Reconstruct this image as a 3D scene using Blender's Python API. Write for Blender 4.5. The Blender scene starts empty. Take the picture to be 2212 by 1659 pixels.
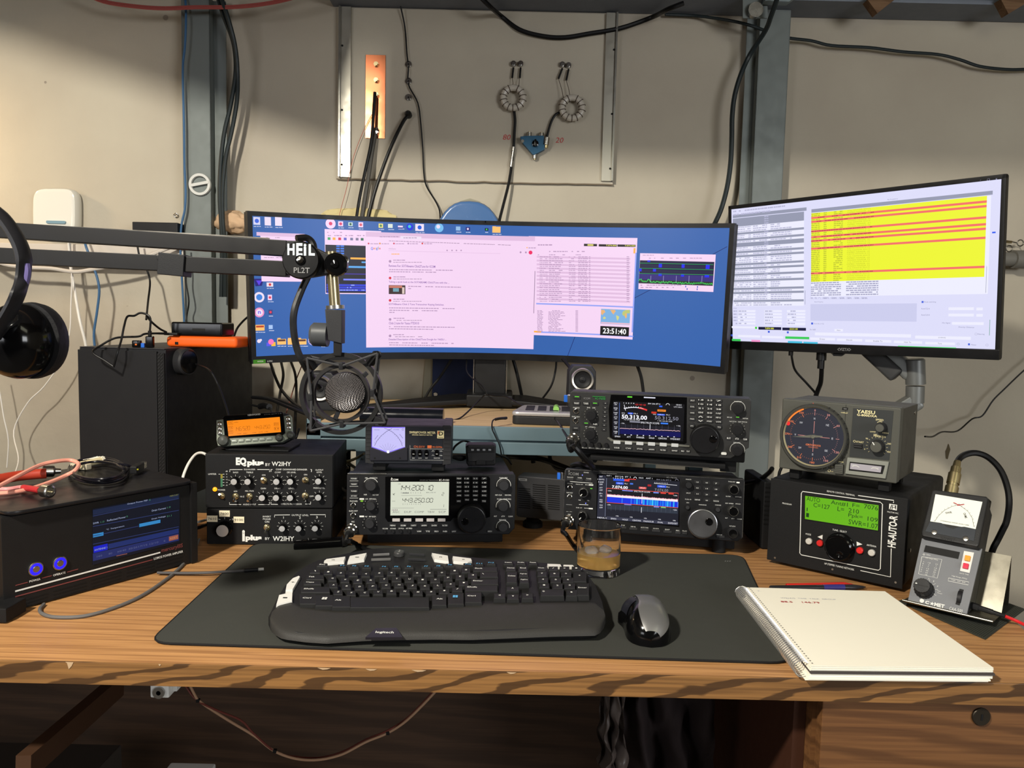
import bpy,bmesh,math,random
from mathutils import Vector as V,Matrix
random.seed(3)
PI=math.pi
sc=bpy.context.scene
COL=sc.collection
sin,cos=math.sin,math.cos

  # ------------------------------------------------------------------ camera
FPX,CX,CY=1661.0,1106.0,829.5
PIT,ROL=math.radians(4.7),0.023
CAM=V((0,0,1.185))
FW=V((0,cos(PIT),-sin(PIT)));R0=V((1,0,0));D0=V((0,-sin(PIT),-cos(PIT)))
ix=R0*cos(ROL)-D0*sin(ROL);iy=R0*sin(ROL)+D0*cos(ROL)
cam=bpy.data.cameras.new('camera');co=bpy.data.objects.new('camera',cam);COL.objects.link(co)
cam.sensor_width=36;cam.lens=FPX/2212*36;cam.clip_start=.02;cam.clip_end=50
bk=-FW
co.matrix_world=Matrix(((ix.x,-iy.x,bk.x,CAM.x),(ix.y,-iy.y,bk.y,CAM.y),(ix.z,-iy.z,bk.z,CAM.z),(0,0,0,1)))
sc.camera=co
  # ------------------------------------------------------------------ world, lamps, exposure
w=bpy.data.worlds.new('world');sc.world=w;w.use_nodes=True
w.node_tree.nodes['Background'].inputs[0].default_value=(.75,.8,.85,1)
w.node_tree.nodes['Background'].inputs[1].default_value=.25
sc.view_settings.view_transform='Standard';sc.view_settings.look='None'
sc.view_settings.exposure=0;sc.view_settings.gamma=1;sc.view_settings.use_curve_mapping=False


def lamp(name,loc,target,power,rgb,sx,sy=None,spread=180):
    l=bpy.data.lights.new(name,'AREA');l.energy=power;l.color=rgb
    l.shape='RECTANGLE' if sy else 'DISK';l.size=sx
    if sy:l.size_y=sy
    l.spread=math.radians(spread)
    o=bpy.data.objects.new(name,l);COL.objects.link(o);o.location=loc
    o.rotation_euler=(V(target)-V(loc)).to_track_quat('-Z','Y').to_euler()
    return o


lamp('ceiling_lamp',(-.95,-.25,2.28),(-.1,1.5,.7),72,(1.0,.94,.82),.14)
lamp('ceiling_tube_lamp',(1.0,-.5,2.35),(.9,1.6,1.0),8,(1.0,.98,.74),1.2,.5)
lamp('room_fill',(2.3,-2.0,1.55),(-.5,2.3,1.8),74,(.95,.97,1.0),1.6,.8)  # unseen fill light, added to lift the shaded wall and the blacks
lamp('side_fill',(-2.5,-1.9,1.5),(-.9,2.3,1.9),26,(.95,.96,1.0),1.2,.8)  # weaker fill light added at the left, low enough to reach the upper wall
lamp('warm_wall_lamp',(-1.85,2.0,1.80),(-1.7,2.25,1.2),3.6,(1.0,.72,.42),.12)

  # ------------------------------------------------------------------ pixel rays (photo frame 2212 x 1659)
def ray(x,y):
    x=(x-CX)/FPX;y=(y-CY)/FPX
    return FW+ix*x+iy*y


def PY(x,y,Y):d=ray(x,y);return CAM+d*(Y/d.y)
def PZ(x,y,z=.75):d=ray(x,y);return CAM+d*((z-CAM.z)/d.z)


  # ------------------------------------------------------------------ materials
def lin(c):c/=255.;return c/12.92 if c<=.04045 else ((c+.055)/1.055)**2.4
def L3(c):return (lin(c[0]),lin(c[1]),lin(c[2]),1)


MATS={}
def pl(name,rgb,rough=.45,metal=0,bump=0,scale=300,spec=.3,var=.12,coat=0,trans=0,ior=1.45):
    """painted / plastic / metal surface with a noise-varied roughness and optional grain"""
    if name in MATS:return MATS[name]
    m=bpy.data.materials.new(name);m.use_nodes=True;MATS[name]=m
    nt=m.node_tree;b=nt.nodes['Principled BSDF']
    b.inputs['Base Color'].default_value=L3(rgb);b.inputs['Metallic'].default_value=metal
    b.inputs['Roughness'].default_value=rough;b.inputs['Specular IOR Level'].default_value=spec
    b.inputs['Coat Weight'].default_value=coat
    b.inputs['Transmission Weight'].default_value=trans;b.inputs['IOR'].default_value=ior
    if var:
        tc=nt.nodes.new('ShaderNodeTexCoord');n=nt.nodes.new('ShaderNodeTexNoise')
        n.inputs['Scale'].default_value=35;n.inputs['Detail'].default_value=3
        nt.links.new(tc.outputs['Object'],n.inputs['Vector'])
        mr=nt.nodes.new('ShaderNodeMapRange');nt.links.new(n.outputs[0],mr.inputs[0])
        mr.inputs[3].default_value=max(.02,rough-var);mr.inputs[4].default_value=min(1,rough+var)
        nt.links.new(mr.outputs[0],b.inputs['Roughness'])
        if bump:
            n2=nt.nodes.new('ShaderNodeTexNoise');n2.inputs['Scale'].default_value=scale
            nt.links.new(tc.outputs['Object'],n2.inputs['Vector'])
            bp=nt.nodes.new('ShaderNodeBump');bp.inputs['Strength'].default_value=bump;bp.inputs['Distance'].default_value=.001
            nt.links.new(n2.outputs[0],bp.inputs['Height']);nt.links.new(bp.outputs[0],b.inputs['Normal'])
    return m


def em(name,rgb,s=1.0):
    """lit display colour / lamp"""
    if name in MATS:return MATS[name]
    m=bpy.data.materials.new(name);m.use_nodes=True;MATS[name]=m
    b=m.node_tree.nodes['Principled BSDF'];b.inputs['Base Color'].default_value=(.004,.004,.005,1)
    b.inputs['Roughness'].default_value=.35
    b.inputs['Specular IOR Level'].default_value=.25
    b.inputs['Emission Color'].default_value=L3(rgb);b.inputs['Emission Strength'].default_value=s
    return m


E_=lambda r,g,b:em('lit_%d_%d_%d'%(r,g,b),(r,g,b))
BLK=pl('black_plastic',(22,22,24),.5,bump=.15,scale=900)
BLKG=pl('black_gloss',(8,8,9),.12,var=.04)
BLKM=pl('black_powder_coat',(17,17,18),.6,bump=.3,scale=1200)
GRAPH=pl('graphite_plastic',(38,38,40),.5,bump=.15,scale=900)
RUB=pl('black_rubber',(14,14,15),.7)
CAB=pl('cable_black',(13,13,14),.42)
WHT=pl('white_plastic',(205,205,200),.35)
INK=pl('white_print',(215,215,210),.6,var=0)
INKG=pl('grey_print',(120,120,120),.6,var=0)
INKB=pl('black_print',(10,10,10),.6,var=0)
STEEL=pl('brushed_steel',(165,163,158),.28,1)
CHROME=pl('chrome',(215,212,205),.12,1,var=.05)
GALV=pl('galvanised_steel',(112,118,116),.55,.3,bump=.1,scale=60,var=.15)
BRASS=pl('brass',(186,172,132),.3,1)
GLASSK=pl('dark_glass',(5,5,7),.08,var=.02)


  # ------------------------------------------------------------------ mesh builder
_bc={}
def _bbox(sx,sy,sz,bev,seg):
    k=(round(sx,5),round(sy,5),round(sz,5),round(bev,5),seg)
    if k not in _bc:
        bm=bmesh.new();bmesh.ops.create_cube(bm,size=1)
        for v in bm.verts:v.co=V((v.co.x*sx,v.co.y*sy,v.co.z*sz))
        b=min(bev,.49*min(sx,sy,sz))
        if b>0:bmesh.ops.bevel(bm,geom=bm.edges[:]+bm.verts[:],offset=b,segments=seg,profile=.5,affect='EDGES')
        bm.verts.index_update()
        _bc[k]=([v.co.copy() for v in bm.verts],[[v.index for v in f.verts]for f in bm.faces]);bm.free()
    return _bc[k]


_tc={}
def _text(s,bold):
    k=(s,bold)
    if k not in _tc:
        c=bpy.data.curves.new('t','FONT');c.body=s;c.size=1;c.resolution_u=2;c.offset=bold
        o=bpy.data.objects.new('t',c);me=o.to_mesh()
        vs=[v.co.copy() for v in me.vertices];fs=[list(p.vertices) for p in me.polygons]
        o.to_mesh_clear();bpy.data.objects.remove(o);bpy.data.curves.remove(c)
        _tc[k]=(vs,fs)
    return _tc[k]


def perp(d):
    d=d.normalized();a=V((0,0,1)) if abs(d.z)<.9 else V((1,0,0))
    x=a.cross(d).normalized();return x,d.cross(x)


def catmull(pts,res=6):
    pts=[V(p) for p in pts]
    if len(pts)<3:return pts
    P=[pts[0]*2-pts[1]]+pts+[pts[-1]*2-pts[-2]];out=[]
    for i in range(1,len(P)-2):
        a,b,c,d=P[i-1:i+3]
        for k in range(res):
            t=k/res
            out.append(.5*((2*b)+(c-a)*t+(2*a-5*b+4*c-d)*t*t+(3*b-a-3*c+d)*t**3))
    return out+[pts[-1]]


class MB:
    def __init__(s,mat=None,dev=None):
        s.v=[];s.f=[];s.mi=[];s.mats=[];s.dev=dev;s.cur=0
        s.use(mat or BLK)

    def use(s,m):
        if m not in s.mats:s.mats.append(m)
        s.cur=s.mats.index(m);return s

    def add(s,vs,fs,M=None):
        n=len(s.v)
        s.v+=[(M@v) if M else V(v) for v in vs]
        s.f+=[[i+n for i in f]for f in fs];s.mi+=[s.cur]*len(fs);return s

    def box(s,x0,x1,y0,y1,z0,z1,bev=0,seg=2,M=None):
        vs,fs=_bbox(abs(x1-x0),abs(y1-y0),abs(z1-z0),bev,seg)
        T=Matrix.Translation(((x0+x1)/2,(y0+y1)/2,(z0+z1)/2))
        return s.add(vs,fs,(M@T) if M else T)

    def cbox(s,c,sz,bev=0,seg=2,M=None):
        x,y,z=c;a,b,d=[q/2 for q in sz]
        return s.box(x-a,x+a,y-b,y+b,z-d,z+d,bev,seg,M)

    def bar(s,a,b,wx,wz,bev=0,up=None):
        """box beam from a to b, section wx (side) x wz (up)"""
        a,b=V(a),V(b);d=(b-a);L=d.length;d.normalize()
        u=V(up) if up else (V((0,0,1)) if abs(d.z)<.95 else V((0,1,0)))
        x=d.cross(u).normalized();u=x.cross(d)
        c=(a+b)/2
        M=Matrix(((x.x,d.x,u.x,c.x),(x.y,d.y,u.y,c.y),(x.z,d.z,u.z,c.z),(0,0,0,1)))
        vs,fs=_bbox(wx,L,wz,bev,2);return s.add(vs,fs,M)

    def lathe(s,c,d,prof,seg=24,flute=None,ang=2*PI):
        """prof: (t along d, r)"""
        c=V(c);d=V(d).normalized();x,y=perp(d);vs=[];fs=[]
        n=len(prof)
        for j in range(seg):
            a=ang*j/seg;k=1
            if flute:k=1-flute[1]*(1 if (j*flute[0]//seg*2+(2*j*flute[0]//seg)%2)%2 else 0)
            for t,r in prof:vs.append(c+d*t+(x*cos(a)+y*sin(a))*r*k)
        for j in range(seg):
            q=(j+1)%seg
            for i in range(n-1):fs.append([j*n+i,q*n+i,q*n+i+1,j*n+i+1])
        if prof[0]==prof[-1]:return s.add(vs,fs)
        if prof[0][1]>1e-6:fs.append([j*n for j in range(seg)][::-1])
        if prof[-1][1]>1e-6:fs.append([j*n+n-1 for j in range(seg)])
        return s.add(vs,fs)

    def cyl(s,c,d,r,h,seg=20,bev=0):
        return s.lathe(c,d,[(0,r),(h-bev,r),(h,r-bev)]if bev else [(0,r),(h,r)],seg)

    def tube(s,pts,r,seg=8,res=5,smooth=True,closed=False):
        P=catmull(pts,res) if smooth else [V(p) for p in pts]
        if closed:P=P[:-1]if (P[0]-P[-1]).length<1e-6 else P
        n=len(P);vs=[];fs=[];prev=None
        for i,p in enumerate(P):
            a=P[(i-1)%n]if (closed or i>0) else p
            b=P[(i+1)%n]if (closed or i<n-1) else p
            t=(b-a).normalized()
            if prev is None:x,y=perp(t)
            else:
                x=(prev-t*prev.dot(t))
                x=x.normalized() if x.length>1e-6 else perp(t)[0]
                y=t.cross(x)
            prev=x
            rr=r(i/(n-1)) if callable(r) else r
            for j in range(seg):
                g=2*PI*j/seg;vs.append(p+(x*cos(g)+y*sin(g))*rr)
        for i in range(n if closed else n-1):
            k=(i+1)%n
            for j in range(seg):
                q=(j+1)%seg;fs.append([i*seg+j,i*seg+q,k*seg+q,k*seg+j])
        if not closed:fs+=[list(range(seg))[::-1],[(n-1)*seg+j for j in range(seg)]]
        return s.add(vs,fs)

    def torus(s,c,d,R,r,seg=36,seg2=8):
        x,y=perp(V(d));c=V(c)
        return s.tube([c+(x*cos(2*PI*i/seg)+y*sin(2*PI*i/seg))*R for i in range(seg)],r,seg2,smooth=False,closed=True)

    def prism(s,poly,a0,a1,axis='y',bev=0):
        """poly of 2D points; axis y: (x,z), axis z: (x,y), axis x: (y,z)"""
        f={'y':lambda p,a:(p[0],a,p[1]),'z':lambda p,a:(p[0],p[1],a),'x':lambda p,a:(a,p[0],p[1])}[axis]
        if bev:
            bm=bmesh.new();n=len(poly)
            A=[bm.verts.new(f(p,a0)) for p in poly];B=[bm.verts.new(f(p,a1)) for p in poly]
            bm.faces.new(A);bm.faces.new(B[::-1])
            for i in range(n):bm.faces.new([A[i],B[i],B[(i+1)%n],A[(i+1)%n]])
            es=[e for e in bm.edges if len({v in A for v in e.verts})==1]
            bmesh.ops.recalc_face_normals(bm,faces=bm.faces[:])
            bmesh.ops.bevel(bm,geom=es,offset=bev,segments=2,profile=.5,affect='EDGES')
            bm.verts.index_update();s.add([v.co.copy() for v in bm.verts],[[v.index for v in q.verts]for q in bm.faces]);bm.free();return s
        n=len(poly);vs=[f(p,a0) for p in poly]+[f(p,a1) for p in poly]
        return s.add(vs,[list(range(n)),list(range(2*n-1,n-1,-1))]+[[i,i+n,(i+1)%n+n,(i+1)%n]for i in range(n)])

  # ---- drawing on the face of a device, in crop pixels of that face
    def R(s,cx,cy,w,h,d=.0005,t=None,rd=0,bev=0):
        x,z,W,H=s.dev.m2(cx,cy,w,h)
        if t is None and not rd:return s.quad(x-W/2,x+W/2,z-H/2,z+H/2,d)
        t=d if t is None else t
        if rd:
            r=min(W,H)*rd;P=[]
            for sx,sz,a in ((1,-1,-PI/2),(1,1,0),(-1,1,PI/2),(-1,-1,PI)):
                for k in range(5):
                    g=a+PI/8*k;P.append((x+sx*(W/2-r)+r*cos(g),z+sz*(H/2-r)+r*sin(g)))
            return s.prism(P,-d,-d+t,bev=bev)
        if t>.0008 or bev:return s.box(x-W/2,x+W/2,-d,-d+t,z-H/2,z+H/2,bev)
        return s.quad(x-W/2,x+W/2,z-H/2,z+H/2,d)

    def quad(s,x0,x1,z0,z1,d):
        c=s.dev.curv if s.dev else None
        n=1 if not c else max(1,int(abs(x1-x0)/.03)+1)
        vs=[]
        for i in range(n+1):
            x=x0+(x1-x0)*i/n;vs+=[s.mp(x,z0,d),s.mp(x,z1,d)]
        return s.add(vs,[[2*i,2*i+2,2*i+3,2*i+1]for i in range(n)])

    def mp(s,x,z,d):
        c=s.dev.curv if s.dev else None
        if c:return V(((c-d)*sin(x/c),(c-d)*cos(x/c)-c,z))
        return V((x,-d,z))

    def T(s,txt,cx,cy,w,h,d=.0007,b=0.0,rot=0,it=0):
        x,z,W,H=s.dev.m2(cx,cy,w,h)
        if rot:W,H=H,W
        return s.text(txt,x,z,W,H,d,b,rot,it)

    def text(s,txt,x,z,W,H,d=.0007,b=0.0,rot=0,it=0):
        vs,fs=_text(txt,b)
        if not vs:return s
        ax,bx=min(v.x for v in vs),max(v.x for v in vs);ay,by=min(v.y for v in vs),max(v.y for v in vs)
        kx,ky=W/max(bx-ax,1e-6),H/max(by-ay,1e-6);mx,my=(ax+bx)/2,(ay+by)/2
        if txt in '-.':ky=min(ky,kx)
        if txt in '1I':kx=min(kx,ky*1.1)
        cr,sr=cos(rot),sin(rot);o=[]
        for v in vs:
            px,pz=(v.x-mx)*kx,(v.y-my)*ky;px+=pz*it
            o.append(s.mp(x+px*cr-pz*sr,z+px*sr+pz*cr,d))
        return s.add(o,fs)

    def L(s,pts,w,d=.0006):
        """polyline in crop px, w metres"""
        q=[V(s.dev.q(*p)) for p in pts];return s.line(q,w,d)

    def line(s,q,w,d=.0006):
        q=[V(p) for p in q];n=len(q);vs=[]
        for i,p in enumerate(q):
            t=(q[min(i+1,n-1)]-q[max(i-1,0)]);t=t.normalized() if t.length>0 else V((1,0));nn=V((-t.y,t.x))*w/2
            vs+=[s.mp(p.x+nn.x,p.y+nn.y,d),s.mp(p.x-nn.x,p.y-nn.y,d)]
        return s.add(vs,[[2*i,2*i+1,2*i+3,2*i+2]for i in range(n-1)])

    def arc(s,cx,cy,r,a0,a1,w,d=.0006,n=14):
        x,z=s.dev.q(cx,cy);R=r*s.dev.k
        return s.line([(x+R*cos(math.radians(a0+(a1-a0)*i/n)),z+R*sin(math.radians(a0+(a1-a0)*i/n))) for i in range(n+1)],w,d)

    def ticks(s,cx,cy,r0,r1,a0,a1,n,w,d=.0006):
        x,z=s.dev.q(cx,cy);k=s.dev.k
        for i in range(n):
            a=math.radians(a0+(a1-a0)*i/(n-1));c,sn=cos(a),sin(a)
            s.line([(x+r0*k*c,z+r0*k*sn),(x+r1*k*c,z+r1*k*sn)],w,d)
        return s

    def poly(s,pts,d=.0005,t=None,bev=0):
        P=[tuple(s.dev.q(*p)) for p in pts]
        if t is None:
            n=len(P);return s.add([s.mp(p[0],p[1],d) for p in P],[list(range(n))])
        return s.prism(P,-d,-d+t,bev=bev)

    def disc(s,cx,cy,r,d=.0006,seg=24):
        x,z=s.dev.q(cx,cy);R=r*s.dev.k
        return s.add([s.mp(x+R*cos(2*PI*i/seg),z+R*sin(2*PI*i/seg),d) for i in range(seg)],[list(range(seg))])

    def rod(s,cx,cy,r,h,d=0,seg=20,bev=0,prof=None,flute=None):
        """turned piece standing out of the face; prof in (height, radius factor)"""
        x,z=s.dev.q(cx,cy,h+d);R=r*s.dev.k
        pr=[(t,R*f) for t,f in prof]if prof else ([(0,R),(h-bev,R),(h,R-bev)]if bev else [(0,R),(h,R)])
        return s.lathe((x,-d,z),(0,-1,0),pr,seg,flute)

    def out(s,name,parent=None,sharp=35,M=None,fixn=False):
        me=bpy.data.meshes.new(name);me.from_pydata([tuple(v) for v in s.v],[],s.f)
        if fixn:
            bm=bmesh.new();bm.from_mesh(me);bmesh.ops.remove_doubles(bm,verts=bm.verts[:],dist=1e-6);bmesh.ops.recalc_face_normals(bm,faces=bm.faces[:]);bm.to_mesh(me);bm.free();s.mi=[0]*len(me.polygons)
        for m in s.mats:me.materials.append(m)
        me.polygons.foreach_set('material_index',s.mi)
        me.polygons.foreach_set('use_smooth',[True]*len(me.polygons))
        me.set_sharp_from_angle(angle=math.radians(sharp));me.validate()
        o=bpy.data.objects.new(name,me);COL.objects.link(o)
        if len(s.v)<30000 and sharp<60:md=o.modifiers.new('wn','WEIGHTED_NORMAL');md.keep_sharp=True
        if parent:o.parent=parent
        if M:o.matrix_world=M
        return o


def tag(o,label,cat,group=None,kind=None):
    if label:o['label']=label
    if cat:o['category']=cat
    if group:o['group']=group
    if kind:o['kind']=kind
    return o


def frame(x,y,z,yaw=0,tilt=0,roll=0):
    R=V((cos(yaw),sin(yaw),0));U=V((-sin(yaw)*sin(tilt),cos(yaw)*sin(tilt),cos(tilt)))
    R,U=R*cos(roll)+U*sin(roll),U*cos(roll)-R*sin(roll);N=U.cross(R)
    return Matrix(((R.x,N.x,U.x,x),(R.y,N.y,U.y,y),(R.z,N.z,U.z,z),(0,0,0,1)))


class Dev:
    """a thing: Empty at its base, local x right, y back, z up; the face plane is y = 0"""
    def __init__(s,name,label,cat,M,crop=(0,0,1),group=None,curv=None):
        s.M=M;s.Mi=M.inverted();s.crop=crop;s.curv=curv
        s.root=bpy.data.objects.new(name,None);s.root.empty_display_size=.02
        COL.objects.link(s.root);s.root.matrix_world=M
        tag(s.root,label,cat,group)
        c=s.Mi@CAM;s.k=-c.y/FPX*crop[2]

    def q(s,px,py,d=0):
        X=s.crop[0]+px*s.crop[2];Y=s.crop[1]+py*s.crop[2]
        o=s.Mi@CAM;r=s.Mi.to_3x3()@ray(X,Y)
        if s.curv:
  # cylinder x^2 + (y+R)^2 = R^2, far side
            c=s.curv;A=r.x**2+r.y**2;B=2*(o.x*r.x+(o.y+c)*r.y);C=o.x**2+(o.y+c)**2-c*c
            t=(-B+math.sqrt(B*B-4*A*C))/(2*A);p=o+r*t
            return (c*math.atan2(p.x,p.y+c),p.z)
        t=(-d-o.y)/r.y;p=o+r*t
        return (p.x,p.z)

    def m2(s,cx,cy,w,h,d=0):
        a=s.q(cx-w/2,cy);b=s.q(cx+w/2,cy);c=s.q(cx,cy-h/2);e=s.q(cx,cy+h/2);o=s.q(cx,cy)
        return o[0],o[1],abs(b[0]-a[0]),abs(c[1]-e[1])

    def mb(s,mat=None):return MB(mat,s)

    def knob(s,cx,cy,r,h,mat=None,cap=None,name='knob',ptr=None,skirt=0,flute=None,cr=.8):
        m=s.mb(mat or BLK)
        R=r*s.k;pr=[(0,R*(1+skirt)),(.002,R*(1+skirt)),(.0025,R),(h-.0012,R*.94),(h,R*.86)]
        x,z=s.q(cx,cy,h*.5)
        m.lathe((x,0,z),(0,-1,0),pr,48 if flute else 24,flute)
        if cap:m.use(cap).lathe((x,-h+.0005,z),(0,-1,0),[(0,R*cr),(.0012,R*cr*.96),(.0014,0)],24)
        if ptr is not None:
            a=math.radians(ptr);m.use(INK);m.line([(x+R*.35*cos(a),z+R*.35*sin(a)),(x+R*.85*cos(a),z+R*.85*sin(a))],R*.14,h+.0011 if cap else h+.0003)
        return m.out(name,s.root)

    def button(s,cx,cy,w,h,out=.002,mat=None,txt=None,name='button',ink=None,rd=0,tw=.7,th=.5,bev=.0006,par=None):
        m=s.mb(mat or BLK)
        if rd:m.R(cx,cy,w,h,out,out,rd=rd,bev=min(bev,.0005))
        else:m.R(cx,cy,w,h,out,out,bev=bev)
        if txt:m.use(ink or INK).T(txt,cx,cy,w*tw,h*th,out+.0002)
        return m.out(name,par or s.root)


def single(name,label,cat,mb,M=None,group=None,kind=None,sharp=35):
    o=mb.out(name,None,sharp,M);tag(o,label,cat,group,kind);return o


def cable(name,label,pts,r,mat=None,cat='cable',group=None,ends=None,seg=8,res=5):
    """pts: (px, py, Y) read as the photo's ray at depth Y, or Vectors"""
    P=[p if isinstance(p,V) else PY(*p) for p in pts]
    m=MB(mat or CAB).tube(P,r,seg,res)
    if ends:ends(m,P)
    return single(name,label,cat,m,group=group)
  # ================================================================== the room
def node_mat(name):
    m=bpy.data.materials.new(name);m.use_nodes=True;nt=m.node_tree
    return m,nt,nt.nodes['Principled BSDF'],lambda t:nt.nodes.new('ShaderNode'+t),nt.links.new


def wall_mat():
    m,nt,b,N,Lk=node_mat('painted_concrete')
    tc=N('TexCoord')
    n1=N('TexNoise');n1.inputs['Scale'].default_value=1.6;n1.inputs['Detail'].default_value=6;Lk(tc.outputs['Object'],n1.inputs['Vector'])
    cr=N('ValToRGB');Lk(n1.outputs[0],cr.inputs[0])
    cr.color_ramp.elements[0].position=.3;cr.color_ramp.elements[0].color=L3((168,158,142))
    cr.color_ramp.elements[1].position=.7;cr.color_ramp.elements[1].color=L3((188,181,163))
  # pits in the concrete, a few larger dark ones
    vo=N('TexVoronoi');vo.inputs['Scale'].default_value=9;Lk(tc.outputs['Object'],vo.inputs['Vector'])
    n3=N('TexNoise');n3.inputs['Scale'].default_value=3.1;n3.inputs['Detail'].default_value=2;Lk(tc.outputs['Object'],n3.inputs['Vector'])
    g=N('Math');g.operation='LESS_THAN';Lk(vo.outputs['Distance'],g.inputs[0]);g.inputs[1].default_value=.07
    g2=N('Math');g2.operation='GREATER_THAN';Lk(n3.outputs[0],g2.inputs[0]);g2.inputs[1].default_value=.58
    mu=N('Math');mu.operation='MULTIPLY';Lk(g.outputs[0],mu.inputs[0]);Lk(g2.outputs[0],mu.inputs[1])
    mu2=N('Math');mu2.operation='MULTIPLY';Lk(mu.outputs[0],mu2.inputs[0]);mu2.inputs[1].default_value=.55
    mx=N('MixRGB');Lk(mu2.outputs[0],mx.inputs[0]);Lk(cr.outputs[0],mx.inputs[1]);mx.inputs[2].default_value=L3((96,84,78))
    Lk(mx.outputs[0],b.inputs['Base Color']);b.inputs['Roughness'].default_value=.75
    n2=N('TexNoise');n2.inputs['Scale'].default_value=14;n2.inputs['Detail'].default_value=7;Lk(tc.outputs['Object'],n2.inputs['Vector'])
    bp=N('Bump');bp.inputs['Strength'].default_value=.35;bp.inputs['Distance'].default_value=.01
    sb=N('Math');sb.operation='SUBTRACT';Lk(n2.outputs[0],sb.inputs[0]);Lk(mu.outputs[0],sb.inputs[1])
    Lk(sb.outputs[0],bp.inputs['Height']);Lk(bp.outputs[0],b.inputs['Normal'])
    return m


def oak(name,light,dark,sc_=(1.2,14,14),streak=.5,rough=.38,thr=(.45,.62),wscale=3.0,dist=6,rotz=0):
    """oak: fine pores along x plus broad cathedral streaks"""
    m,nt,b,N,Lk=node_mat(name)
    tc=N('TexCoord');mp=N('Mapping');mp.inputs['Scale'].default_value=sc_;mp.inputs['Rotation'].default_value=(0,rotz,0)
    Lk(tc.outputs['Object'],mp.inputs['Vector'])
    wv=N('TexWave');wv.bands_direction='Z' if rotz else 'DIAGONAL';wv.inputs['Scale'].default_value=wscale;wv.inputs['Distortion'].default_value=dist
    wv.inputs['Detail'].default_value=3;wv.inputs['Detail Scale'].default_value=1.2;Lk(mp.outputs[0],wv.inputs['Vector'])
    cr=N('ValToRGB');Lk(wv.outputs['Fac'],cr.inputs[0])
    cr.color_ramp.elements[0].position=thr[0];cr.color_ramp.elements[0].color=(0,0,0,1)
    cr.color_ramp.elements[1].position=thr[1];cr.color_ramp.elements[1].color=(1,1,1,1)
    mp2=N('Mapping');mp2.inputs['Scale'].default_value=(6,260,260);Lk(tc.outputs['Object'],mp2.inputs['Vector'])
    n=N('TexNoise');n.inputs['Scale'].default_value=1;n.inputs['Detail'].default_value=3;Lk(mp2.outputs[0],n.inputs['Vector'])
    c2=N('ValToRGB');Lk(n.outputs[0],c2.inputs[0]);c2.color_ramp.elements[0].position=.35;c2.color_ramp.elements[1].position=.6
    c2.color_ramp.elements[0].color=L3(tuple(int(d*.35+l*.65) for d,l in zip(dark,light)));c2.color_ramp.elements[1].color=L3(light)
    f=N('Math');f.operation='MULTIPLY';Lk(cr.outputs[0],f.inputs[0]);f.inputs[1].default_value=streak
    mx=N('MixRGB');Lk(f.outputs[0],mx.inputs[0]);Lk(c2.outputs[0],mx.inputs[1]);mx.inputs[2].default_value=L3(dark)
    Lk(mx.outputs[0],b.inputs['Base Color']);b.inputs['Roughness'].default_value=rough;b.inputs['Specular IOR Level'].default_value=.35
    bp=N('Bump');bp.inputs['Strength'].default_value=.12;bp.inputs['Distance'].default_value=.0006;Lk(n.outputs[0],bp.inputs['Height']);Lk(bp.outputs[0],b.inputs['Normal'])
    return m


WALL=wall_mat()
WY=2.30
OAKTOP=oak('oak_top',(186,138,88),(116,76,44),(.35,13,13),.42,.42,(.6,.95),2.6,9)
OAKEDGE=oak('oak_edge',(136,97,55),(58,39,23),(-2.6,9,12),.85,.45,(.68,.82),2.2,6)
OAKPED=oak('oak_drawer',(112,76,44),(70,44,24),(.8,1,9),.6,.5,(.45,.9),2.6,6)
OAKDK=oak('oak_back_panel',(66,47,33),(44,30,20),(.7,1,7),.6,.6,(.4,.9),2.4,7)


def st(name,mb):o=mb.out(name);o['kind']='structure';return o


st('wall_back',MB(WALL).box(-2.8,2.8,WY,WY+.2,0,2.45))
st('wall_left',MB(WALL).box(-2.9,-2.8,-2.4,WY+.2,0,2.45))
st('wall_right',MB(WALL).box(2.8,2.9,-2.4,WY+.2,0,2.45))
st('wall_front',MB(pl('dim_front_wall',(84,78,70),.9,bump=.3,scale=12)).box(-2.8,2.8,-2.5,-2.4,0,2.45))
st('floor',MB(pl('grey_concrete_floor',(96,92,88),.8,bump=.3,scale=40)).box(-2.9,2.9,-2.5,WY+.2,-.1,0))
JO=oak('joist_timber',(120,92,66),(80,56,36),(1,5,5),.5,.8)
cl=st('ceiling',MB(pl('ceiling_boards',(92,80,66),.85,bump=.3,scale=30)).box(-2.9,2.9,-2.5,WY+.2,2.45,2.5))
for k in range(6):
    x=-2.2+k*.88
    MB(JO).box(x-.02,x+.02,1.3,WY-.02,2.30,2.45).out('joist',cl)
  # two unseen bars, standing in for a duct, shaped to shade the wall top
MB(JO).bar((-2.67,1.08,2.76),(-.67,1.08,2.157),.04,.40).out('shade_bar',cl)
MB(JO).box(-.67,.75,1.06,1.10,1.957,2.45).out('shade_bar',cl)

  # steel beam above the wall
bm_=MB(pl('dark_painted_steel',(112,118,128),.55,.2,bump=.3,scale=30))
z0=2.075
bm_.box(-.54,2.78,WY-.12,WY-.002,z0,z0+.012,.002).box(-.54,2.78,WY-.05,WY-.04,z0+.012,z0+.20,.001).box(-.54,2.78,WY-.12,WY-.002,z0+.20,z0+.212,.002)
single('steel_beam','dark grey steel beam running along the top of the wall','beam',bm_)
mort=MB(pl('crumbled_mortar',(84,78,76),.9,bump=.6,scale=40))
P=[(-1.6,2.16)]+[(-1.6+i*.045,2.122+random.uniform(-.006,.006)) for i in range(24)]+[(-.54,2.16)]
mort.prism(P,WY-.006,WY-.0005)
single('mortar_strip','ragged dark mortar line at the top left of the wall','mortar',mort)


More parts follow.
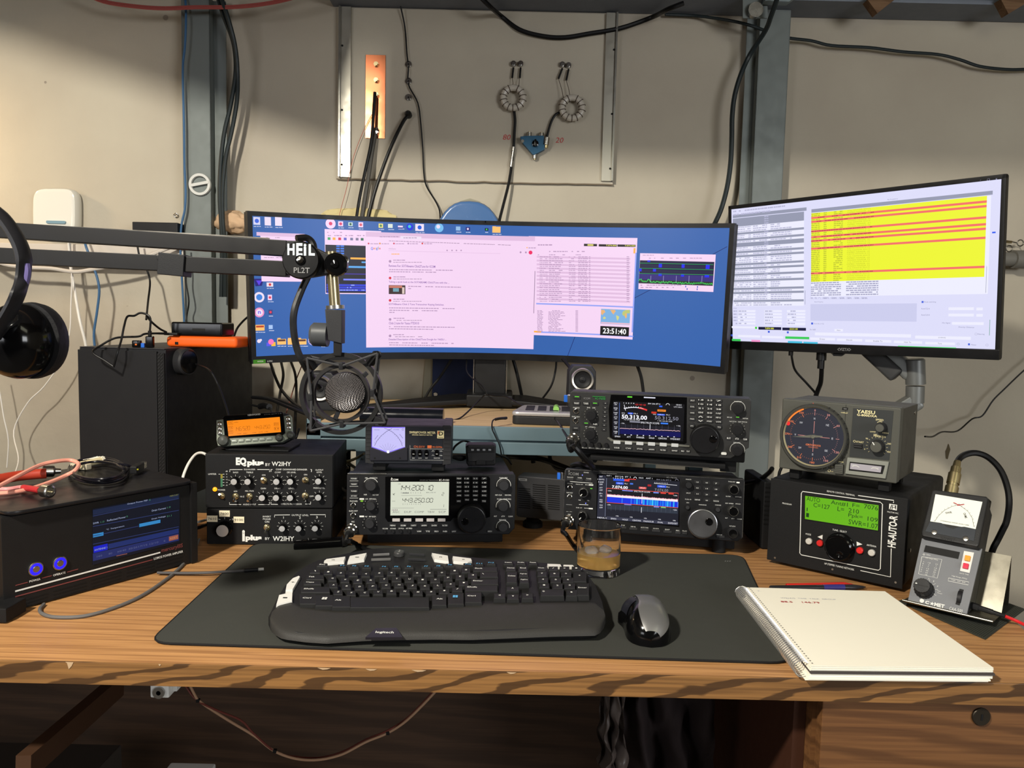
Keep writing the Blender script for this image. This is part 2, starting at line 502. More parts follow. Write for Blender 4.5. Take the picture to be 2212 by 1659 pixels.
  # two galvanised columns standing against the wall
def column(xl,xr,xs,label,side):
    """front face between xl..xr, darker flange out to xs"""
    m=MB(GALV);y=WY-.055
    m.box(xl,xr,y,y+.004,.0,2.075,.001)
    m.box(min(xs,xl if side<0 else xr),max(xs,xl if side<0 else xr),y+.03,y+.034,0,2.075,.001)
    m.box(xl,xl+.004,y,WY-.002,0,2.075,.001).box(xr-.004,xr,y,WY-.002,0,2.075,.001)
    return single('steel_column',label,'column',m)


column(-.957,-.877,-.842,'galvanised steel column left of the wide monitor, white ring on it',1)
column(.675,.762,.648,'galvanised steel column between the two monitors',-1)

  # ------------------------------------------------------------------ panel with two metal strips on the wall
W=Dev('access_panel','painted wall panel held by two vertical metal strips above the wide monitor','panel',frame(0,WY,0),(700,0,.3376))
m=W.mb(WALL)
x0,zb=W.q(85,1150);x1,zb2=W.q(1845,1185)
m.box(x0,x1,-.010,-.001,(zb+zb2)/2,2.07,.001);m.out('board',W.root)
AL=pl('aluminium_strip',(168,164,152),.42,.85,bump=.1,scale=20,var=.15)
for px in (140,1805):
    x,z=W.q(px,1140 if px<900 else 1165);m=W.mb(AL)
    m.prism([(x-.0165,z),(x+.0165,z),(x+.0165,2.07),(x-.0165,2.07)],-.020,-.010)
    s_=.010 if px>900 else -.010
    m.use(pl('strip_fold',(150,148,140),.35,.9)).box(x-.0185+(.001 if s_<0 else .030),x-.0185+(.006 if s_<0 else .035),-.026,-.010,z,2.07)
    m.use(RUB)
    for zz in (z+.035,z+.19,z+.37):m.lathe((x+s_*.8,-.0205,zz),(0,-1,0),[(0,.003),(.001,.003),(.0015,0)],10)
    m.out('strip',W.root)
m=W.mb(pl('panel_sealant',(128,116,100),.9,bump=.5,scale=60))
m.tube([V((x0+(x1-x0)*i/30,-.009,(zb+zb2)/2+random.uniform(-.0015,.0015))) for i in range(31)],.0022,6,1);m.out('sealant_bead',W.root)

  # copper ground bar
cu=Dev('copper_ground_bar','copper ground plate with bolts fixed on the wall panel','ground plate',frame(0,WY-.011,0),(700,0,.3376))
a=cu.q(268,352);b2=cu.q(390,888)
m=cu.mb(pl('copper',(196,120,84),.32,1,var=.12));m.box(a[0],b2[0],-.003,0,b2[1],a[1],.0004);m.out('plate',cu.root)
for py in (408,510,605,845):
    m=cu.mb(BRASS if py!=845 else CHROME);m.rod(332,py,16,.008,.003,6);m.rod(332,py,9,.014,.003,12);m.out('bolt',cu.root)
  # bare feed-through posts beside it
for py,lab in ((410,'topmost of the three small bare posts left on the panel'),(518,'middle of the three small bare posts left on the panel'),(622,'lowest of the three small bare posts left on the panel')):
    d=Dev('feedthrough_post',lab,'connector post',frame(0,WY-.011,0),(700,0,.3376),group='bare feed-through posts')
    m=d.mb(STEEL);m.rod(540,py,20,.003,0,20);m.rod(540,py,12,.012,0,16);m.use(RUB).rod(540,py,5,.0125,0,10);m.out('socket',d.root)

  # binding posts and toroid coils
TOR=pl('clear_toroid_wrap',(185,178,165),.3)
WIRE=pl('enamel_wire',(74,58,50),.35,.4)
def coil(cx,cy,r,label,leads):
    d=Dev('toroid_coil',label,'coil',frame(0,WY-.012,0),(700,0,.3376),group='toroid coils')
    x,z=d.q(cx,cy,.02);R=r*d.k
    m=d.mb(TOR).torus((x,-.018,z),(0,-1,0),R*.78,.009,32,10);m.out('core',d.root)
    m=d.mb(WIRE)
    for k in range(13):
        a=PI*1.72*k/12+PI*.64;c=V((x+R*.78*cos(a),-.018,z+R*.78*sin(a)));rd=V((cos(a),0,sin(a)))
        m.tube([c+rd*.0105*cos(g)+V((0,-1,0))*.0105*sin(g) for g in [2*PI*i/10 for i in range(10)]],.0009,5,smooth=False,closed=True)
    m.out('winding',d.root)
    m=d.mb(WIRE)
    for ax,ay,bx,by in leads:
        p=d.q(ax,ay,.01);q_=d.q(bx,by,.02);m.tube([V((p[0],-.010,p[1])),V(((p[0]+q_[0])/2+.002,-.016,(p[1]+q_[1])/2)),V((q_[0],-.02,q_[1]))],.0009,5)
    m.out('lead',d.root)
coil(1210,625,78,'left toroid coil wound with dark wire on the panel',[(1205,500,1205,580),(1250,500,1235,575)])
coil(1588,690,80,'right toroid coil wound with dark wire on the panel',[(1500,505,1535,650),(1550,515,1575,640)])
for i,(px,py,qx,qy) in enumerate(((1212,405,1204,500),(1258,405,1253,500),(1525,410,1500,505),(1565,415,1550,515))):
    d=Dev('binding_post',['leftmost of the four clear binding posts with a black lug','second clear binding post from the left with a black lug','third clear binding post from the left with a black lug','rightmost of the four clear binding posts with a black lug'][i],'connector post',frame(0,WY-.011,0),(700,0,.3376),group='binding posts above the coils')
    m=d.mb(STEEL).rod(px,py,17,.010,0,12);m.rod(px,py,9,.016,0,10);m.out('post',d.root)
    p=d.q(px,py+28,.008);q_=d.q(qx,qy,.008)
    m=d.mb(CAB).tube([V((p[0],-.008,p[1])),V((q_[0],-.010,q_[1]))],.0028,8);m.out('lug_sleeve',d.root)

  # blue coaxial switch
SWB=pl('blue_hammered_paint',(52,92,120),.4,.3,bump=.3,scale=300)
d=Dev('coaxial_switch','small blue antenna switch with black knob and silver sockets on the panel','switch',frame(0,WY-.012,0),(700,0,.3376))
m=d.mb(SWB);m.poly([(1255,885),(1285,880),(1400,878),(1410,890),(1410,965),(1345,1000),(1335,1000),(1262,915)],.022,.022,bev=.0015);m.out('housing',d.root)
m=d.mb(STEEL);m.rod(1270,902,10,.024,0,12);m.out('screw',d.root)
m=d.mb(BLKG);x,z=d.q(1352,915,.03);m.lathe((x,-.022,z),(0,-1,0),[(0,.0095),(.002,.0095),(.003,.006),(.010,.005),(.012,0)],20);m.box(x-.003,x+.003,-.036,-.022,z-.010,z+.010,.0015);m.out('knob',d.root)
for px,py,dz in ((1312,862,1),(1390,865,1),(1348,1002,-1)):
    x,z=d.q(px,py,.01);m=d.mb(STEEL);m.cyl((x,-.011,z-dz*.006),(0,0,dz),.0075,.012,16);m.use(BRASS).cyl((x,-.011,z+dz*.006),(0,0,dz),.003,.003,10);m.out('socket',d.root)
x,z=d.q(1420,905,.02);m=d.mb(STEEL);m.cyl((x,-.02,z-.010),(.1,0,1),.0085,.022,16,.001);m.use(BRASS).cyl((x,-.018,z-.018),(.1,0,1),.006,.008,12);m.out('plug',d.root)
def pq(px,py,dpt=.02):return PY(700+.3376*px,.3376*py,WY-dpt)
cable('coil_cable','short black coax from the right coil to the blue switch',[pq(1520,715),pq(1480,735),pq(1450,790),pq(1425,880)],.0035)
def cend(m,P):
    m.use(STEEL)
    for a,b,r in ((940,985,.0052),(985,1000,.0042),(1000,1030,.0036),(1030,1068,.005)):
        m.tube([pq(1213-(a-940)*.14,a,.022),pq(1213-(b-940)*.14,b,.022)],r,12)
cable('feed_cable','black coax with silver connector running down from the left coil',[pq(1215,705),pq(1222,770),pq(1218,850),pq(1213,940),pq(1200,1060,.02),pq(1180,1180,.03),pq(1150,1300,.04),pq(1120,1420,.05),pq(1100,1520,.06)],.0042,ends=cend)
RED=pl('red_marker',(186,70,70),.7,var=0)
for s_,px,lab in (('80',1170,'red handwritten eighty beside the left coil cable'),('20',1508,'red handwritten twenty right of the blue switch')):
    dd=Dev('handwritten_number',lab,'marking',frame(0,WY-.0104,0),(700,0,.3376));m=dd.mb(RED)
    m.T(s_,px,878 if px<1300 else 897,48,34,.0005,it=.2);m.out('ink',dd.root)

  # cables crossing the panel
cable('ground_cable','thick black cable dropping from the upper copper bolt',[pq(325,590,.03),pq(318,700,.035),pq(303,900,.04),pq(262,1100,.045),pq(225,1280,.05),pq(195,1480,.05)],.0045,group='cables from the copper plate')
cable('braided_ground_strap','grey braided strap dropping from the lower copper bolt',[pq(335,820,.02),pq(310,950,.03),pq(280,1150,.045),pq(248,1350,.05),pq(230,1480,.05)],.0065,pl('tinned_braid',(84,82,78),.5,.5,bump=.5,scale=500),'strap')
cable('coax_cable','black coax angling down from a round black connector on the panel',[pq(540,735,.03),pq(500,790,.035),pq(420,960,.04),pq(340,1180,.045),pq(290,1360,.05),pq(265,1480,.05)],.0050,
      ends=lambda m,P:m.lathe(pq(542,738,.012),(0,-1,0),[(0,.010),(.018,.010),(.024,.007),(.03,.004)],12))
cable('thin_red_wire','thin red wire slanting from the copper plate to the monitor top',[pq(320,710,.02),pq(265,810),pq(190,1000),pq(145,1200),pq(110,1330),pq(95,1400),pq(85,1500)],.0009,pl('red_wire',(170,96,84),.5),'wire')
cable('thin_black_cable','thin black cable wandering down across the panel to the monitor',[pq(490,40,.03),pq(518,180),pq(530,340),pq(540,430),pq(540,540),pq(600,660),pq(620,800),pq(632,960),pq(638,1100),pq(655,1190),pq(720,1300),pq(742,1370),pq(740,1500,.04)],.0022)
cable('ceiling_cable','thick dark cable drooping from the beam at top centre',[pq(960,-60,.14),pq(1060,40,.13),pq(1130,100),pq(1250,190),pq(1400,232),pq(1540,240),pq(1700,215),pq(1900,180),pq(2100,110),pq(2200,60,.13),pq(2300,20,.14)],.0065,group='cables along the beam')

  # ------------------------------------------------------------------ blue access cover behind the monitor
hole=MB(pl('hole_edge',(150,146,128),.85,bump=.5,scale=40))
BLUE=pl('blue_plastic',(72,108,158),.25,var=.08)
BLUED=pl('dark_blue_panel',(20,34,72),.5)
ow=Dev('wall_cover','blue domed plastic cover set in the wall behind the wide monitor','cover',frame(0,WY,0),(700,0,.3376))
def arch(cx,top,hw,base,n=24,p=2.6):
    P=[]
    for i in range(n+1):
        a=PI*i/n;c=cos(a);s_=sin(a)
        P.append((cx+hw*math.copysign(abs(c)**(2/p),c),top-(top-base)*(1-s_**(1.1))))
    return P
cx_,zt=ow.q(935,1298);hw=ow.q(1200,1400)[0]-cx_
ow.mb(pl('hole_edge',(140,134,112),.85,bump=.5,scale=40)).prism(arch(cx_,zt+.012,hw+.018,.62)+[(cx_-hw-.018,.60),(cx_+hw+.018,.60)],-.006,-.0005).out('rim',ow.root)
m=ow.mb(BLUE);m.prism(arch(cx_,zt,hw,1.30)+[(cx_-hw,1.28),(cx_+hw,1.28)],-.05,-.007,bev=.012);m.out('dome',ow.root)
m=ow.mb(BLUED);m.box(cx_-hw*.83,cx_+hw*.83,-.02,-.007,.80,1.28,.002);m.out('lower_panel',ow.root)
for px,py in ((941,852),(1091,849)):
    p=PY(px,py,WY-.022);m=ow.mb(STEEL);m.cyl((p.x,-.02,p.z),(0,-1,0),.0065,.004,14,.001);m.out('screw',ow.root)

  # expanding-foam blobs
FOAM=pl('expanding_foam',(205,172,138),.9,bump=.6,scale=60)
FOAMY=pl('yellow_foam',(205,190,140),.9,bump=.6,scale=60)
def blob(c,s3,mat,label,n=5,seed=1,name='foam_blob'):
    rnd=random.Random(seed);bm=bmesh.new()
    bmesh.ops.create_icosphere(bm,subdivisions=4,radius=1)
    from mathutils import noise
    for v in bm.verts:
        p=v.co.copy();k=1+.28*noise.noise(p*1.9+V((seed,0,0)))+.14*noise.noise(p*5+V((0,seed,0)))
        v.co=V((p.x*s3[0]*k,p.y*s3[1]*k,p.z*s3[2]*k))+V(c)
    m=MB(mat);bm.verts.index_update();m.add([v.co.copy() for v in bm.verts],[[v.index for v in f.verts]for f in bm.faces]);bm.free()
    return single(name,label,'foam',m,sharp=80)
p=PY(503,480,WY-.02);blob(p,(.048,.03,.032),FOAM,'beige expanding foam bulging beside the left column',seed=4)
p=PY(775,470,WY-.002);blob(p,(.10,.008,.028),FOAMY,'flat yellowish foam patch behind the top of the wide monitor',seed=7)
p=PY(1985,965+0,WY-.001)
m=MB(pl('wall_scar',(92,82,62),.9));pp=PY(2047,975,WY-.0008)
m.add([pp+V((dx*.001,0,dz*.001)) for dx,dz in ((-4,-22),(2,-24),(5,-8),(8,6),(3,20),(0,24),(-3,10),(-7,0))],[list(range(8))]);single('wall_scar','small dark scar in the paint right of the rotator controller','mark',m)

  # ------------------------------------------------------------------ cables left column
def pc(px,py,dpt=.075):return PY(.3376*px,.3376*py,WY-dpt)
GB=pl('cable_green_black',(30,38,40),.45)
cable('coax_cable','left of the two thick dark cables looping beside the left column',[pc(1380,-60,.10),pc(1430,100,.09),pc(1490,260),pc(1508,400),pc(1500,530),pc(1470,700),pc(1435,850),pc(1412,1050),pc(1405,1250),pc(1415,1430),pc(1420,1600),pc(1415,1900)],.0062,GB,group='pair of dark cables at the left column')
cable('coax_cable','right of the two thick dark cables looping beside the left column',[pc(1400,-60,.12),pc(1460,120,.11),pc(1505,300,.09),pc(1520,480),pc(1515,650),pc(1480,850),pc(1445,1000),pc(1425,1200),pc(1425,1400),pc(1440,1600),pc(1440,1900)],.0062,GB,group='pair of dark cables at the left column')
BLC=pl('blue_cable',(58,96,134),.45)
cable('network_cable','blue network cable hanging down the left side of the left column',[pc(1185,-40,.06),pc(1190,120),pc(1183,300),pc(1170,420),pc(1172,600),pc(1178,820),pc(1180,1050),pc(1188,1220),pc(1182,1340),pc(1160,1450),pc(1155,1620),pc(1165,1800),pc(1180,2100),pc(1182,2400,.1)],.0032,BLC)
RW=pl('red_cable',(150,72,66),.5)
for k,dy in ((0,0),(1,9),(2,17)):
    cable('red_wire',['upper strand of the red wires drooping across the top left','middle strand of the red wires drooping across the top left','lowest strand of the red wires drooping across the top left'][k],
          [pc(500,-70+dy,.12),pc(660,0+dy,.12),pc(860,32+dy,.12),pc(1050,45+dy,.12),pc(1250,38+dy,.11),pc(1500,36+dy,.12),pc(1720,12+dy,.12),pc(1900,-30+dy,.12),pc(2050,-70,.12)],.0022,RW,'wire',group='red wires at the top left')

  # white knob-like ring on the column
d=Dev('ring_hook','white ring with a crossbar stuck on the left column','hook',frame(0,WY-.056,0),(0,0,.3376))
x,z=d.q(1282,1182);R=62*d.k
m=d.mb(WHT);m.lathe((x,0,z),(0,-1,0),[(0,R*.80),(0,R*1.12),(.006,R*1.12),(.008,R*1.08),(.008,R*.84),(.006,R*.80),(0,R*.80)],40);m.out('ring',d.root)
m=d.mb(WHT);m.bar((x-R*.9,-.007,z-.004),(x+R*.95,-.007,z+.007),.006,.009,.0015);m.out('crossbar',d.root)

  # wall router, shelf rail and conduit at the left
d=Dev('wall_router','glossy white rounded router on the wall at the left','router',frame(0,WY,0),(0,0,.3376))
P=[]
for i in range(40):
    a=2*PI*i/40;c,s_=cos(a),sin(a)
    P.append((398+140*math.copysign(abs(c)**.45,c),1370-155*math.copysign(abs(s_)**.45,s_)))
m=d.mb(pl('white_gloss',(222,220,210),.12,var=.03));m.poly(P,.045,.045,bev=.014);m.out('housing',d.root)
m=d.mb(pl('blue_grey_clip',(120,150,165),.3));m.R(420,1435,120,18,.05,.01,rd=.4);m.out('clip',d.root)
m=MB(pl('white_rail',(196,188,178),.45))
a=PY(0,500,WY);b_=PY(400,520,WY)
m.box(-2.3,-.96,WY-.05,WY-.002,PY(200,575,WY-.05).z,PY(200,528,WY-.05).z,.003)
single('wall_rail','long white plastic rail along the wall behind the microphone arm','rail',m)
m=MB(BLK);m.box(PY(318,500,WY).x,PY(412,500,WY).x,WY-.09,WY-.002,PY(360,515,WY-.05).z,PY(360,484,WY-.05).z,.002)
single('wall_box','small black box on the wall left of the left column','box',m)
WC=pl('white_cable',(198,190,180),.4)
cable('white_cable','thick white cable sagging behind the microphone arm',[PY(-40,545,2.2),PY(0,568,2.2),PY(50,577,2.2),PY(110,580,2.2),PY(160,587,2.2),PY(200,582,2.2),PY(250,573,2.2),PY(300,560,2.2),PY(340,545,2.21),PY(380,530,2.22),PY(420,520,2.24)],.0055,WC)
cable('white_cable','thin white cord looping from the router to the lower left',[PY(146,505,2.21),PY(150,560,2.2),PY(155,600,2.2),PY(153,660,2.2),PY(150,720,2.2),PY(132,780,2.2),PY(95,835,2.2),PY(60,870,2.2),PY(30,930,2.2),PY(40,990,2.15),PY(30,1030,2.1)],.0018,pl('white_cord',(225,220,212),.4))
cable('white_cable','white flat cord dropping straight behind the computer tower',[PY(150,505,2.22),PY(152,570,2.22),PY(160,620,2.22),PY(172,690,2.2),PY(186,750,2.2),PY(190,820,2.2)],.004,pl('white_cord',(225,220,212),.4))
cable('white_cable','thin white cord hanging under the headphones at the far left',[PY(-10,800,2.2),PY(0,850,2.2),PY(8,900,2.2),PY(18,950,2.2),PY(15,1010,2.2)],.0018,pl('white_cord',(225,220,212),.4))
cable('network_cable','blue network cable waving down behind the left end of the tower',[PY(180,500,2.23),PY(185,530,2.2),PY(200,570,2.2),PY(214,620,2.2),PY(210,670,2.2),PY(203,720,2.2),PY(206,760,2.2),PY(210,800,2.2)],.0034,BLC)
cable('power_cable','thin dark cable hanging from behind the arm to the tower top',[PY(295,520,2.2),PY(303,560,2.2),PY(318,585,2.2),PY(324,610,2.2),PY(320,650,2.15),PY(316,690,2.05)],.0028)
cable('power_cable','thin wavy dark cable hanging beside the blue one above the black drive',[PY(398,530,2.2),PY(402,580,2.2),PY(402,610,2.2),PY(408,650,2.2),PY(404,680,2.2),PY(402,700,2.1),PY(405,760,2.1)],.0022)
  # a small eye hook on the wall
m=MB(STEEL);p=PY(380,465,WY-.006);m.torus(p,(0,1,.3),.006,.0012,16,6)
single('eye_hook','tiny metal eye hook in the wall above the black wall box','hook',m)

  # ------------------------------------------------------------------ right side
def pr_(px,py,dpt=.07):return PY(1400+.3671*px,.3671*py,WY-dpt)
cable('coax_cable','thick dark cable curving down along the right column',[pr_(760,-10,.2),pr_(725,90,.17),pr_(690,180,.12),pr_(600,320),pr_(545,440),pr_(510,560),pr_(495,680),pr_(492,820),pr_(485,960),pr_(465,1100),pr_(430,1230),pr_(390,1320),pr_(350,1400,.1),pr_(330,1500,.12)],.0068,GB)
cable('ceiling_cable','dark cable running from the beam across the right wall',[pr_(100,85,.02),pr_(300,95,.02),pr_(500,125,.065),pr_(620,155,.065),pr_(700,185,.05),pr_(820,222,.04),pr_(960,240,.03),pr_(1080,268,.03),pr_(1300,280,.03),pr_(1500,305,.03),pr_(1700,320,.03),pr_(1830,350,.03),pr_(1950,390,.03),pr_(2100,408,.03),pr_(2212,408,.03),pr_(2400,395,.03)],lambda t:.0045,GB,group='cables along the beam')
  # conduit clamp at the top of the right column
d=Dev('conduit_fitting','grey metal conduit fitting at the top of the right column','fitting',frame(0,WY-.13,0),(1400,0,.3671))
m=d.mb(GALV);m.poly([(555,-40),(700,-40),(700,110),(555,110)],.004,.004);m.out('bracket',d.root)
m=d.mb(pl('pale_grey_paint',(120,132,136),.5));m.poly([(680,-40),(860,-40),(850,10),(800,46),(660,40)],.04,.03,bev=.004);m.out('body',d.root)
m=d.mb(STEEL);m.rod(635,55,42,.016,.004,20);m.out('nut',d.root)
for i,(x0_,x1_) in enumerate(((1260,1420),(2030,2230))):
    m=MB(JO);a=pr_(x1_,-40,.13);b_=pr_(x0_+40,55,.13)
    m.bar(V((a.x,WY-.135,a.z)),V((b_.x,WY-.135,b_.z)),.03,.045)
    single('timber_stub',['brown timber stub against the beam right of the column','brown timber stub against the beam at the top right corner'][i],'timber',m,group='timber stubs at the beam')
  # pipe and hooks at the right edge
m=MB(pl('grey_pipe',(110,108,102),.5));z_=PY(2190,560,WY-.05).z
m.tube([V((1.30,WY-.05,z_)),V((1.75,WY-.05,z_))],.020,16);m.tube([V((PY(2188,560,WY-.05).x,WY-.05,z_)),V((PY(2230,560,WY-.05).x,WY-.05,z_))],.026,16)
single('wall_pipe','grey pipe coming out from behind the right monitor at the right edge','pipe',m)
m=MB(STEEL)
for px,py in ((2180,537),(2204,525)):
    p=PY(px,py,WY-.03);m.torus(p,(0,1,0),.009,.0016,16,6);m.tube([p+V((-.009,0,0)),p+V((-.04,0,.006))],.0016,6)
m.use(BRASS).tube([PY(2160,521,WY-.03),PY(2185,523,WY-.03)],.004,8)
single('wire_hooks','two small wire rings beside the right edge of the right monitor','hooks',m)
cable('thin_black_cable','thin black cable running up the wall right of the rotator controller',[PY(1998,943,1.9),PY(2015,943,2.0),PY(2035,933,2.1),PY(2068,931,2.2),PY(2100,905,2.25),PY(2122,898,2.25),PY(2145,865,2.25),PY(2170,840,2.25),PY(2212,800,2.25),PY(2260,760,2.25)],.0022)
  # ================================================================== desk
dk=bpy.data.objects.new('desk',None);COL.objects.link(dk);tag(dk,'oak veneer desk with thick streaked front edge and a drawer pedestal on the right','desk')
YF,YB=.922,1.655
MB(OAKTOP).prism([(-1.35,YF+.003),(.715,YF+.003),(.765,1.115),(.86,1.47),(.86,YB),(-1.35,YB)],.722,.75,'z',bev=.0006).out('desktop',dk)
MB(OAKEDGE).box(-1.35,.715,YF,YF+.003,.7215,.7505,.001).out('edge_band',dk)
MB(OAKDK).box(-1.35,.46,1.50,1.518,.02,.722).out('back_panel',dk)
xs=PZ(1760,1520,.72).x
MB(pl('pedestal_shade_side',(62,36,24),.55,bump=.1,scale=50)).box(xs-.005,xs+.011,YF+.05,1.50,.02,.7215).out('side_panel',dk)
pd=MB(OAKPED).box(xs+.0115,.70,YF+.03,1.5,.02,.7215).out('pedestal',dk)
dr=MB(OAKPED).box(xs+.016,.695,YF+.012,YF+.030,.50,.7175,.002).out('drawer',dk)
p=PY(2118,1547,YF+.012)
m=MB(pl('dark_bronze',(58,52,44),.4,.7)).cyl((p.x,YF+.012,p.z),(0,-1,0),.0115,.003,28,.0008);m.use(RUB).box(p.x-.0012,p.x+.0012,YF+.0085,YF+.0092,p.z-.004,p.z+.004);m.out('lock',dr)
  # chips in the laminate edge
for px,w_ in ((150,.010),(345,.003),(700,.016),(802,.014),(905,.018),(1105,.012)):
    ch=MB(pl('laminate_chip',(176,148,116),.8));p=PY(px,1420+px*.031,YF-.0003);x=p.x
    ch.prism([(x-w_/2,.7505),(x+w_/2,.7503),(x+w_*.25,.7503-(.005 if px==150 else .0016)),(x-w_*.1,.7503-(.009 if px==150 else .0022)),(x-w_*.3,.7503-.0012)],YF-.0006,YF-.0001)
    ch.out('edge_chip',dk)
  # desk mat
mt=[PZ(320,1393),PZ(1712,1437),PZ(1604,1203),PZ(552,1176)]
def rounded(pts,r,n=5):
    out=[]
    for i,p in enumerate(pts):
        a=pts[i-1];b=pts[(i+1)%len(pts)];da=(a-p).normalized();db=(b-p).normalized()
        for k in range(n+1):
            t=k/n;out.append((p+da*r*(1-t)**2+db*r*t**2))
    return [(q.x,q.y) for q in out]
m=MB(pl('mat_cloth',(58,59,55),.85,bump=.25,scale=1500,spec=.25));RM=rounded(mt,.03)
m.prism(RM,.7505,.7535,'z',bev=.0008)
dm=single('desk_mat','large black cloth desk mat under the keyboard','mat',m)
m=MB(pl('mat_stitch',(20,20,22),.8,bump=.4,scale=1500));m.tube([V((x,y,.7528)) for x,y in RM],.0013,6,smooth=False,closed=True);m.out('stitched_edge',dm)
mk=MB(INKG);
for k in range(3):
    p=PZ(1567+5*k,1212,.7537);mk.prism([(p.x-.002,p.y-.002),(p.x,p.y-.002),(p.x+.002,p.y+.002),(p.x,p.y+.002)],.7536,.7538,'z')
mk.out('logo',dm)
MATZ=.7537

  # dark underside things
dkt=bpy.data.objects.new
m=MB(WHT);p=PY(352,1487,YF+.03);m.box(p.x-.012,p.x+.012,YF+.02,YF+.05,p.z-.008,.7213,.002);m.box(p.x+.012,p.x+.018,YF+.03,YF+.05,p.z-.004,.7213,.001)
m.use(STEEL).lathe((p.x,YF+.02,p.z),(0,-1,0),[(0,.0075),(.003,.0075),(.003,.003),(0,.003)],20)
single('under_desk_bracket','small white metal bracket under the desk edge at the left','bracket',m)
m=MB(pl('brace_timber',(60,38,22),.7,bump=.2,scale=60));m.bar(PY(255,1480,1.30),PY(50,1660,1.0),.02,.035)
single('timber_brace','brown timber brace slanting down under the left end of the desk','brace',m)
TANW=pl('tan_wire',(150,118,92),.5)
def uy(x,y,Y=1.25):return PY(x,y,Y)
cable('looped_wire','tan and black wire pair looping below the desk',[uy(408,1475),uy(420,1500),uy(430,1514),uy(460,1535),uy(500,1560),uy(550,1590),uy(592,1622),uy(640,1639),uy(690,1641),uy(740,1629),uy(790,1603),uy(838,1583),uy(880,1555),uy(935,1500),uy(945,1485)],.0022,TANW)
cable('looped_wire','thin dark red wire following the tan loop below the desk',[uy(398,1478,1.26),uy(425,1512),uy(465,1533),uy(520,1556),uy(548,1585),uy(595,1624),uy(640,1635,1.26),uy(690,1637,1.26),uy(740,1624,1.26),uy(790,1598,1.26),uy(836,1579),uy(880,1551,1.26),uy(930,1500,1.26),uy(940,1485,1.26)],.0018,pl('dark_red_wire',(92,44,36),.5))
for (px,py),lb in zip(((428,1513),(594,1622),(838,1583)),('left','lowest','right')):
    m=MB(CAB).cbox(uy(px,py),(.006,.006,.006),.001)
    single('wire_clip',lb+' of the three small black clips on the looped wire below the desk','clip',m,group='clips on the looped wire')
  # cloth hanging under desk
def cloth(P0,P1,z0,z1,mat,nx=46,nz=34,amp=.02,seed=1,name='cloth',label='',hem=None):
    from mathutils import noise
    m=MB(mat);vs=[]
    for j in range(nz+1):
        v=j/nz
        for i in range(nx+1):
            u=i/nx;p=P0.lerp(P1,u);sp=1+.25*v
            c=(P0+P1)/2;x=c.x+(p.x-c.x)*sp;fo=sin(u*17+noise.noise(V((u*3,v*2,seed)))*4)*amp*(.4+v)
            vs.append(V((x+noise.noise(V((u*4,v*5,seed+4)))*.02*v,p.y+fo+noise.noise(V((u*9,v*7,seed)))*amp*.8,z0+(z1-z0)*v+(hem(u) if hem else 0)*v)))
    fs=[[j*(nx+1)+i,j*(nx+1)+i+1,(j+1)*(nx+1)+i+1,(j+1)*(nx+1)+i]for j in range(nz) for i in range(nx)]
    m.add(vs,fs);m.add([v+V((0,.003,0)) for v in vs],[f[::-1]for f in fs])
    return single(name,label,'cloth',m,sharp=80)
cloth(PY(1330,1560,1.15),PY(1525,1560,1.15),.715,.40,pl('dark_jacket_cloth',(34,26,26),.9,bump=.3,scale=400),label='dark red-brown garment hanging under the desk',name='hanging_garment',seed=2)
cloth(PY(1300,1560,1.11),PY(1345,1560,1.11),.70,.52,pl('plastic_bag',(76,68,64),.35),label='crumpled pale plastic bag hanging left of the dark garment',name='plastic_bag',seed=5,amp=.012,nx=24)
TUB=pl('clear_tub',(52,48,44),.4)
m=MB(TUB)
p0,p1,p2=PY(100,1598,1.3),PY(262,1608,1.3),PY(262,1608,1.15)
m.prism([(p0.x-.1,1.12),(p1.x-.04,1.12),(p1.x,1.16),(p1.x,1.30),(p0.x-.1,1.30)],.25,p1.z,'z',bev=.003)
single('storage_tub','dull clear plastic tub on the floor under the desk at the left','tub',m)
m=MB(WHT);p=PY(420,1657,1.28);m.box(p.x-.05,p.x+.03,1.22,1.3,.001,p.z-.004,.003)
single('paper_box','white carton standing on the floor at the bottom edge of the picture','box',m)

  # ================================================================== steel rack shelf behind the radios
RK=pl('rack_blue_grey',(98,118,126),.45,.1)
rk=bpy.data.objects.new('rack_shelf',None);COL.objects.link(rk);tag(rk,'blue-grey steel rack shelf with a plywood board behind the radios','shelf')
SZ=.95
yL,yR=1.66,1.70
bmM=MB(RK);zt_=SZ+.002
bmM.box(-.447,.42,1.672,1.700,SZ-.052,SZ-.012,.002).box(-.447,.42,1.664,1.672,SZ-.026,SZ+.004,.002).box(-.447,.42,1.664,1.672,SZ-.058,SZ-.030,.003).out('front_beam',rk)
PLY=oak('plywood',(206,178,134),(176,146,104),(.8,6,6),.35,.6)
MB(PLY).box(-.43,.41,1.674,2.22,SZ-.012,SZ,.001).out('board',rk)
for sx,yy in ((-.447,1.664),(.39,1.664),(-.447,2.2),(.39,2.2)):
    m=MB(RK);m.box(sx,sx+.032,yy,yy+.003,.0,SZ+.012,.001);m.box(sx,sx+.003,yy,yy+.03,.0,SZ+.012,.001)
    if sx<0 and yy<2:
        m.use(RUB)
        for zz in (SZ-.042,SZ-.095):m.lathe((sx+.018,yy-.0003,zz),(0,-1,0),[(0,.006),(.0005,.006),(.0006,0)],16)
    m.out('post',rk)
MB(RK).box(-.447,.42,2.19,2.20,SZ-.052,SZ-.002,.002).out('rear_beam',rk)
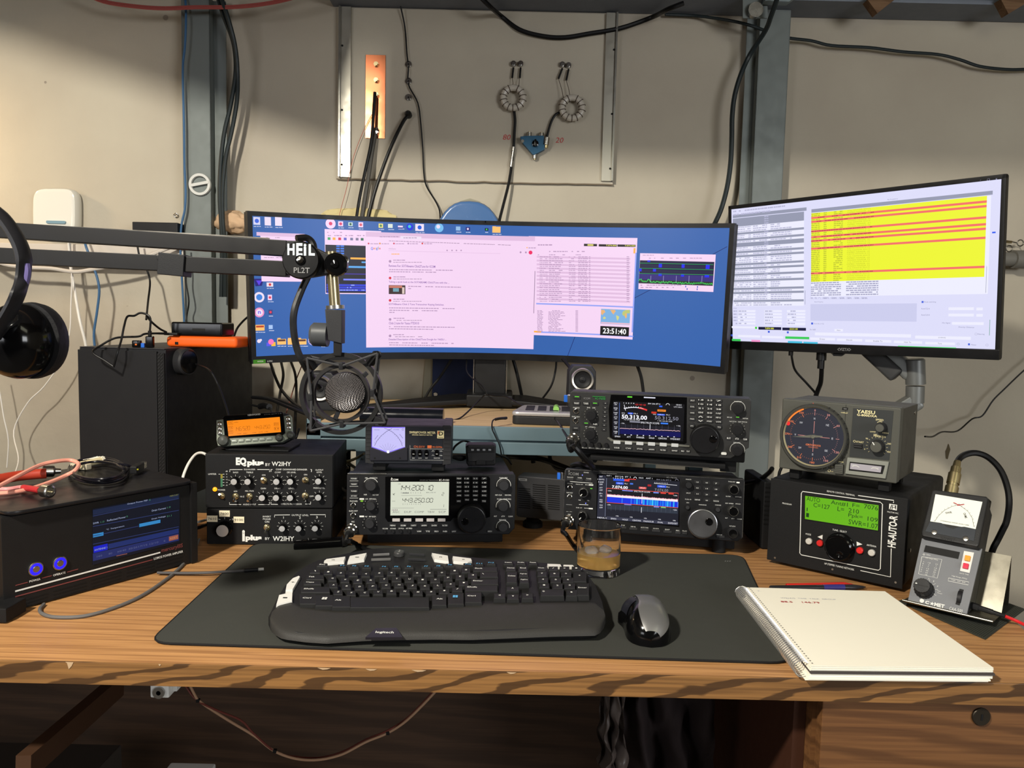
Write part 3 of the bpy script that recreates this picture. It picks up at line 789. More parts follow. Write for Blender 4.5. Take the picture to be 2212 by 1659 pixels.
  # black perforated upright seen under the beam
m=MB(BLK);a=PY(735,970,1.72);b_=PY(757,970,1.72)
m.box(a.x,b_.x,1.72,1.724,.02,SZ-.06,.001);m.out('inner_upright',rk)
m=MB(WHT);cxx=(a.x+b_.x)/2
for zz in (PY(748,975,1.72).z,PY(748,1006,1.72).z):
    m.lathe((cxx,1.7195,zz),(0,-1,0),[(0,.005),(.0004,.005),(.0005,0)],16);m.box(cxx-.0025,cxx+.0025,1.719,1.7196,zz-.011,zz)
m.out('keyhole',rk)
  # ================================================================== wide curved monitor
WM=frame(-.059,2.042,1.081,.019,-.077)
wm=Dev('curved_monitor','very wide curved black monitor on the rack shelf with a blue desktop','monitor',WM,(520,440,.25316),curv=1.0)
BEZ=pl('bezel_black',(16,16,18),.4)
Hm=.361;AH=.611
def curved_slab(mb,s0,s1,z0,z1,d0,d1,n=40):
    """slab following the screen curve, from depth d0 (front) to d1 (back, negative = behind)"""
    vs=[]
    for i in range(n+1):
        x=s0+(s1-s0)*i/n
        for z,d in ((z0,d0),(z1,d0),(z1,d1),(z0,d1)):vs.append(mb.mp(x,z,d))
    fs=[[4*i+j,4*i+4+j,4*i+4+(j+1)%4,4*i+(j+1)%4]for i in range(n) for j in range(4)]
    return mb.add(vs,fs+[[0,1,2,3],[4*n+3,4*n+2,4*n+1,4*n]])
m=wm.mb(BEZ)
curved_slab(m,-AH,AH,0,.0175,.003,-.012);curved_slab(m,-AH,AH,Hm-.011,Hm,.002,-.012)
curved_slab(m,-AH,-AH+.0115,.0175,Hm-.011,.002,-.012,1);curved_slab(m,AH-.0115,AH,.0175,Hm-.011,.002,-.012,1)
m.out('bezel',wm.root)
m=wm.mb(GRAPH);curved_slab(m,-AH+.002,AH-.002,.002,Hm-.002,-.0125,-.03);curved_slab(m,-.22,.22,.06,.30,-.0305,-.06,14);m.out('back_shell',wm.root)
  # --- the picture on the screen
BG=em('lit_desktop_blue',(50,98,172));PK=E_(246,214,244);PK2=E_(226,190,224);GRYL=E_(168,140,170);LNK=E_(140,100,170);TXT=E_(180,148,184)
DKS=E_(14,14,34);WH_=E_(240,225,245);ORG=E_(255,178,70);BLU=E_(40,60,210);NAV=E_(14,20,90)
s=wm.mb(BG)
s.quad(-AH+.0115,AH-.0115,.0175,Hm-.011,.0002)
D=[.0006]
def nx(k=1):D[0]+=.0003*k;return D[0]
  # wallpaper seam lines (K crop offset from J crop: x + (1040-520)/.25316)
KX=520/.25316
s.use(NAV)
d_=nx();s.L([(KX+735,1300),(KX+800,1130)],.0012,d_);s.L([(KX+1300,808),(KX+1460,725)],.0012,d_);s.L([(KX+1975,432),(KX+2098,366)],.0012,d_)
  # left small window
def win(cx,cy,w,h,mat,rd=.02):
    s.use(mat);return s.R(cx,cy,w,h,nx(),rd=0)
def row(x0,x1,y,h,mat,dens=.8,rnd=random.Random(5),slope=0,d=None):
    """an illegible line of print: short bars"""
    s.use(mat);x=x0
    d=d or D[0]
    while x<x1:
        w_=rnd.uniform(10,34);
        if rnd.random()<dens:s.R(min(x+w_/2,x1),y+slope*(x-x0),w_*.8,h,d)
        x+=w_
win(365,460,385,410,PK);win(340,265,410,30,PK2)
D[0]=.0014
row(210,330,290,5,GRYL);row(195,360,460,5,GRYL);row(195,350,500,5,GRYL)
  # terminal-like window behind the browser
d0=nx();s.use(PK).R(960,500,480,545,d0);d1=nx()
s.use(DKS).R(960,560,470,405,d1);d2=nx()
for r_ in range(6):
    for c_ in range(2):s.use(E_(60,120,230)).R(829+36*c_,362+r_*21,30,13,d2)
s.use(ORG).R(1010,468,150,16,d2);s.use(E_(90,170,240)).R(975,540,200,16,d2).R(1060,500,60,12,d2);s.use(E_(120,130,245)).R(975,648,200,14,d2);s.use(E_(60,40,160)).R(975,600,200,8,d2)
s.use(BLU).R(900,695,335,17,d2).R(900,716,335,17,d2).R(900,737,335,17,d2).R(743,757,18,14,d2)
d3=nx();row(815,1050,737,8,E_(150,170,250),d=d3);row(905,940,716,8,E_(150,170,250),d=d3);row(905,960,695,8,E_(150,170,250),d=d3)
row(735,860,245,7,TXT,d=d2);row(740,1060,272,8,TXT,d=d2)
for i_,(cx,mat) in enumerate(((752,E_(60,170,100)),(795,ORG),(843,E_(220,40,80)),(890,E_(100,100,200)),(945,E_(120,120,160)),(992,E_(130,120,150)),(1035,E_(40,110,80)))):s.use(mat).R(cx,298+i_,24,22,d2)
  # list window (right)
dl=nx(2)
x0k,x1k=KX-20,KX+1320
s.use(PK).R(KX+850,715,920,850,dl)
s.use(E_(150,165,245)).R(KX+1305,760,12,680,dl+.0003).R(KX+880,866,830,12,dl+.0003).R(KX+880,1110,830,12,dl+.0003)
s.use(ORG).R(KX+1308,402,16,45,dl+.0006).R(KX+470,1091,80,14,dl+.0006)
for i in range(12):
    s.use(PK2).R(KX+870,462+i*2*16.4,800,16,dl+.0004)
for i in range(24):
    yy=454+i*16.4;row(KX+495,KX+560,yy,5,TXT,.9,d=dl+.0007);row(KX+575,KX+575+random.uniform(70,120),yy,6,TXT,.95,d=dl+.0007)
    row(KX+745,KX+795,yy,5,TXT,.8,d=dl+.0007);row(KX+825,KX+900,yy,6,TXT,.95,d=dl+.0007);s.use(TXT).R(KX+925,yy,12,6,dl+.0007).R(KX+1252,yy,22,6,dl+.0007)
row(KX+480,KX+600,352,9,TXT,.8,d=dl+.0007);row(KX+480,KX+880,408,7,TXT,.8,d=dl+.0007);row(KX+480,KX+860,436,6,TXT,.5,d=dl+.0007)
s.use(E_(30,20,24)).R(KX+932,353,112,20,dl+.0005).R(KX+1080,357,155,20,dl+.0005).R(KX+1240,359,155,20,dl+.0005)
YEL=E_(230,225,110);s.use(YEL).T('7.074.000',KX+1110,357,88,13,dl+.0009,.02).T('7.074.000',KX+1270,359,88,13,dl+.0009,.02).R(KX+932,353,50,12,dl+.0009)
for i in range(17):
    yy=912+i*11;row(KX+475,KX+515,yy,5,TXT,.95,d=dl+.0007);row(KX+570,KX+640+random.uniform(0,70),yy,5,TXT,.95,d=dl+.0007);s.use(TXT).R(KX+815,yy,22,5,dl+.0007)
  # little world map
mx_,my_=KX+1145,965
s.use(E_(126,178,226)).R(mx_,my_,250,128,dl+.0006)
LG,LO,LY=E_(190,200,120),E_(235,180,120),E_(215,215,130)
s.use(LO).poly([(mx_-122,905),(mx_-95,905),(mx_-85,925),(mx_-100,935),(mx_-110,950),(mx_-122,940)],dl+.0009)
s.use(LY).poly([(mx_-105,970),(mx_-92,962),(mx_-80,975),(mx_-92,984),(mx_-104,982)],dl+.0009)
s.use(LO).poly([(mx_-48,905),(mx_-5,905),(mx_+4,918),(mx_-8,930),(mx_-14,945),(mx_-30,930),(mx_-36,915)],dl+.0009)
s.use(LY).poly([(mx_+8,950),(mx_+32,962),(mx_+30,978),(mx_+18,998),(mx_+12,985),(mx_+8,965)],dl+.0009)
s.use(LG).poly([(mx_+58,935),(mx_+66,918),(mx_+92,905),(mx_+124,905),(mx_+124,935),(mx_+100,935),(mx_+98,968),(mx_+88,980),(mx_+80,960),(mx_+62,950)],dl+.0009)
s.use(LO).poly([(mx_+84,935),(mx_+98,935),(mx_+98,968),(mx_+88,980),(mx_+82,960)],dl+.0012)
s.use(E_(235,190,210)).R(mx_,1020,246,12,dl+.0009)
s.use(E_(10,10,12)).R(KX+1138,1087,246,78,dl+.0008)
s.use(E_(255,255,255)).T('23:51:40',KX+1138,1087,200,48,dl+.0012,.02)
  # browser
db=dl+.0016
s.use(PK).R(1795,752,1447,955,db)
s.use(PK2).R(1795,283,1447,40,db+.0004);s.use(WH_).R(1450,292,180,26,db+.0007)
row(1180,1345,283,7,TXT,.9,d=db+.001);row(1385,1500,292,7,TXT,.95,d=db+.001);row(1260,2300,318,5,GRYL,.9,slope=.035,d=db+.001)
for x_,c_ in ((1088,E_(210,60,90)),(1185,E_(230,150,60)),(1305,E_(210,60,90)),(1428,TXT),(1548,E_(220,60,60))):
    s.use(c_).disc(x_,340,7,db+.001);row(x_+12,x_+75,342,6,TXT,.95,d=db+.001)
for ch,c_,x_ in zip('Google',(E_(80,120,235),E_(230,90,80),E_(240,180,60),E_(80,120,235),E_(70,170,110),E_(230,90,80)),(1116,1133,1146,1159,1171,1184)):
    s.use(c_).T(ch,x_,383+(4 if ch=='g' else 0)-(4 if ch=='l' else 0),{'l':3.5}.get(ch,13 if ch!='G' else 18),{'G':25,'o':15,'l':25,'e':15,'g':22}[ch],db+.001,.02)
s.use(TXT).T('click2tune',1290,384,62,12,db+.001);s.use(PK2).R(1740,414,960,3,db+.001)
for x_ in (1760,1802,1840,1880):s.use(TXT).disc(x_,399,6,db+.001)
s.use(ORG)
for i in range(5):s.disc(1290+i*14,430,5,db+.001)
s.use(E_(240,40,100)).disc(KX+420,417,16,db+.001);s.use(TXT).disc(KX+335,415,8,db+.001).R(KX+380,416,14,14,db+.001)
s.use(ORG).R(KX+390,376,9,9,db+.001);row(KX+400,KX+460,378,7,TXT,d=db+.001)
items=[(488,533,'Reviews For: SOTAbeams Click2Tune for ICOM',1660,[(562,1800),(580,1660)]),
         (630,672,'Taking a quick look at the SOTABEAMS Click2Tune with the ...',1780,[]),
         (820,860,'SOTABeams Click 2 Tune Transceiver Keying Switches',1732,[(888,1818),(908,1665),(926,1302)]),
         (982,1018,'Click 2 tune for Yaesu FTDX10',1520,[(1047,1822),(1066,1640)]),
         (1122,1158,'Detailed Description of the Click2Tune Dongle for YAESU ...',1755,[(1184,1806),(1203,1650)])]
for ya,yb,t_,xe,rows_ in items:
    s.use(E_(215,50,70) if ya in (630,820) else TXT).disc(1272,ya+4,11,db+.001)
    row(1298,1390,ya-6,7,TXT,.95,d=db+.001);row(1298,1540,ya+12,5,GRYL,.9,d=db+.001)
    s.use(LNK).T(t_,(1262+xe)/2,yb,xe-1262,20,db+.001,.012)
    for yy,xx in rows_:row(1262,xx,yy,7,TXT,.92,slope=.012,d=db+.001)
s.use(E_(60,40,40)).R(1332,733,142,76,db+.001);s.use(E_(200,120,100)).R(1320,708,110,20,db+.0013);s.use(E_(110,160,175)).R(1322,735,50,30,db+.0013);s.use(E_(220,200,190)).R(1385,740,20,55,db+.0013)
row(1425,1880,704,7,TXT,.92,slope=.02,d=db+.001);row(1425,1450,724,7,TXT,1,d=db+.001)
s.use(GRYL).R(KX+453,755,6,360,db+.001)
  # waterfall window (far right)
dw=nx(2)
s.use(PK).R(KX+1668,585,645,312,dw);s.use(E_(14,12,60)).R(KX+1665,590,636,200,dw+.0004)
s.use(E_(48,34,120)).R(KX+1662,640,636,70,dw+.0006);s.use(E_(30,44,40)).R(KX+1660,672,636,30,dw+.0008)
for yy in (512,556,600):s.use(E_(30,160,80)).L([(KX+1350,yy-5),(KX+1985,yy+8)],.0012,dw+.001)
for xx,yy,w_,h_ in ((1530,527,28,34),(1725,532,26,32),(1935,540,34,36),(1480,567,26,24),(1360,565,20,24),(1528,606,28,22),(1720,611,26,22),(1928,617,38,24),(1432,490,24,14)):s.use(E_(20,30,240)).R(KX+xx,yy,w_,h_,dw+.0008)
rr=random.Random(9)
pts=[]
for i in range(120):
    base=664+i*.18-18*math.exp(-((i-3)/3.)**2)-16*math.exp(-((i-16)/3.)**2)-10*math.exp(-((i-102)/3.)**2)
    pts.append((KX+1345+i*5.3,base+rr.uniform(-9,9)))
s.use(E_(60,225,90)).L(pts,.0016,dw+.0012)
for xx in (1448,1556,1666,1775,1886):s.use(E_(170,165,210)).R(KX+xx,643,3,56,dw+.001)
row(KX+1375,KX+1480,440,5,TXT,d=dw+.0005);row(KX+1380,KX+1920,465,6,TXT,.35,d=dw+.0005);row(KX+1358,KX+1700,695,7,TXT,.8,d=dw+.0005);row(KX+1358,KX+1640,715,7,TXT,.7,d=dw+.0005)
for xx,yy in ((1747,706),(1848,710),(1759,728),(1845,730)):s.use(E_(60,90,200)).R(KX+xx,yy,8,15,dw+.0008)
  # desktop icons
def ic(cx,cy,w_,h_,mat,lab=True,inner=None):
    s.use(mat).R(cx,cy,w_,h_,.0009)
    if inner:s.use(inner).disc(cx,cy,min(w_,h_)*.28,.0013)
    if lab:row(cx-w_*.5,cx+w_*.5,cy+h_*.5+14,6,E_(200,205,230),1,d=.0009)
FOLD=E_(255,196,112)
ic(136,147,58,66,E_(215,215,245),inner=E_(60,100,220));ic(230,150,54,72,WH_);ic(321,152,58,74,WH_)
s.use(PK).disc(766,170,40,.0009);s.use(E_(225,60,110)).disc(766,170,14,.0013)
ic(852,172,42,42,PK,inner=E_(225,60,110));ic(936,175,38,32,E_(190,215,210),inner=E_(30,90,60));ic(1024,180,40,44,PK,inner=E_(225,90,110))
ic(1195,188,38,36,E_(240,225,130),inner=E_(80,140,90));ic(1276,190,40,34,E_(220,230,220));ic(1362,195,42,14,PK);ic(1362,210,42,8,E_(60,40,140),False)
s.use(E_(20,40,220)).disc(1443,198,28,.0009);s.use(E_(60,200,210)).disc(1440,195,13,.0013)
ic(1526,203,74,60,WH_,inner=E_(20,90,220));s.use(E_(120,190,240)).disc(1693,206,36,.0009);s.use(WH_).disc(1685,196,16,.0013)
ic(1855,212,38,34,E_(150,190,230));ic(1938,216,36,30,E_(40,30,120),inner=WH_);ic(2098,220,30,22,E_(16,24,24),inner=E_(60,220,110));ic(KX+128,222,70,52,FOLD);s.use(FOLD).R(KX+108,198,28,10,.0009)
s.use(E_(30,20,120)).poly([(110,640),(195,640),(180,700),(125,705)],.0009);s.use(E_(90,60,230)).poly([(130,655),(180,655),(155,698)],.0013)
ic(248,690,56,36,E_(240,225,235),inner=E_(220,40,50));s.use(WH_).disc(157,798,40,.0009);s.use(E_(60,130,220)).disc(157,798,24,.0013);ic(248,800,36,46,PK,inner=E_(225,60,90))
s.use(E_(240,150,200)).disc(158,928,38,.0009);s.use(WH_).disc(158,928,26,.0013);s.use(E_(120,110,240)).T('\u266b' if False else 'n',158,928,26,24,.0016,.03);ic(253,925,34,40,E_(60,60,120),inner=E_(230,60,90))
ic(163,1058,78,50,FOLD);s.use(E_(190,70,40)).R(163,1048,66,16,.0013);ic(255,1052,34,34,E_(170,200,245))
s.use(E_(235,24,80)).R(167,1183,84,80,.0009,rd=.2,t=.0003);s.use(WH_).disc(155,1172,15,.0013).disc(170,1163,9,.0014)
s.use(E_(240,60,90)).R(257,1178,82,76,.0009,rd=.2,t=.0003);s.use(E_(250,190,60)).R(278,1198,36,34,.0012);s.use(E_(90,90,235)).R(236,1200,34,30,.0012);s.use(E_(250,120,190)).disc(257,1178,22,.0016)
for x_ in (348,438,522):
    ic(x_,1178,76,48,FOLD);s.use(FOLD).R(x_-22,1150,28,10,.0009)
    if x_!=438:s.use(E_(90,50,40)).R(x_,1166,64,16,.0013)
s.use(E_(190,180,235)).disc(614,1168,38,.0009);s.use(E_(110,100,170)).R(612,1168,66,7,.0013).R(612,1185,60,7,.0013);ic(700,1200,30,10,E_(230,60,60))
s.out('display',wm.root)
m=wm.mb(em('green_sticker',(96,190,40),.35));m.R(156,1346,106,34,.0035);m.use(INK).T('G-SYNC',245,1342,46,12,.0036);m.use(WHT).T('NVIDIA',165,1344,50,12,.0038);m.out('sticker',wm.root)
m=wm.mb(GLASSK);m.disc(2088,155,6,.0022);m.out('webcam_dot',wm.root)
  # stand column, base on the shelf (local z of the shelf = SZ - 1.081)
zs=SZ-1.081
m=wm.mb(pl('stand_black',(26,26,27),.45));m.box(-.042,.042,.02,.075,zs+.035,.25,.004);m.use(STEEL).box(-.0455,-.043,.018,.03,zs+.03,.10).box(.043,.0455,.018,.03,zs+.03,.10);m.out('stand_neck',wm.root)
m=wm.mb(pl('stand_black',(26,26,27),.45))
for sx in (-1,1):
    m.prism([(0,.07),(0,-.015),(sx*.06,-.02),(sx*.30,-.13),(sx*.315,-.115),(sx*.10,.07)],zs+.0125,zs+.0255,'z',bev=.003)
m.box(-.062,.062,-.02,.08,zs+.006,zs+.038,.005);m.out('stand_base',wm.root)

  # ================================================================== right flat monitor on an arm
vz=Dev('flat_monitor','flat black-framed monitor on a grey arm at the right with yellow rows on screen','monitor',frame(.7612,1.7516,1.1274,-.8403,-.0909,.0063),(1540,360,.3038))
PW,PH=.305,.36
m=vz.mb(BEZ)
m.box(-PW,PW,-.002,.012,0,.021,.0015).box(-PW,PW,-.001,.012,PH-.009,PH,.0012).box(-PW,-PW+.008,-.001,.012,.0,PH,.0012).box(PW-.008,PW,-.001,.012,0,PH,.0012);m.out('bezel',vz.root)
m=vz.mb(GRAPH);m.box(-PW+.001,PW-.001,.0122,.020,.001,PH-.001,.002).box(-.2,.2,.0205,.045,.03,.25,.01);m.out('back_shell',vz.root)
s=vz.mb(E_(222,222,250));LV=E_(222,222,250);LV2=E_(205,206,238);GR=E_(150,154,176);GRX=E_(184,184,214);WHV=E_(238,238,254);YV=E_(238,246,50);RV=E_(244,112,106);GN=E_(60,205,90);DKB=E_(24,26,60)
sx0,sz0=-PW+.0085,.0212;sx1,sz1=PW-.0085,PH-.0092
s.quad(sx0,sx1,sz0,sz1,-.0005)
SWd,SHt=sx1-sx0,sz1-sz0
  # layout in screen fractions measured from the picture
TLc,TRc,BRc,BLc=vz.q(125,275),vz.q(2055,70),vz.q(2008,1322),vz.q(122,1240)
def fr(px,py):
    x,z=vz.q(px,py);return (x-sx0)/SWd,(z-sz0)/SHt
def B(u0,u1,v0,v1,mat,d=.0004):s.use(mat).quad(sx0+u0*SWd,sx0+u1*SWd,sz0+v0*SHt,sz0+v1*SHt,d)
def U(px):return fr(px,700)[0]
def Vv(px,py):return fr(px,py)[1]
rv=random.Random(11)
def vrow(u0,u1,v,h,mat,dens=.85,d=.0012):
    u=u0
    while u<u1:
        w_=rv.uniform(.006,.018)
        if rv.random()<dens:B(u,min(u+w_*.85,u1),v-h/2,v+h/2,mat,d)
        u+=w_
ul0,ul1=fr(145,650)[0],fr(648,650)[0];ur0,ur1=fr(700,560)[0],fr(1940,500)[0]
vt=fr(400,345)[1];vb=fr(400,990)[1]
B(ul0,ul1,vb,vt,WHV);B(ul0,ul1+.01,vt+.005,vt+.028,GR)
n=43;hh=(vt-vb)/n
gr={0,1,2,3,7,10,12,13,16,18,22,24,27,30,34,36,40}
for i in range(n):
    v=vt-(i+.5)*hh
    if i in gr:B(ul0,ul1,v-hh/2,v+hh/2,GR,.0008);vrow(ul0+(ul1-ul0)*.46,ul0+(ul1-ul0)*.52,v,hh*.45,GRX)
    else:
        vrow(ul0+.005,ul0+(ul1-ul0)*.27,v,hh*.45,GRX);vrow(ul0+(ul1-ul0)*.3,ul0+(ul1-ul0)*.5,v,hh*.5,GRX,.95);vrow(ul0+(ul1-ul0)*.55,ul0+(ul1-ul0)*(.68 if rv.random()<.5 else .84),v,hh*.5,GRX,.95)
  # right list
vyt=fr(1300,272)[1];vyb=fr(1300,802)[1];vwb=fr(1300,915)[1]
B(ur0,ur1+.012,vwb,vyt,WHV);B(ur0,ur1,vyb,vyt,YV,.0008)
B(ur0,ur1+.016,vyt+.004,vyt+.027,GR)
nr=36;hr=(vyt-vyb)/nr
reds={2,4,9,12,14,18,31}
OL=E_(188,195,48);RT=E_(190,80,80)
for i in range(nr):
    v=vyt-(i+.5)*hr
    if i in reds:B(ur0,ur1,v-hr*.52,v+hr*.52,RV,.0012);vrow(ur0,ur0+.24,v,hr*.5,RT,.7,.0016)
    else:vrow(ur0,ur0+.035,v,hr*.5,OL,1);vrow(ur0+.05,ur0+.062,v,hr*.5,OL,1);vrow(ur0+.09,ur0+.125,v,hr*.5,OL,.9);s.use(OL).text(['CQ N0ADR EN19','F5PBD N0ADR -21','DJ0WJ N0ADR R-10','W5ADI N0ADR 73'][(i*7//5)%4],sx0+(ur0+.185)*SWd,sz0+v*SHt,.05,hr*.62*SHt,.0016)
for i in range(7):
    v=vyb-(i+.6)*(vyb-vwb)/7.3;vrow(ur0,ur0+.12,v,hr*.55,E_(160,160,192),.9);vrow(ur0+.14,ur0+.26,v,hr*.55,E_(160,160,192),.95)
  # header texts and menus
s.use(E_(120,125,160));s.T('Band Activity',338,321,50,9,.001);s.T('Rx Frequency',1280,232,72,10,.001)
vrow(.01,fr(515,245)[0],.982,.010,GRX,.95);vrow(.01,fr(420,275)[0],.957,.011,GRX,.7)
B(fr(1960,300)[0],fr(1962,300)[0],fr(1960,900)[1],fr(1960,700)[1],GR);B(U(1978),U(2003),fr(1990,474)[1],fr(1990,463)[1],E_(40,90,240),.0009);B(fr(1967,1150)[0],fr(1970,1150)[0],fr(1967,1200)[1],fr(1967,1088)[1],E_(60,150,110),.0009)
B(fr(655,900)[0],fr(658,900)[0],fr(656,980)[1],fr(656,880)[1],GR,.0009);B(fr(1943,800)[0],fr(1946,800)[0],fr(1943,895)[1],fr(1943,710)[1],GR,.0009)
  # tabs and lower controls
for i,(a_,b_) in enumerate(((693,715),(722,742),(750,768),(778,828),(838,885),(896,940),(950,990),(1003,1045),(1052,1102))):s.use(GRX).L([(a_,940),(a_+6,928),(b_-6,930),(b_,942)],.0008,.001);vrow(fr(a_+8,936)[0],fr(b_-6,936)[0],fr(a_,936)[1],.009,GRX,.9)
B(fr(695,960)[0],fr(1452,960)[0],fr(1000,1098)[1],fr(1000,975)[1],LV2,.0007)
CB=E_(70,100,220)
for cx,cy in ((1492,962),(707,1115),(399,1174),(534,1178),(135,1199),(1822,1263)):s.use(CB).R(cx,cy,14,14,.001)
s.use(E_(130,130,165));s.T('Mode switching',1545,963,84,11,.001);s.T('AutoCQ #',1512,1010,60,11,.001);s.T('AutoCall #',1512,1054,60,11,.001);s.T('Min Signal',1660,1112,56,11,.001);s.T('Priority: Distance',1803,1143,110,12,.001);s.T('Filtering',1908,1192,48,11,.001);s.T('Callsign',158,1007,26,8,.001)
s.T('Rx 1600',712,1158,40,10,.001);s.T('Auto',895,1163,26,10,.001);s.T('Menus',1855,1266,36,9,.001);s.T('Band Hopping',754,962,60,9,.001);s.T('Show 25s on CQ',755,1117,70,9,.001)
for x_,y_,w_,h_ in ((1765,1010,180,20),(1897,1012,45,20),(1765,1055,180,20),(1897,1057,45,20),(1812,1115,225,20),(1052,1196,680,22),(1632,1216,395,22),(780,1225,175,18),(972,1232,180,18),(1175,1240,185,18),(1387,1248,200,18),(1615,1257,210,18),(895,1163,60,18),(258,1206,155,16),(425,1212,150,16),(590,1122,130,14),(215,1142,170,14)):s.use(WHV).R(x_,y_,w_,h_,.0009)
for r_ in range(5):
    for x_,w_ in ((240,125),(428,125),(592,130)):s.use(WHV).R(x_+20*0,1027+r_*22,w_,15,.0009);vrow(fr(x_-w_*.45,1027)[0],fr(x_,1027)[0],fr(x_,1027+r_*22)[1],.009,GRX,.9,.0013)
    vrow(fr(148,1027)[0],fr(175,1027)[0],fr(160,1027+r_*22)[1],.009,GRX,.9,.0013)
for t_,x_,y_ in (('Erase',780,1225),('Decode',972,1232),('Enable Tx',1175,1240),('Halt Tx',1387,1248),('Tune',1615,1257),('[CHENG]',1630,1216)):s.use(E_(120,120,150)).T(t_,x_,y_,9*len(t_)*.8,10,.0014)
s.use(DKB).R(405,1150,162,20,.0009).R(578,1155,168,20,.0009);s.use(E_(230,235,70)).T('7.074 000',404,1150,62,12,.0014,.02).T('23:51:40',576,1154,58,12,.0014,.02)
s.use(E_(60,215,40)).disc(308,1146,9,.001)
s.use(GN).R(600,1217,170,17,.0009).R(160,1232,76,15,.0009).R(1518,1288,414,17,.0009);s.use(E_(246,150,205)).R(306,1239,62,14,.0009);s.use(E_(70,190,225)).R(585,1249,102,17,.0009).R(695,1254,102,17,.0009)
s.use(GRX);s.arc(1960,92,7,0,360,.0006,.001);s.L([(1898,97),(1908,96)],.0006,.001);s.L([(2012,82),(2022,92)],.0006,.001);s.L([(2012,92),(2022,82)],.0006,.001);s.arc(1872,1190,7,0,360,.0006,.001);s.arc(1745,1261,7,0,360,.0006,.001);s.arc(1950,1268,7,0,360,.0006,.001)
s.out('display',vz.root)
m=vz.mb(INKG);m.T('VIZTA',937,1299,68,20,.0025,.02);m.L([(905,1288),(890,1298),(903,1308)],.0015,.0025);m.L([(970,1290),(984,1300),(972,1309)],.0015,.0025);m.out('logo',vz.root)
m=vz.mb(BLK);x,z=vz.q(870,1330,.0);m.prism([(x-.018,z+.008),(x+.03,z+.008),(x+.012,z-.006),(x-.006,z-.006)],.004,.010);m.use(STEEL).lathe((x-.009,.004,z+.001),(0,-1,0),[(0,.003),(.001,.003),(.0012,0)],12);m.out('bottom_tab',vz.root)

  # monitor arm (behind the flat monitor)
ARM=pl('arm_grey',(112,114,112),.4,.4);ARMD=pl('arm_dark',(52,52,52),.45)
am=bpy.data.objects.new('monitor_support',None);COL.objects.link(am);tag(am,'grey jointed monitor arm behind the flat monitor at the right','monitor arm')
def vp(px,py,d):
    o=vz.Mi@CAM;r=vz.Mi.to_3x3()@ray(px,py);return vz.M@(o+r*((d-o.y)/r.y))
m=MB(ARMD);m.bar(vp(1845,725,.075),vp(1940,812,.09),.045,.036,.006);m.out('upper_cover',am)
Ya=vp(1977,800,.10).y
m=MB(ARM);m.bar(vp(1888,728,.09),PY(1972,812,Ya+.01),.045,.036,.008);m.out('upper_arm',am)
m=MB(ARM);top=PY(1976,775,Ya);bot=PY(1978,830,Ya);m.cyl(bot,top-bot,.021,(top-bot).length,24,.003);m.out('elbow',am)
m=MB(ARM);a=PY(1977,834,Ya);b_=PY(1976,870,Ya);m.cyl(b_,a-b_,.0195,(a-b_).length,24);m.bar(PY(1985,862,Ya),PY(1880,925,Ya+.02),.035,.040,.008);m.out('lower_arm',am)
m=MB(ARM);b2=PY(1880,925,Ya+.02);m.cyl((b2.x,b2.y,.02),(0,0,1),.018,b2.z,20);m.out('pole',am)
m=MB(ARMD);c_=vp(1850,700,.058);m.bar(c_,vp(1848,725,.058),.05,.02,.005);m.bar(c_,vp(1850,725,.075),.04,.03,.005);m.out('mount_plate',am)
cable('monitor_cable','thin black power lead dropping from the bottom of the flat monitor',[PY(1709,752,1.86),PY(1711,775,1.86),PY(1718,800,1.87),PY(1740,825,1.87),PY(1758,845,1.87),PY(1770,860,1.87),PY(1790,870,1.87),PY(1820,900,1.87)],.0028,ends=lambda m,P:m.tube([P[0],P[0]+V((0,0,-.018))],.0055,10))
cable('monitor_cable','thick black video cable dropping from the bottom of the flat monitor',[PY(1775,758,1.82),PY(1775,790,1.82),PY(1773,825,1.84),PY(1766,845,1.86),PY(1755,880,1.87),PY(1750,940,1.87)],.0055,ends=lambda m,P:(m.tube([P[0]+V((0,0,.01)),P[0]+V((0,0,-.022))],.0115,12),m.tube([P[0]+V((0,0,-.02)),P[0]+V((0,0,-.042))],.008,12)))
  # ================================================================== shared pieces for the radios
def seg7(m,txt,cx,cy,w,h,d=.001,slant=.12,th=.15):
    SEG={'0':'abcdef','1':'bc','2':'abged','3':'abgcd','4':'fgbc','5':'afgcd','6':'afgedc','7':'abc','8':'abcdefg','9':'abcdfg','=':'gd','-':'g',' ':''}
    x,z,W_,H_=m.dev.m2(cx,cy,w,h)
    units=sum(.4 if c=='.' else 1 for c in txt);cw=W_/units;gw=cw*.78;t=gw*th*1.2
    px=x-W_/2
    def bar(x0,z0,x1,z1):m.line([(x0+(z0-z)*slant,z0),(x1+(z1-z)*slant,z1)],t,d)
    for c in txt:
        if c=='.':
            bar(px+cw*.1,z-H_/2+t*.2,px+cw*.1+t,z-H_/2+t*.2);px+=cw*.4;continue
        l,r,b,tp,mi=px+cw*.11,px+cw*.11+gw,z-H_/2,z+H_/2,z
        g=t*.55
        S={'a':(l+g,tp,r-g,tp),'g':(l+g,mi,r-g,mi),'d':(l+g,b,r-g,b),'f':(l,mi+g,l,tp-g),'e':(l,b+g,l,mi-g),'b':(r,mi+g,r,tp-g),'c':(r,b+g,r,mi-g)}
        for k in SEG.get(c,''):bar(*S[k])
        px+=cw


def jack(d,cx,cy,r):
    m=d.mb(CHROME);x,z=d.q(cx,cy);R=r*d.k
    m.lathe((x,0,z),(0,-1,0),[(0,R),(.0018,R),(.0022,R*.85),(.0022,R*.6),(.0003,R*.55)],24);m.use(INKB).disc(cx,cy,r*.58,.0005);m.out('jack',d.root)


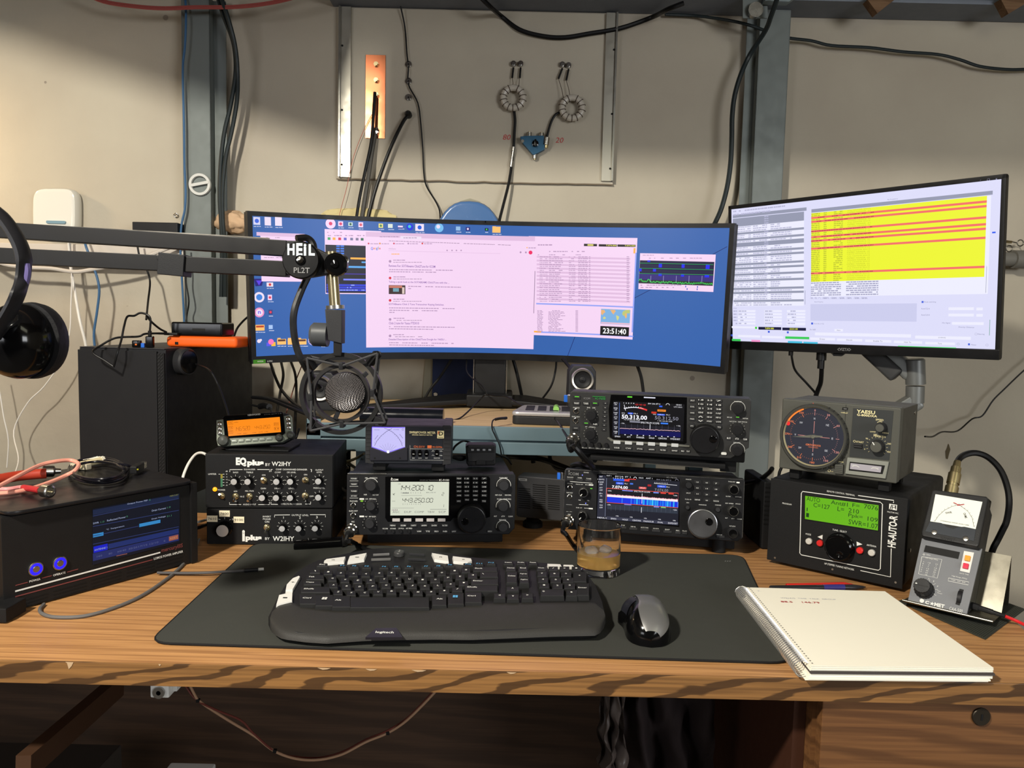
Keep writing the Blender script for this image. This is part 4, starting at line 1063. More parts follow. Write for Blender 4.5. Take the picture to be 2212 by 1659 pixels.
def mic_plug(d,cx,cy,r):
    x,z=d.q(cx,cy,.01);R=r*d.k;dv=V((-.12,-1,-.10)).normalized()
    m=d.mb(CHROME);c=V((x,0,z))
    m.lathe(c,dv,[(0,R*1.1),(.004,R*1.15),(.005,R),(.016,R),(.017,R*1.08),(.020,R*1.08),(.021,R*.9),(.026,R*.8)],28,(14,.05))
    m.use(RUB).lathe(c+dv*.026,dv,[(0,R*.6),(.008,R*.5),(.012,R*.36)],16);m.out('mic_plug',d.root)
    return d.M@(c+dv*.036)


def dial(d,cx,cy,r,h,hole,metal=False,name='tuning_dial'):
    R=r*d.k;x,z=d.q(cx,cy,h*.7);m=d.mb(RUB if not metal else GRAPH)
    m.lathe((x,0,z),(0,-1,0),[(0,R*.96),(.004,R),(h*.75,R),(h-.002,R*.97)],72,(36,.02))
    m.use(pl('spun_metal',(120,120,122),.32,.9,var=.1) if metal else pl('dial_face',(24,24,26),.3)).lathe((x,-h+.002,z),(0,-1,0),[(0,R*.96),(.0015,R*.93),(.002,R*.88),(.001,R*.85),(.001,0)],60)
    hx,hz=d.q(hole[0],hole[1],h);k=r*.22*d.k
    m.use(BLKG).lathe((hx,-h+.0008,hz),(0,-1,0),[(0,k*1.1),(.0012,k*1.1),(.0015,k),(.0005,k*.8),(-.0012+.002,0)],24)
    if metal:
        m.use(pl('spun_light',(190,190,192),.3,.9,var=.05))
    m.out(name,d.root)


def halo(m,cx,cy,r,a0=20,a1=160,w=.0008):m.arc(cx,cy,r,a0,a1,w)


  # ================================================================== transceiver with a grey LCD (centre left)
r9=Dev('transceiver','black transceiver with pale grey LCD reading 144.200.10, under the crossed-needle meter','radio',frame(-.1453,1.4186,.7802,.1002,.0264),(720,860,.2351),group=None)
m=r9.mb(BLK)
P=[(-.1575,.010),(-.150,0),(.147,0),(.1575,.012),(.1575,.112),(.154,.116),(-.154,.116),(-.1575,.112)]
m.prism(P,0,.030,bev=.002);m.out('front_panel',r9.root)
m=r9.mb(BLKM);m.box(-.152,.152,.030,.235,-.002,.113,.003);m.use(INKB)
for i in range(8):m.box(.03+i*.004,.032+i*.004,.10,.125,.1129,.1134)
m.out('case',r9.root)
m=r9.mb(RUB)
for sx in (-.11,.11):m.cyl((sx,.06,-.028),(0,0,1),.012,.027,18,.002)
m.box(-.122,.138,.035,.20,-.0240,-.003,.002);m.out('stand',r9.root)
m=r9.mb(STEEL);m.box(-.156,-.085,-.001,.004,.1135,.1165,.0008);m.use(GRAPH).box(-.084,.095,-.002,.004,.112,.1168,.001);m.out('top_trim',r9.root)
m=r9.mb(BLKG);m.poly([(478,722),(1428,718),(1440,735),(1440,1090),(1405,1100),(1105,1098),(1075,1130),(500,1135),(478,1100)],.0012,.0014,bev=.0004)
m.out('display_window',r9.root)
LCDW=em('lcd_grey',(224,228,208),.92);LCDK=em('lcd_segment',(34,36,40),.5)
s=r9.mb(LCDW);s.R(795,922,535,308,.0016)
s.use(LCDK);seg7(s,'144.200.10',757,822,325,46,.0019);seg7(s,'443.250.00',775,937,285,38,.0019)
seg7(s,'2',1007,880,22,28,.0019);seg7(s,'1',1006,988,22,26,.0019)
s.use(em('lcd_faint',(120,122,120),.8))
for t_,x_ in (('AGC',578),('DUP',685),('COMP',790),('TBW',898),('SCP',1000)):s.T(t_,x_,1044,20*len(t_)+6,17,.0019)
s.R(965,1020,150,3,.0019).R(640,1008,200,2,.0019);s.ticks(715,990,0,0,0,1,2,.0003,.0019)
for i in range(9):s.R(625+i*22,868,3,8 if i%2 else 14,.0019).R(640+i*20,972,3,8 if i%2 else 12,.0019)
s.R(665,870,60,7,.0019).R(720,893,190,2,.0019).T('USB',607,787,26,9,.0019).T('FM',555,945,24,9,.0019).T('BUSY',900,866,90,9,.0019)
s.use(LCDK).L([(547,876),(562,890)],.0007,.0019);s.L([(549,888),(566,872)],.0007,.0019)
s.use(em('lcd_purple',(120,60,110),.8)).T('1633',566,1026,50,16,.0019)
s.out('display',r9.root)
s=r9.mb(INK)
s.T('ICOM',563,749,66,20,.0016,.02).T('IC-9100',1018,752,92,17,.0016,.01);s.disc(537,735,5,.0016)
s.use(INKG).T('HF/VHF/UHF TRANSCEIVER',880,753,170,8,.0016);s.use(INK)
for t_,x_,y_,w_ in (('NR    NOTCH',348,733,110),('PHONES',188,946,70),('ELEC-KEY',186,1036,80),('MIC',182,1135,28),('AF  RF/SQL',345,927,105),('AF  RF/SQL',342,1088,105),('NR',296,886,28),('NOTCH',388,888,52),('TWIN PBT',1562,733,76),('PBT-CLR',1518,890,60),('SUB DIAL',1605,890,58),('M-CH    SUB DIAL',1570,927,130),('RIT',1490,1085,26),('dTX',1560,1085,32),('CLEAR',1628,1086,42),('RIT/dTX',1556,1118,62),('MIC GAIN',477,1198,48),('RF POWER',550,1198,50),('CW PITCH',623,1197,50),('KEY SPEED',697,1196,56)):s.T(t_,x_,y_,w_,12,.0008)
halo(s,345,800,66,25,155);halo(s,1565,800,66,-10,190);halo(s,1560,992,66,-10,190);halo(s,1558,1182,62,-10,190)
for c_ in ((345,985),(335,1150)):
    for k in range(11):
        a=math.radians(220-k*26);x_,z_=r9.q(*c_);R_=64*r9.k;s.lathe((x_+R_*cos(a),-.0006,z_+R_*sin(a)),(0,-1,0),[(0,.0005),(.0002,0)],8)
s.R(262,926,42,14,.0008).R(262,1086,42,14,.0008)
for y_ in (759,810,917):s.R(190,y_,78,2.5,.0008)
s.out('lettering',r9.root)
m=r9.mb(em('led_green',(150,220,60),1));m.R(262,945,24,10,.001,rd=.4);m.out('indicator_lamp',r9.root)
for y_,t_ in ((738,'POWER'),(789,'TRANSMIT'),(853,'TUNER'),(897,'AF VOX')):r9.button(190,y_,74,26,.002,GRAPH,t_,th=.45)
for x_ in (578,683,790,892,995):r9.button(x_,1117,70,28,.0035,pl('function_key_grey',(176,170,168),.4),name='function_button')
for x_,t_ in ((547,'MENU'),(643,'SSB'),(738,'CW/RTTY'),(833,'AM/FM'),(928,'DV/DR'),(1025,'FILTER')):r9.button(x_,1168,66,26,.002,GRAPH,t_)
for x_,t_ in ((788,'V/M'),(868,'TS'),(947,'SPEECH'),(1027,'NB'),(1108,'LOCK'),(1437,'SPEECH')):r9.button(x_,1222,52,24,.002,GRAPH,t_)
for x_ in (475,550,622,697):r9.knob(x_,1224,14,.004,name='small_knob')
KP=[['MAIN','1.8','3.5','7'],['SUB','10','14','18'],['BAND','21','24','28'],['SPLIT','50','144','430'],['A/B','V/M','MW','M-CL']]
for j,y_ in enumerate((737,775,813,853,892)):
    for i,x_ in enumerate((1155,1225,1305,1385)):r9.button(x_,y_,52,24,.0022,GRAPH,KP[j][i],name='key')
for x_,y_,t_ in ((1152,945,'XFC'),(1228,932,'MP-W'),(1305,932,'MP-R'),(1383,945,'TS')):r9.button(x_,y_,44,24,.0022,GRAPH,t_,name='key')
jack(r9,183,985,25);jack(r9,183,1078,26)
for c_,r_ in (((345,800),53),((345,988),44),((335,1152),44),((1565,800),50),((1560,992),50),((1558,1182),46)):
    r9.knob(c_[0],c_[1],r_,.013,GRAPH,flute=(24,.04),skirt=.08);
dial(r9,1272,1112,134,.020,(1212,1135))
tip=mic_plug(r9,165,1212,50)
cable('microphone_cable','black cable dropping from the silver plug of the grey-LCD radio to the desk mat',[tip,tip+V((-.002,-.012,-.012)),V((tip.x+.010,tip.y-.035,.79)),PZ(770,1175,MATZ+.004),PZ(800,1190,MATZ+.004),PZ(850,1215,MATZ+.004)+V((0,.06,0))],.0042)

  # ================================================================== top right radio (large clear digits 50.313.00)
PANEL=pl('charcoal_panel',(44,44,44),.5,bump=.15,scale=900)
r6=Dev('transceiver','charcoal transceiver on top of the right stack, screen reading 50.313.00','radio',frame(.2809,1.467,.9348,-.2586,-.0879),(1180,780,.2592))
m=r6.mb(PANEL);m.prism([(-.17,.018),(-.152,.001),(.138,.001),(.17,.024),(.17,.112),(.166,.116),(-.166,.116),(-.17,.112)],0,.030,bev=.002);m.out('front_panel',r6.root)
m=r6.mb(BLKM);m.box(-.165,.165,.030,.150,-.014,.080,.003).box(-.165,.165,.026,.034,.07,.112,.002);m.out('case',r6.root)
m=r6.mb(RUB);m.box(-.13,.13,.012,.05,-.024,-.014,.002).box(-.15,-.12,.03,.14,-.034,-.013,.002).box(.12,.15,.03,.14,-.034,-.013,.002)
m.use(STEEL).box(-.105,.10,.011,.0125,-.0235,-.022);m.out('stand',r6.root)
m=r6.mb(BLKG);m.poly([(540,278),(1172,302),(1168,680),(1150,690),(560,650),(530,632),(520,400)],.0012,.0014,bev=.0004);m.out('display_window',r6.root)
m=r6.mb(pl('silver_trim',(120,120,112),.4,.5));m.poly([(508,640),(520,632),(560,655),(1195,700),(1195,716),(540,668)],.0025,.0025,bev=.0006);m.out('screen_trim',r6.root)
BK=E_(6,6,10);WT=E_(248,248,255);GY=E_(150,150,165)
s=r6.mb(BK);s.R(848,498,592,305,.0016)
D6=.0019
s.use(E_(24,24,34)).R(578,487,46,268,D6).R(866,565,505,55,D6);s.use(E_(6,8,82)).R(866,598,505,42,D6+.0003)
s.use(E_(110,140,220)).R(609,480,3,270,D6+.0003)
for y_,t_ in ((352,'ANT 1'),(395,'METER'),(434,'P.AMP'),(470,'ATT'),(511,'AGC'),(551,'VOX'),(590,'NB')):s.use(WT).T(t_,580,y_-5,32,10,D6+.0004).T('OFF',580,y_+9,20,9,D6+.0004)
s.T('50.313.00',735,466,212,36,D6,.03);s.use(GY).T('50.312.50',1003,475,196,28,D6)
s.use(WT).arc(735,640,265,75,110,.0014,D6);s.ticks(735,640,262,275,80,110,8,.0008,D6);s.L([(650,362),(662,410)],.0009,D6)
s.use(E_(230,50,50)).arc(735,640,265,68,84,.003,D6).T('+20 +40 +60',785,362,90,14,D6+.0004)
s.use(WT).T('BW 3.0k SFT 0',900,355,100,11,D6).T('10:51',1105,364,42,12,D6).T('UTC 00:51',1098,382,68,9,D6).T('1 3 5 7 9',690,350,90,9,D6);s.arc(1013,366,14,0,180,.0007,D6)
s.use(E_(245,140,40)).R(962,411,70,17,D6);s.use(BK).T('SPLIT',962,411,50,10,D6+.0004);s.use(E_(200,50,30)).R(898,428,42,16,D6);s.use(E_(50,100,245)).R(702,434,42,13,D6).R(957,445,66,13,D6).R(955,376,26,12,D6)
s.use(WT).T('USB',702,434,24,8,D6+.0004).T('USB-D1',957,445,46,8,D6+.0004).T('VFO',642,432,28,9,D6).T('FIL1',745,436,32,9,D6).T('VFO',903,443,26,9,D6).T('FIL1',1015,447,30,9,D6).T('F2 29.600.00 USB',715,489,130,8,D6).T('1 50.125.00 USB',990,499,120,8,D6)
s.T('SPECTRUM SCOPE',865,514,155,14,D6).T('-10k',638,516,32,9,D6+.0004).T('+10k',1102,538,34,9,D6+.0004);s.use(GY).R(740,505,88,10,D6);s.use(E_(60,130,245)).R(985,518,62,12,D6)
for x_ in range(660,1120,51):s.use(E_(90,90,105)).R(x_,548+(x_-860)*.04,1.6,42,D6+.0003)
s.use(WT).R(866,545,4,44,D6+.0006)
s.use(E_(250,200,215));s.L([(615+i*10,557+i*.48+random.uniform(-3,3)) for i in range(51)],.0008,D6+.0008)
for x_,t_,w_ in ((594,'SPAN',44),(689,'ATT',32),(785,'MARKER',66),(880,'HOLD',44),(970,'CENT/FIX',72),(1075,'WIDE/SET',84)):s.use(WT).T(t_,x_,626+(x_-594)*.045,w_,13,D6+.0004)
for x_ in range(658,1080,51):s.use(WT).R(x_,611+(x_-658)*.045,10,7,D6+.0006)
s.out('display',r6.root)
s=r6.mb(INK)
for t_,x_,y_,w_ in (('PHONES',252,388,54),('ELEC-KEY',248,463,66),('MIC',238,612,26),('BAL    NR',376,388,70),('AF    RF/SQL',368,549,88),('TX',645,297,18),('RX',735,298,18),('SPLIT',938,307,34),('LOCK',1112,313,34),('MIC GAIN',318,722,40),('RF PWR',378,724,44),('CW PITCH',440,728,52),('KEY SPEED',502,731,54),('TWIN PBT',1596,338,64),('PBT-CLR',1528,468,40),('METER',1660,478,44),('NOTCH   CW PITCH',1600,505,146),('RIT/dTX',1590,680,58)):s.T(t_,x_,y_,w_,9,.0008)
s.use(INKG).T('ICOM',340,310,52,16,.0016)
s.use(INK);halo(s,1596,392,58,-20,200,.0006);halo(s,1592,738,58,-20,200,.0006)
for c_ in ((374,445),(368,606),(1592,563)):
    for k in range(12):
        a=math.radians(230-k*25.5);x_,z_=r6.q(*c_);R_=58*r6.k;s.lathe((x_+R_*cos(a),-.0006,z_+R_*sin(a)),(0,-1,0),[(0,.0005),(.0002,0)],8)
s.out('lettering',r6.root)
GLED=em('led_green_bright',(110,230,60),.9)
for cx,cy,w_,h_,mt_ in ((697,297,40,11,GLED),(862,303,96,9,em('lamp_white',(235,235,250),1)),(440,296,108,6,em('led_green_dim',(50,150,60),.8))):m=r6.mb(mt_);m.R(cx,cy,w_,h_,.0022);m.out('indicator_lamp',r6.root)
m=r6.mb(em('led_green_text',(60,170,80),.8));m.T('IC-7600',452,312,86,15,.0018,.01);m.out('model_lettering',r6.root)
for x_,y_,w_,h_,g in ((257,300,60,28,1),(254,350,60,28,0),(332,352,58,28,0),(408,354,56,28,1),(334,520,50,26,1),(410,524,50,26,0),(1595,470,44,24,1),(1522,641,46,28,0),(1590,645,46,28,0),(1658,650,46,28,0),(1162,706,58,26,0),(1138,748,36,24,0),(1184,750,36,24,0)):
    o=r6.button(x_,y_,w_,h_,.002,GRAPH,{254:'TRANSMIT',332:'TUNER',410:'NR',1522:'RIT',1590:'dTX',1658:'CLEAR',1162:'LOCK',1138:'REC',1184:'PLAY'}.get(x_),rd=.35 if y_>450 else 0)
    if g:m=r6.mb(GLED);m.R(x_,y_-5,w_*.6,h_*.24,.0023);m.out('indicator_lamp',o)
for k in range(7):r6.button(494-k*2.0,350+k*36.5,38,26,.0015,GRAPH,'-',name='screen_button',tw=.25,th=.1)
for x_ in (590,686,781,878,975,1072):r6.button(x_,674+(x_-590)*.052,58,26,.0035,em('backlit_white',(235,232,222),.75),name='function_button')
for x_,t_ in ((589,'SSB'),(685,'CW'),(780,'RTTY/PSK'),(877,'AM/FM'),(974,'FILTER'),(1071,'EXIT/SET')):r6.button(x_,720+(x_-590)*.052,64,22,.002,GRAPH,t_)
for x_,y_,w_,t_ in ((1220,327,50,'SPLIT'),(1218,378,48,'DUAL'),(1217,429,48,'CHANGE'),(1216,480,48,'MAIN')):r6.button(x_,y_,w_,34,.002,GRAPH,t_,name='key',th=.3)
KN=[['1.8','3.5','7'],['10','14','18'],['21','24','28'],['GENE','50','F-INP'],['^','MP-W','MP-R'],['v','MW','V/M']]
for j in range(6):
    for i in range(3):r6.button(1289+i*74-j*.6,321+j*35+i*4,58,24,.0025,GRAPH,KN[j][i],name='key')
for x_,y_,t_ in ((1214,537,'XFC'),(1440,548,'TS')):m=r6.mb(GRAPH);m.rod(x_,y_,24,.003,0,24,.0006);m.use(INK).T(t_,x_,y_,26,10,.0032);m.out('button',r6.root)
jack(r6,250,418,25);jack(r6,246,495,25)
m=r6.mb(GRAPH);m.R(248,568,62,54,.0015,.0015,bev=.0003);m.use(INKB).R(245,576,50,16,.0018);m.use(INK);m.L([(232,556),(262,556)],.0004,.0018);m.out('usb_port',r6.root)
for x_ in (316,377,440,501):r6.knob(x_,692+(x_-316)*.06,19,.007,name='small_knob')
for c_,r_ in (((374,447),47),((368,608),47),((1596,394),46),((1592,566),47),((1592,742),46)):r6.knob(c_[0],c_[1],r_,.015,GRAPH,flute=(24,.04),cap=BLK)
dial(r6,1322,652,122,.020,(1390,652))
m=r6.mb(WHT);m.R(1480,768,46,20,.003,.003,rd=.4);m.out('lock_button',r6.root)
m=r6.mb(pl('usb_blue',(36,96,190),.4));a=r6.q(145,318);m.box(-.1845,-.1765,.012,.018,a[1]-.008,a[1]+.006,.001);m.use(STEEL).box(-.177,-.1700,.010,.018,a[1]-.009,a[1]+.007,.0008);m.out('card',r6.root)
tip=mic_plug(r6,225,652,46)
b=r6.M@V((-.10,-.03,-.035))
cable('microphone_cable','thick black cable hanging from the silver plug of the top right radio',[tip,tip+V((.004,-.012,-.010)),PY(1240,965,1.405),PY(1262,990,1.41),PY(1280,1008,1.44),PY(1275,1011,1.50),PY(1250,1003,1.53),PY(1236,1006,1.56)],.0055)

  # ================================================================== lower right radio (colour touch screen 7.074.00)
r1=Dev('transceiver','black transceiver at the bottom of the right stack with a wide blue waterfall screen','radio',frame(.2713,1.4413,.7824,-.1872,.1085),(1180,780,.2592))
m=r1.mb(pl('satin_black_panel',(20,20,22),.4,bump=.1,scale=900));m.prism([(-.17,.004),(-.166,0),(.160,0),(.17,.008),(.17,.114),(.167,.118),(-.167,.118),(-.17,.114)],0,.022,bev=.0022);m.out('front_panel',r1.root)
m=r1.mb(BLKM);m.box(-.166,.166,.022,.195,.000,.114,.003);m.out('case',r1.root)
m=r1.mb(RUB)
for sx in (-.13,.13):m.cyl((sx,.04,-.028),(0,0,1),.013,.030,18,.002);m.cyl((sx,.17,-.0135),(0,0,1),.013,.016,18,.002)
m.box(-.128,.160,.045,.08,-.0225,-.001,.002).box(-.128,.160,.08,.17,-.0125,-.001,.002);m.out('foot_bar',r1.root)
m=r1.mb(STEEL);z_=.1172;m.line([(-.165,.1165),(.166,.1165)],.0007,.0004);m.line([(-.1688,.114),(-.1688,.006)],.0007,.0004);m.line([(.1688,.112),(.1688,.010)],.0006,.0004);m.out('edge_trim',r1.root)
m=r1.mb(BLKG);m.poly([(424,940),(1112,980),(1108,1382),(416,1312)],.0008,.001,bev=.0003);m.out('display_window',r1.root)
s=r1.mb(E_(22,24,38));s.R(766,1160,674,356,.0012);D1=.0015
s.use(E_(36,38,54)).R(460,1130,60,360,D1);s.use(E_(150,160,190)).R(497,1135,2.5,320,D1+.0003)
for y_,t_ in ((962,'ANT'),(985,'1 EXT2'),(1008,'P.AMP'),(1027,'OFF'),(1055,'ATT'),(1075,'OFF'),(1103,'IP+'),(1122,'ON'),(1155,'AGC'),(1172,'MID'),(1200,'VOX'),(1220,'OFF')):s.use(WT).T(t_,457,y_,9*len(t_),11,D1+.0004)
s.use(WT).T('7.074.00',614,1051,132,25,D1,.03);s.use(GY).T('7.074.00',960,1075,112,22,D1)
s.use(E_(40,90,235)).R(605,990,92,18,D1).R(613,1018,64,20,D1).R(962,1044,74,20,D1);s.use(E_(235,60,50)).R(672,993,42,18,D1).R(715,984,66,6,D1);s.use(E_(235,90,80)).R(803,1057,62,18,D1);s.use(E_(170,30,36)).R(860,1036,30,16,D1);s.use(E_(70,120,230)).R(711,1022,26,12,D1)
s.use(WT).T('USB-D1',613,1018,44,9,D1+.0004).T('USB-D1',962,1044,50,9,D1+.0004).T('SPLIT',803,1057,40,9,D1+.0004).T('1 3 5 7 9',600,976,84,9,D1+.0004).T('FIL1',665,1021,26,9,D1).T('FIL1',1014,1049,26,9,D1).T('ANT 1',522,955,40,9,D1).T('BW 2.4k  SFT  0',640,963,130,10,D1).T('10:51   ANT 1',828,975,112,11,D1)
s.arc(741,978,12,0,180,.0008,D1);s.L([(898,1018),(1090,1035)],.0007,D1);s.ticks(898,1018,0,0,0,1,2,.0004,D1)
s.use(GY).T('BW 2.4k SFT 0',980,990,120,9,D1);s.arc(1088,996,12,0,180,.0006,D1)
for i in range(9):s.use(WT).R(905+i*13,1012+i*.8,2,10,D1)
  # red-framed main scope
s.use(E_(8,8,16)).R(800,1128,586,86,D1)
s.use(E_(245,90,70));s.L([(505,1058),(1101,1100),(1096,1221),(503,1177),(505,1058)],.0009,D1+.0012)
a_=[(507,1102),(1098,1146)]
s.use(E_(255,238,240));s.L([(507,1120),(800,1141),(1096,1163)],.0042,D1+.0004)
pts=[(507+i*6,1110+i*.45+random.uniform(-5,3)) for i in range(99)]
s.use(E_(245,150,170));s.L(pts,.0007,D1+.0007)
rb=random.Random(4)
for i in range(74):
    x_=508+i*8;c_=E_(10,50,225) if i<26 or rb.random()<.35 else E_(20,120,240) if rb.random()<.6 else E_(30,165,245)
    s.use(c_).R(x_+4,1152+(x_-508)*.0745,8.2,46,D1+.0004)
for x_,c_ in ((632,E_(60,140,245)),(708,E_(60,140,245)),(884,E_(70,225,240)),(930,E_(50,190,245)),(1010,E_(60,190,245)),(1060,E_(60,190,245))):s.use(c_).R(x_,1152+(x_-508)*.0745,6,46,D1+.0006)
s.use(WT).R(798,1145,4,84,D1+.0009).T('SPECTRUM SCOPE',798,1088,134,11,D1+.0006).T('-20k',528,1080,36,9,D1+.0006).T('+20k',1075,1120,36,9,D1+.0006)
for x_,c_ in ((655,0),(700,0),(915,1),(975,2),(1040,2)):s.use([E_(120,130,220),E_(110,150,250),E_(235,70,60)][c_]).R(x_,1078+(x_-655)*.07,44,9,D1+.0006)
  # sub scope
s.use(E_(44,52,66)).R(800,1230,586,44,D1)
for x_ in range(540,1090,38):s.use(E_(84,92,108)).R(x_,1232+(x_-800)*.03,1.6,44,D1+.0003)
s.use(WT).R(793,1240,4,44,D1+.0006).T('-20k',522,1196,32,9,D1+.0003).T('+20k',1073,1240,34,9,D1+.0003);s.use(E_(120,210,120)).R(975,1218,40,10,D1+.0004);s.use(E_(120,140,230)).R(918,1214,44,10,D1+.0004).R(680,1195,60,8,D1+.0004)
for k,x_ in enumerate((593,710,827,945,1068)):s.use(WT).T('10k',x_,1290+k*9.5,24,9,D1)
s.use(E_(54,56,74)).poly([(503,1292),(1100,1342),(1099,1368),(502,1318)],D1)
for x_,t_,w_ in ((465,'MENU1',76),(560,'SPAN',44),(658,'HOLD',46),(754,'CENT/FIX',72),(853,'MAIN/SUB',84),(951,'DUAL',44),(1055,'EXPD/SET',80)):s.use(WT).T(t_,x_,1305+(x_-465)*.078,w_,12,D1+.0006)
s.out('display',r1.root)
s=r1.mb(INK)
s.use(INKG).T('ICOM',228,940,82,24,.0006,.01);s.disc(190,916,6,.0006)
s.T('IC-7610',1045,971,84,12,.0012);s.T('HF/50MHz TRANSCEIVER',515,936,150,7,.0006);s.use(INK)
for t_,x_,y_,w_ in (('POWER',334,929,42),('TRANSMIT',200,968,54),('TIMER',279,973,38),('TUNER',354,980,42),('PHONES',198,1020,42),('MAIN AF    RF/SQL',310,1030,126),('ELEC-KEY',196,1097,52),('SUB AF    RF/SQL',308,1225,120),('MIC',194,1278,24),('NB',278,1158,18),('NR',350,1162,18),('TWIN PBT',1545,1006,60),('FILTER',1517,1128,40),('CW FUN',1600,1132,50),('KEY SPEED    PITCH',1555,1188,124),('RIT',1502,1308,20),('dTX',1556,1312,26),('CLEAR',1610,1316,40),('MULTI',1185,986,44),('MAIN/SUB',1303,1198,62),('CHANGE',1432,1200,50),('RIT/dTX',1552,1376,50),('SPEECH',1440,1447,46),('DUAL-W',1183,1152,52),('XFC',1179,1180,24),('SPLIT',1185,1100,36)):s.T(t_,x_,y_,w_,8,.0006)
s.line([r1.q(196,1003),r1.q(385,1018)],.0008,.0006);s.line([r1.q(273,1194),r1.q(350,1198)],.0008,.0006)
s.R(374,1032,36,10,.0007).R(371,1229,34,10,.0007).R(1598,1012,26,12,.0007)
KN=[['1.8','3.5','7'],['10','14','18'],['21','24','28'],['GENE','50','MAIN/SUB']]
s.out('lettering',r1.root)
for j in range(4):
    for i in range(3):r1.button(1259+i*78,1008+j*49+i*5.5,60,30,.0012,BLK,KN[j][i],name='key',tw=.3 if len(KN[j][i])<4 else .75,th=.3)
for x_,y_,w_,t_ in ((636,1386,66,'MP-W'),(725,1398,68,'MP-R'),(819,1405,70,'AUTO TUNE'),(914,1414,70,'QUICK'),(1010,1422,72,'EXIT'),(1096,1430,46,'REC'),(1154,1434,42,'PLAY'),(1452,1462,70,''),(200,985,56,''),(279,990,56,''),(352,996,50,'')):
    r1.button(x_,y_,w_,20,.0018,GRAPH,None)
    if t_:m=r1.mb(INK);m.T(t_,x_,y_-18,min(w_,11*len(t_))*.9,9,.0006);m.out('button_lettering',r1.root)
for x_,y_ in ((301,950),(334,1000),(329,1185)):m=r1.mb(em('led_blue_white',(120,130,255),1.6));m.R(x_,y_,9,9,.001,rd=.5);m.out('indicator_lamp',r1.root)
m=r1.mb(GLED);m.R(376,1062,18,7,.0008);m.out('indicator_lamp',r1.root)
jack(r1,197,1053,21);jack(r1,194,1131,21)
m=r1.mb(INKB);m.R(190,1215,50,16,.0006).R(190,1245,50,14,.0006);m.use(INKG).R(190,1196,50,4,.0006).R(176,1254,20,4,.0008).R(205,1255,20,4,.0008);m.out('usb_port',r1.root)
for c_,r_ in (((312,1094),42),((303,1288),42),((1562,1070),42),((1558,1250),44),((1553,1432),42)):
    r1.knob(c_[0],c_[1],r_,.016,STEEL if c_[1]!=1432 else GRAPH,flute=(24,.05),cap=BLKG,cr=.8,ptr=230 if c_[0]<400 else None)
r1.knob(1186,1032,29,.012,BLK,flute=(20,.05));r1.knob(1178,1220,17,.005,GRAPH,name='small_knob');r1.knob(1430,1238,20,.004,GRAPH,name='small_knob')
dial(r1,1302,1352,122,.022,(1358,1340),metal=True)
tip=mic_plug(r1,180,1335,44)
cable('microphone_cable','black cable curving down from the silver plug of the lower right radio behind the glass',[tip,tip+V((-.003,-.012,-.010)),V((tip.x+.002,tip.y-.03,.79)),PZ(1240,1180,.7565),PZ(1262,1200,.758),PZ(1300,1192,.758)],.0045)
  # ================================================================== crossed-needle power meter on the LCD radio
pm=Dev('power_meter','black crossed-needle power meter with violet-lit dial on the LCD radio','meter',frame(-.1911,1.4238,.912,.0484,0),(720,860,.2351))
PMB=pl('meter_case',(34,36,42),.5,bump=.15,scale=900)
m=pm.mb(PMB);m.box(-.0795,.0795,.003,.11,.0,.0735,.002);m.out('case',pm.root)
m=pm.mb(GRAPH)
for sx in (-1,1):
    m.prism([(sx*.064,0),(sx*.080,.002),(sx*.080,.073),(sx*.077,.0752),(sx*.064,.0752)][::sx],0,.112,bev=.001)
    for k in range(9):m.use(INKB).box(sx*.0665 if sx<0 else .0665,sx*.0785,-.0004,.004,.010+k*.0075,.0106+k*.0075);m.use(GRAPH)
m.out('side_guard',pm.root)
m=pm.mb(pl('meter_face',(30,32,38),.45));m.box(-.064,.064,-.001,.004,.002,.0725,.001);m.out('front_panel',pm.root)
x0,x1=pm.q(357,380)[0],pm.q(660,380)[0]
m=pm.mb(pl('meter_cover_dark',(40,40,46),.3));m.poly([(340,455),(350,450),(500,505),(655,450),(680,455),(682,570),(340,570)],.0045,.0045,bev=.0008);m.use(INKB).disc(385,548,9,.0047).disc(615,548,9,.0047);m.out('dial_cover',pm.root)
s=pm.mb(em('dial_violet',(206,200,255),.95));s.poly([(357,265),(660,265),(660,452),(503,502),(352,450)],.0012)
s.use(em('dial_violet_deep',(120,90,255),1)).R(508,268,300,7,.0015);s.L([(356,447),(503,497),(657,449)],.0012,.0015);s.L([(357,268),(354,447)],.0009,.0015)
s.use(em('dial_glow',(240,240,255),1.6)).disc(504,492,12,.0018)
s.use(E_(60,55,90));s.L([(380,436),(400,395),(440,345),(490,305),(540,278)],.0006,.0017);s.L([(636,440),(622,400),(590,350),(545,310),(490,282),(470,276)],.0006,.0017)
s.use(E_(110,100,160))
for k in range(9):
    t=k/8;s.L([(384+130*t,415-125*t),(378+128*t,405-122*t)],.0004,.0017);s.L([(634-120*t,415-125*t),(642-120*t,408-125*t)],.0004,.0017)
for k in range(7):s.L([(503+(k-3)*9,478),(503+(k-3)*26,410+abs(k-3)*9)],.0003,.0016)
s.L([(382,378),(412,340)],.0007,.0017);s.L([(610,330),(640,368)],.0007,.0017);s.T('CROSS',400,290,50,9,.0017).T('POWER',580,288,50,9,.0017);s.arc(640,288,8,0,360,.0005,.0017)
s.out('dial',pm.root)
CR=pl('cream_print',(226,214,164),.6,var=0);OR=pl('orange_print',(206,104,58),.6,var=0)
s=pm.mb(CR);s.T('SWR&POWER METER',820,315,240,22,.0014,.015).T('CROSS-NEEDLE METER',818,338,190,10,.0014,.01)
s.use(OR).T('CN-501V',790,446,100,20,.0014).R(884,446,38,26,.0014).T('140~525MHz',955,448,92,15,.0014);s.use(INK).R(860,466,305,1.6,.0014);s.L([(706,432),(706,566),(1015,570)],.0003,.0014)
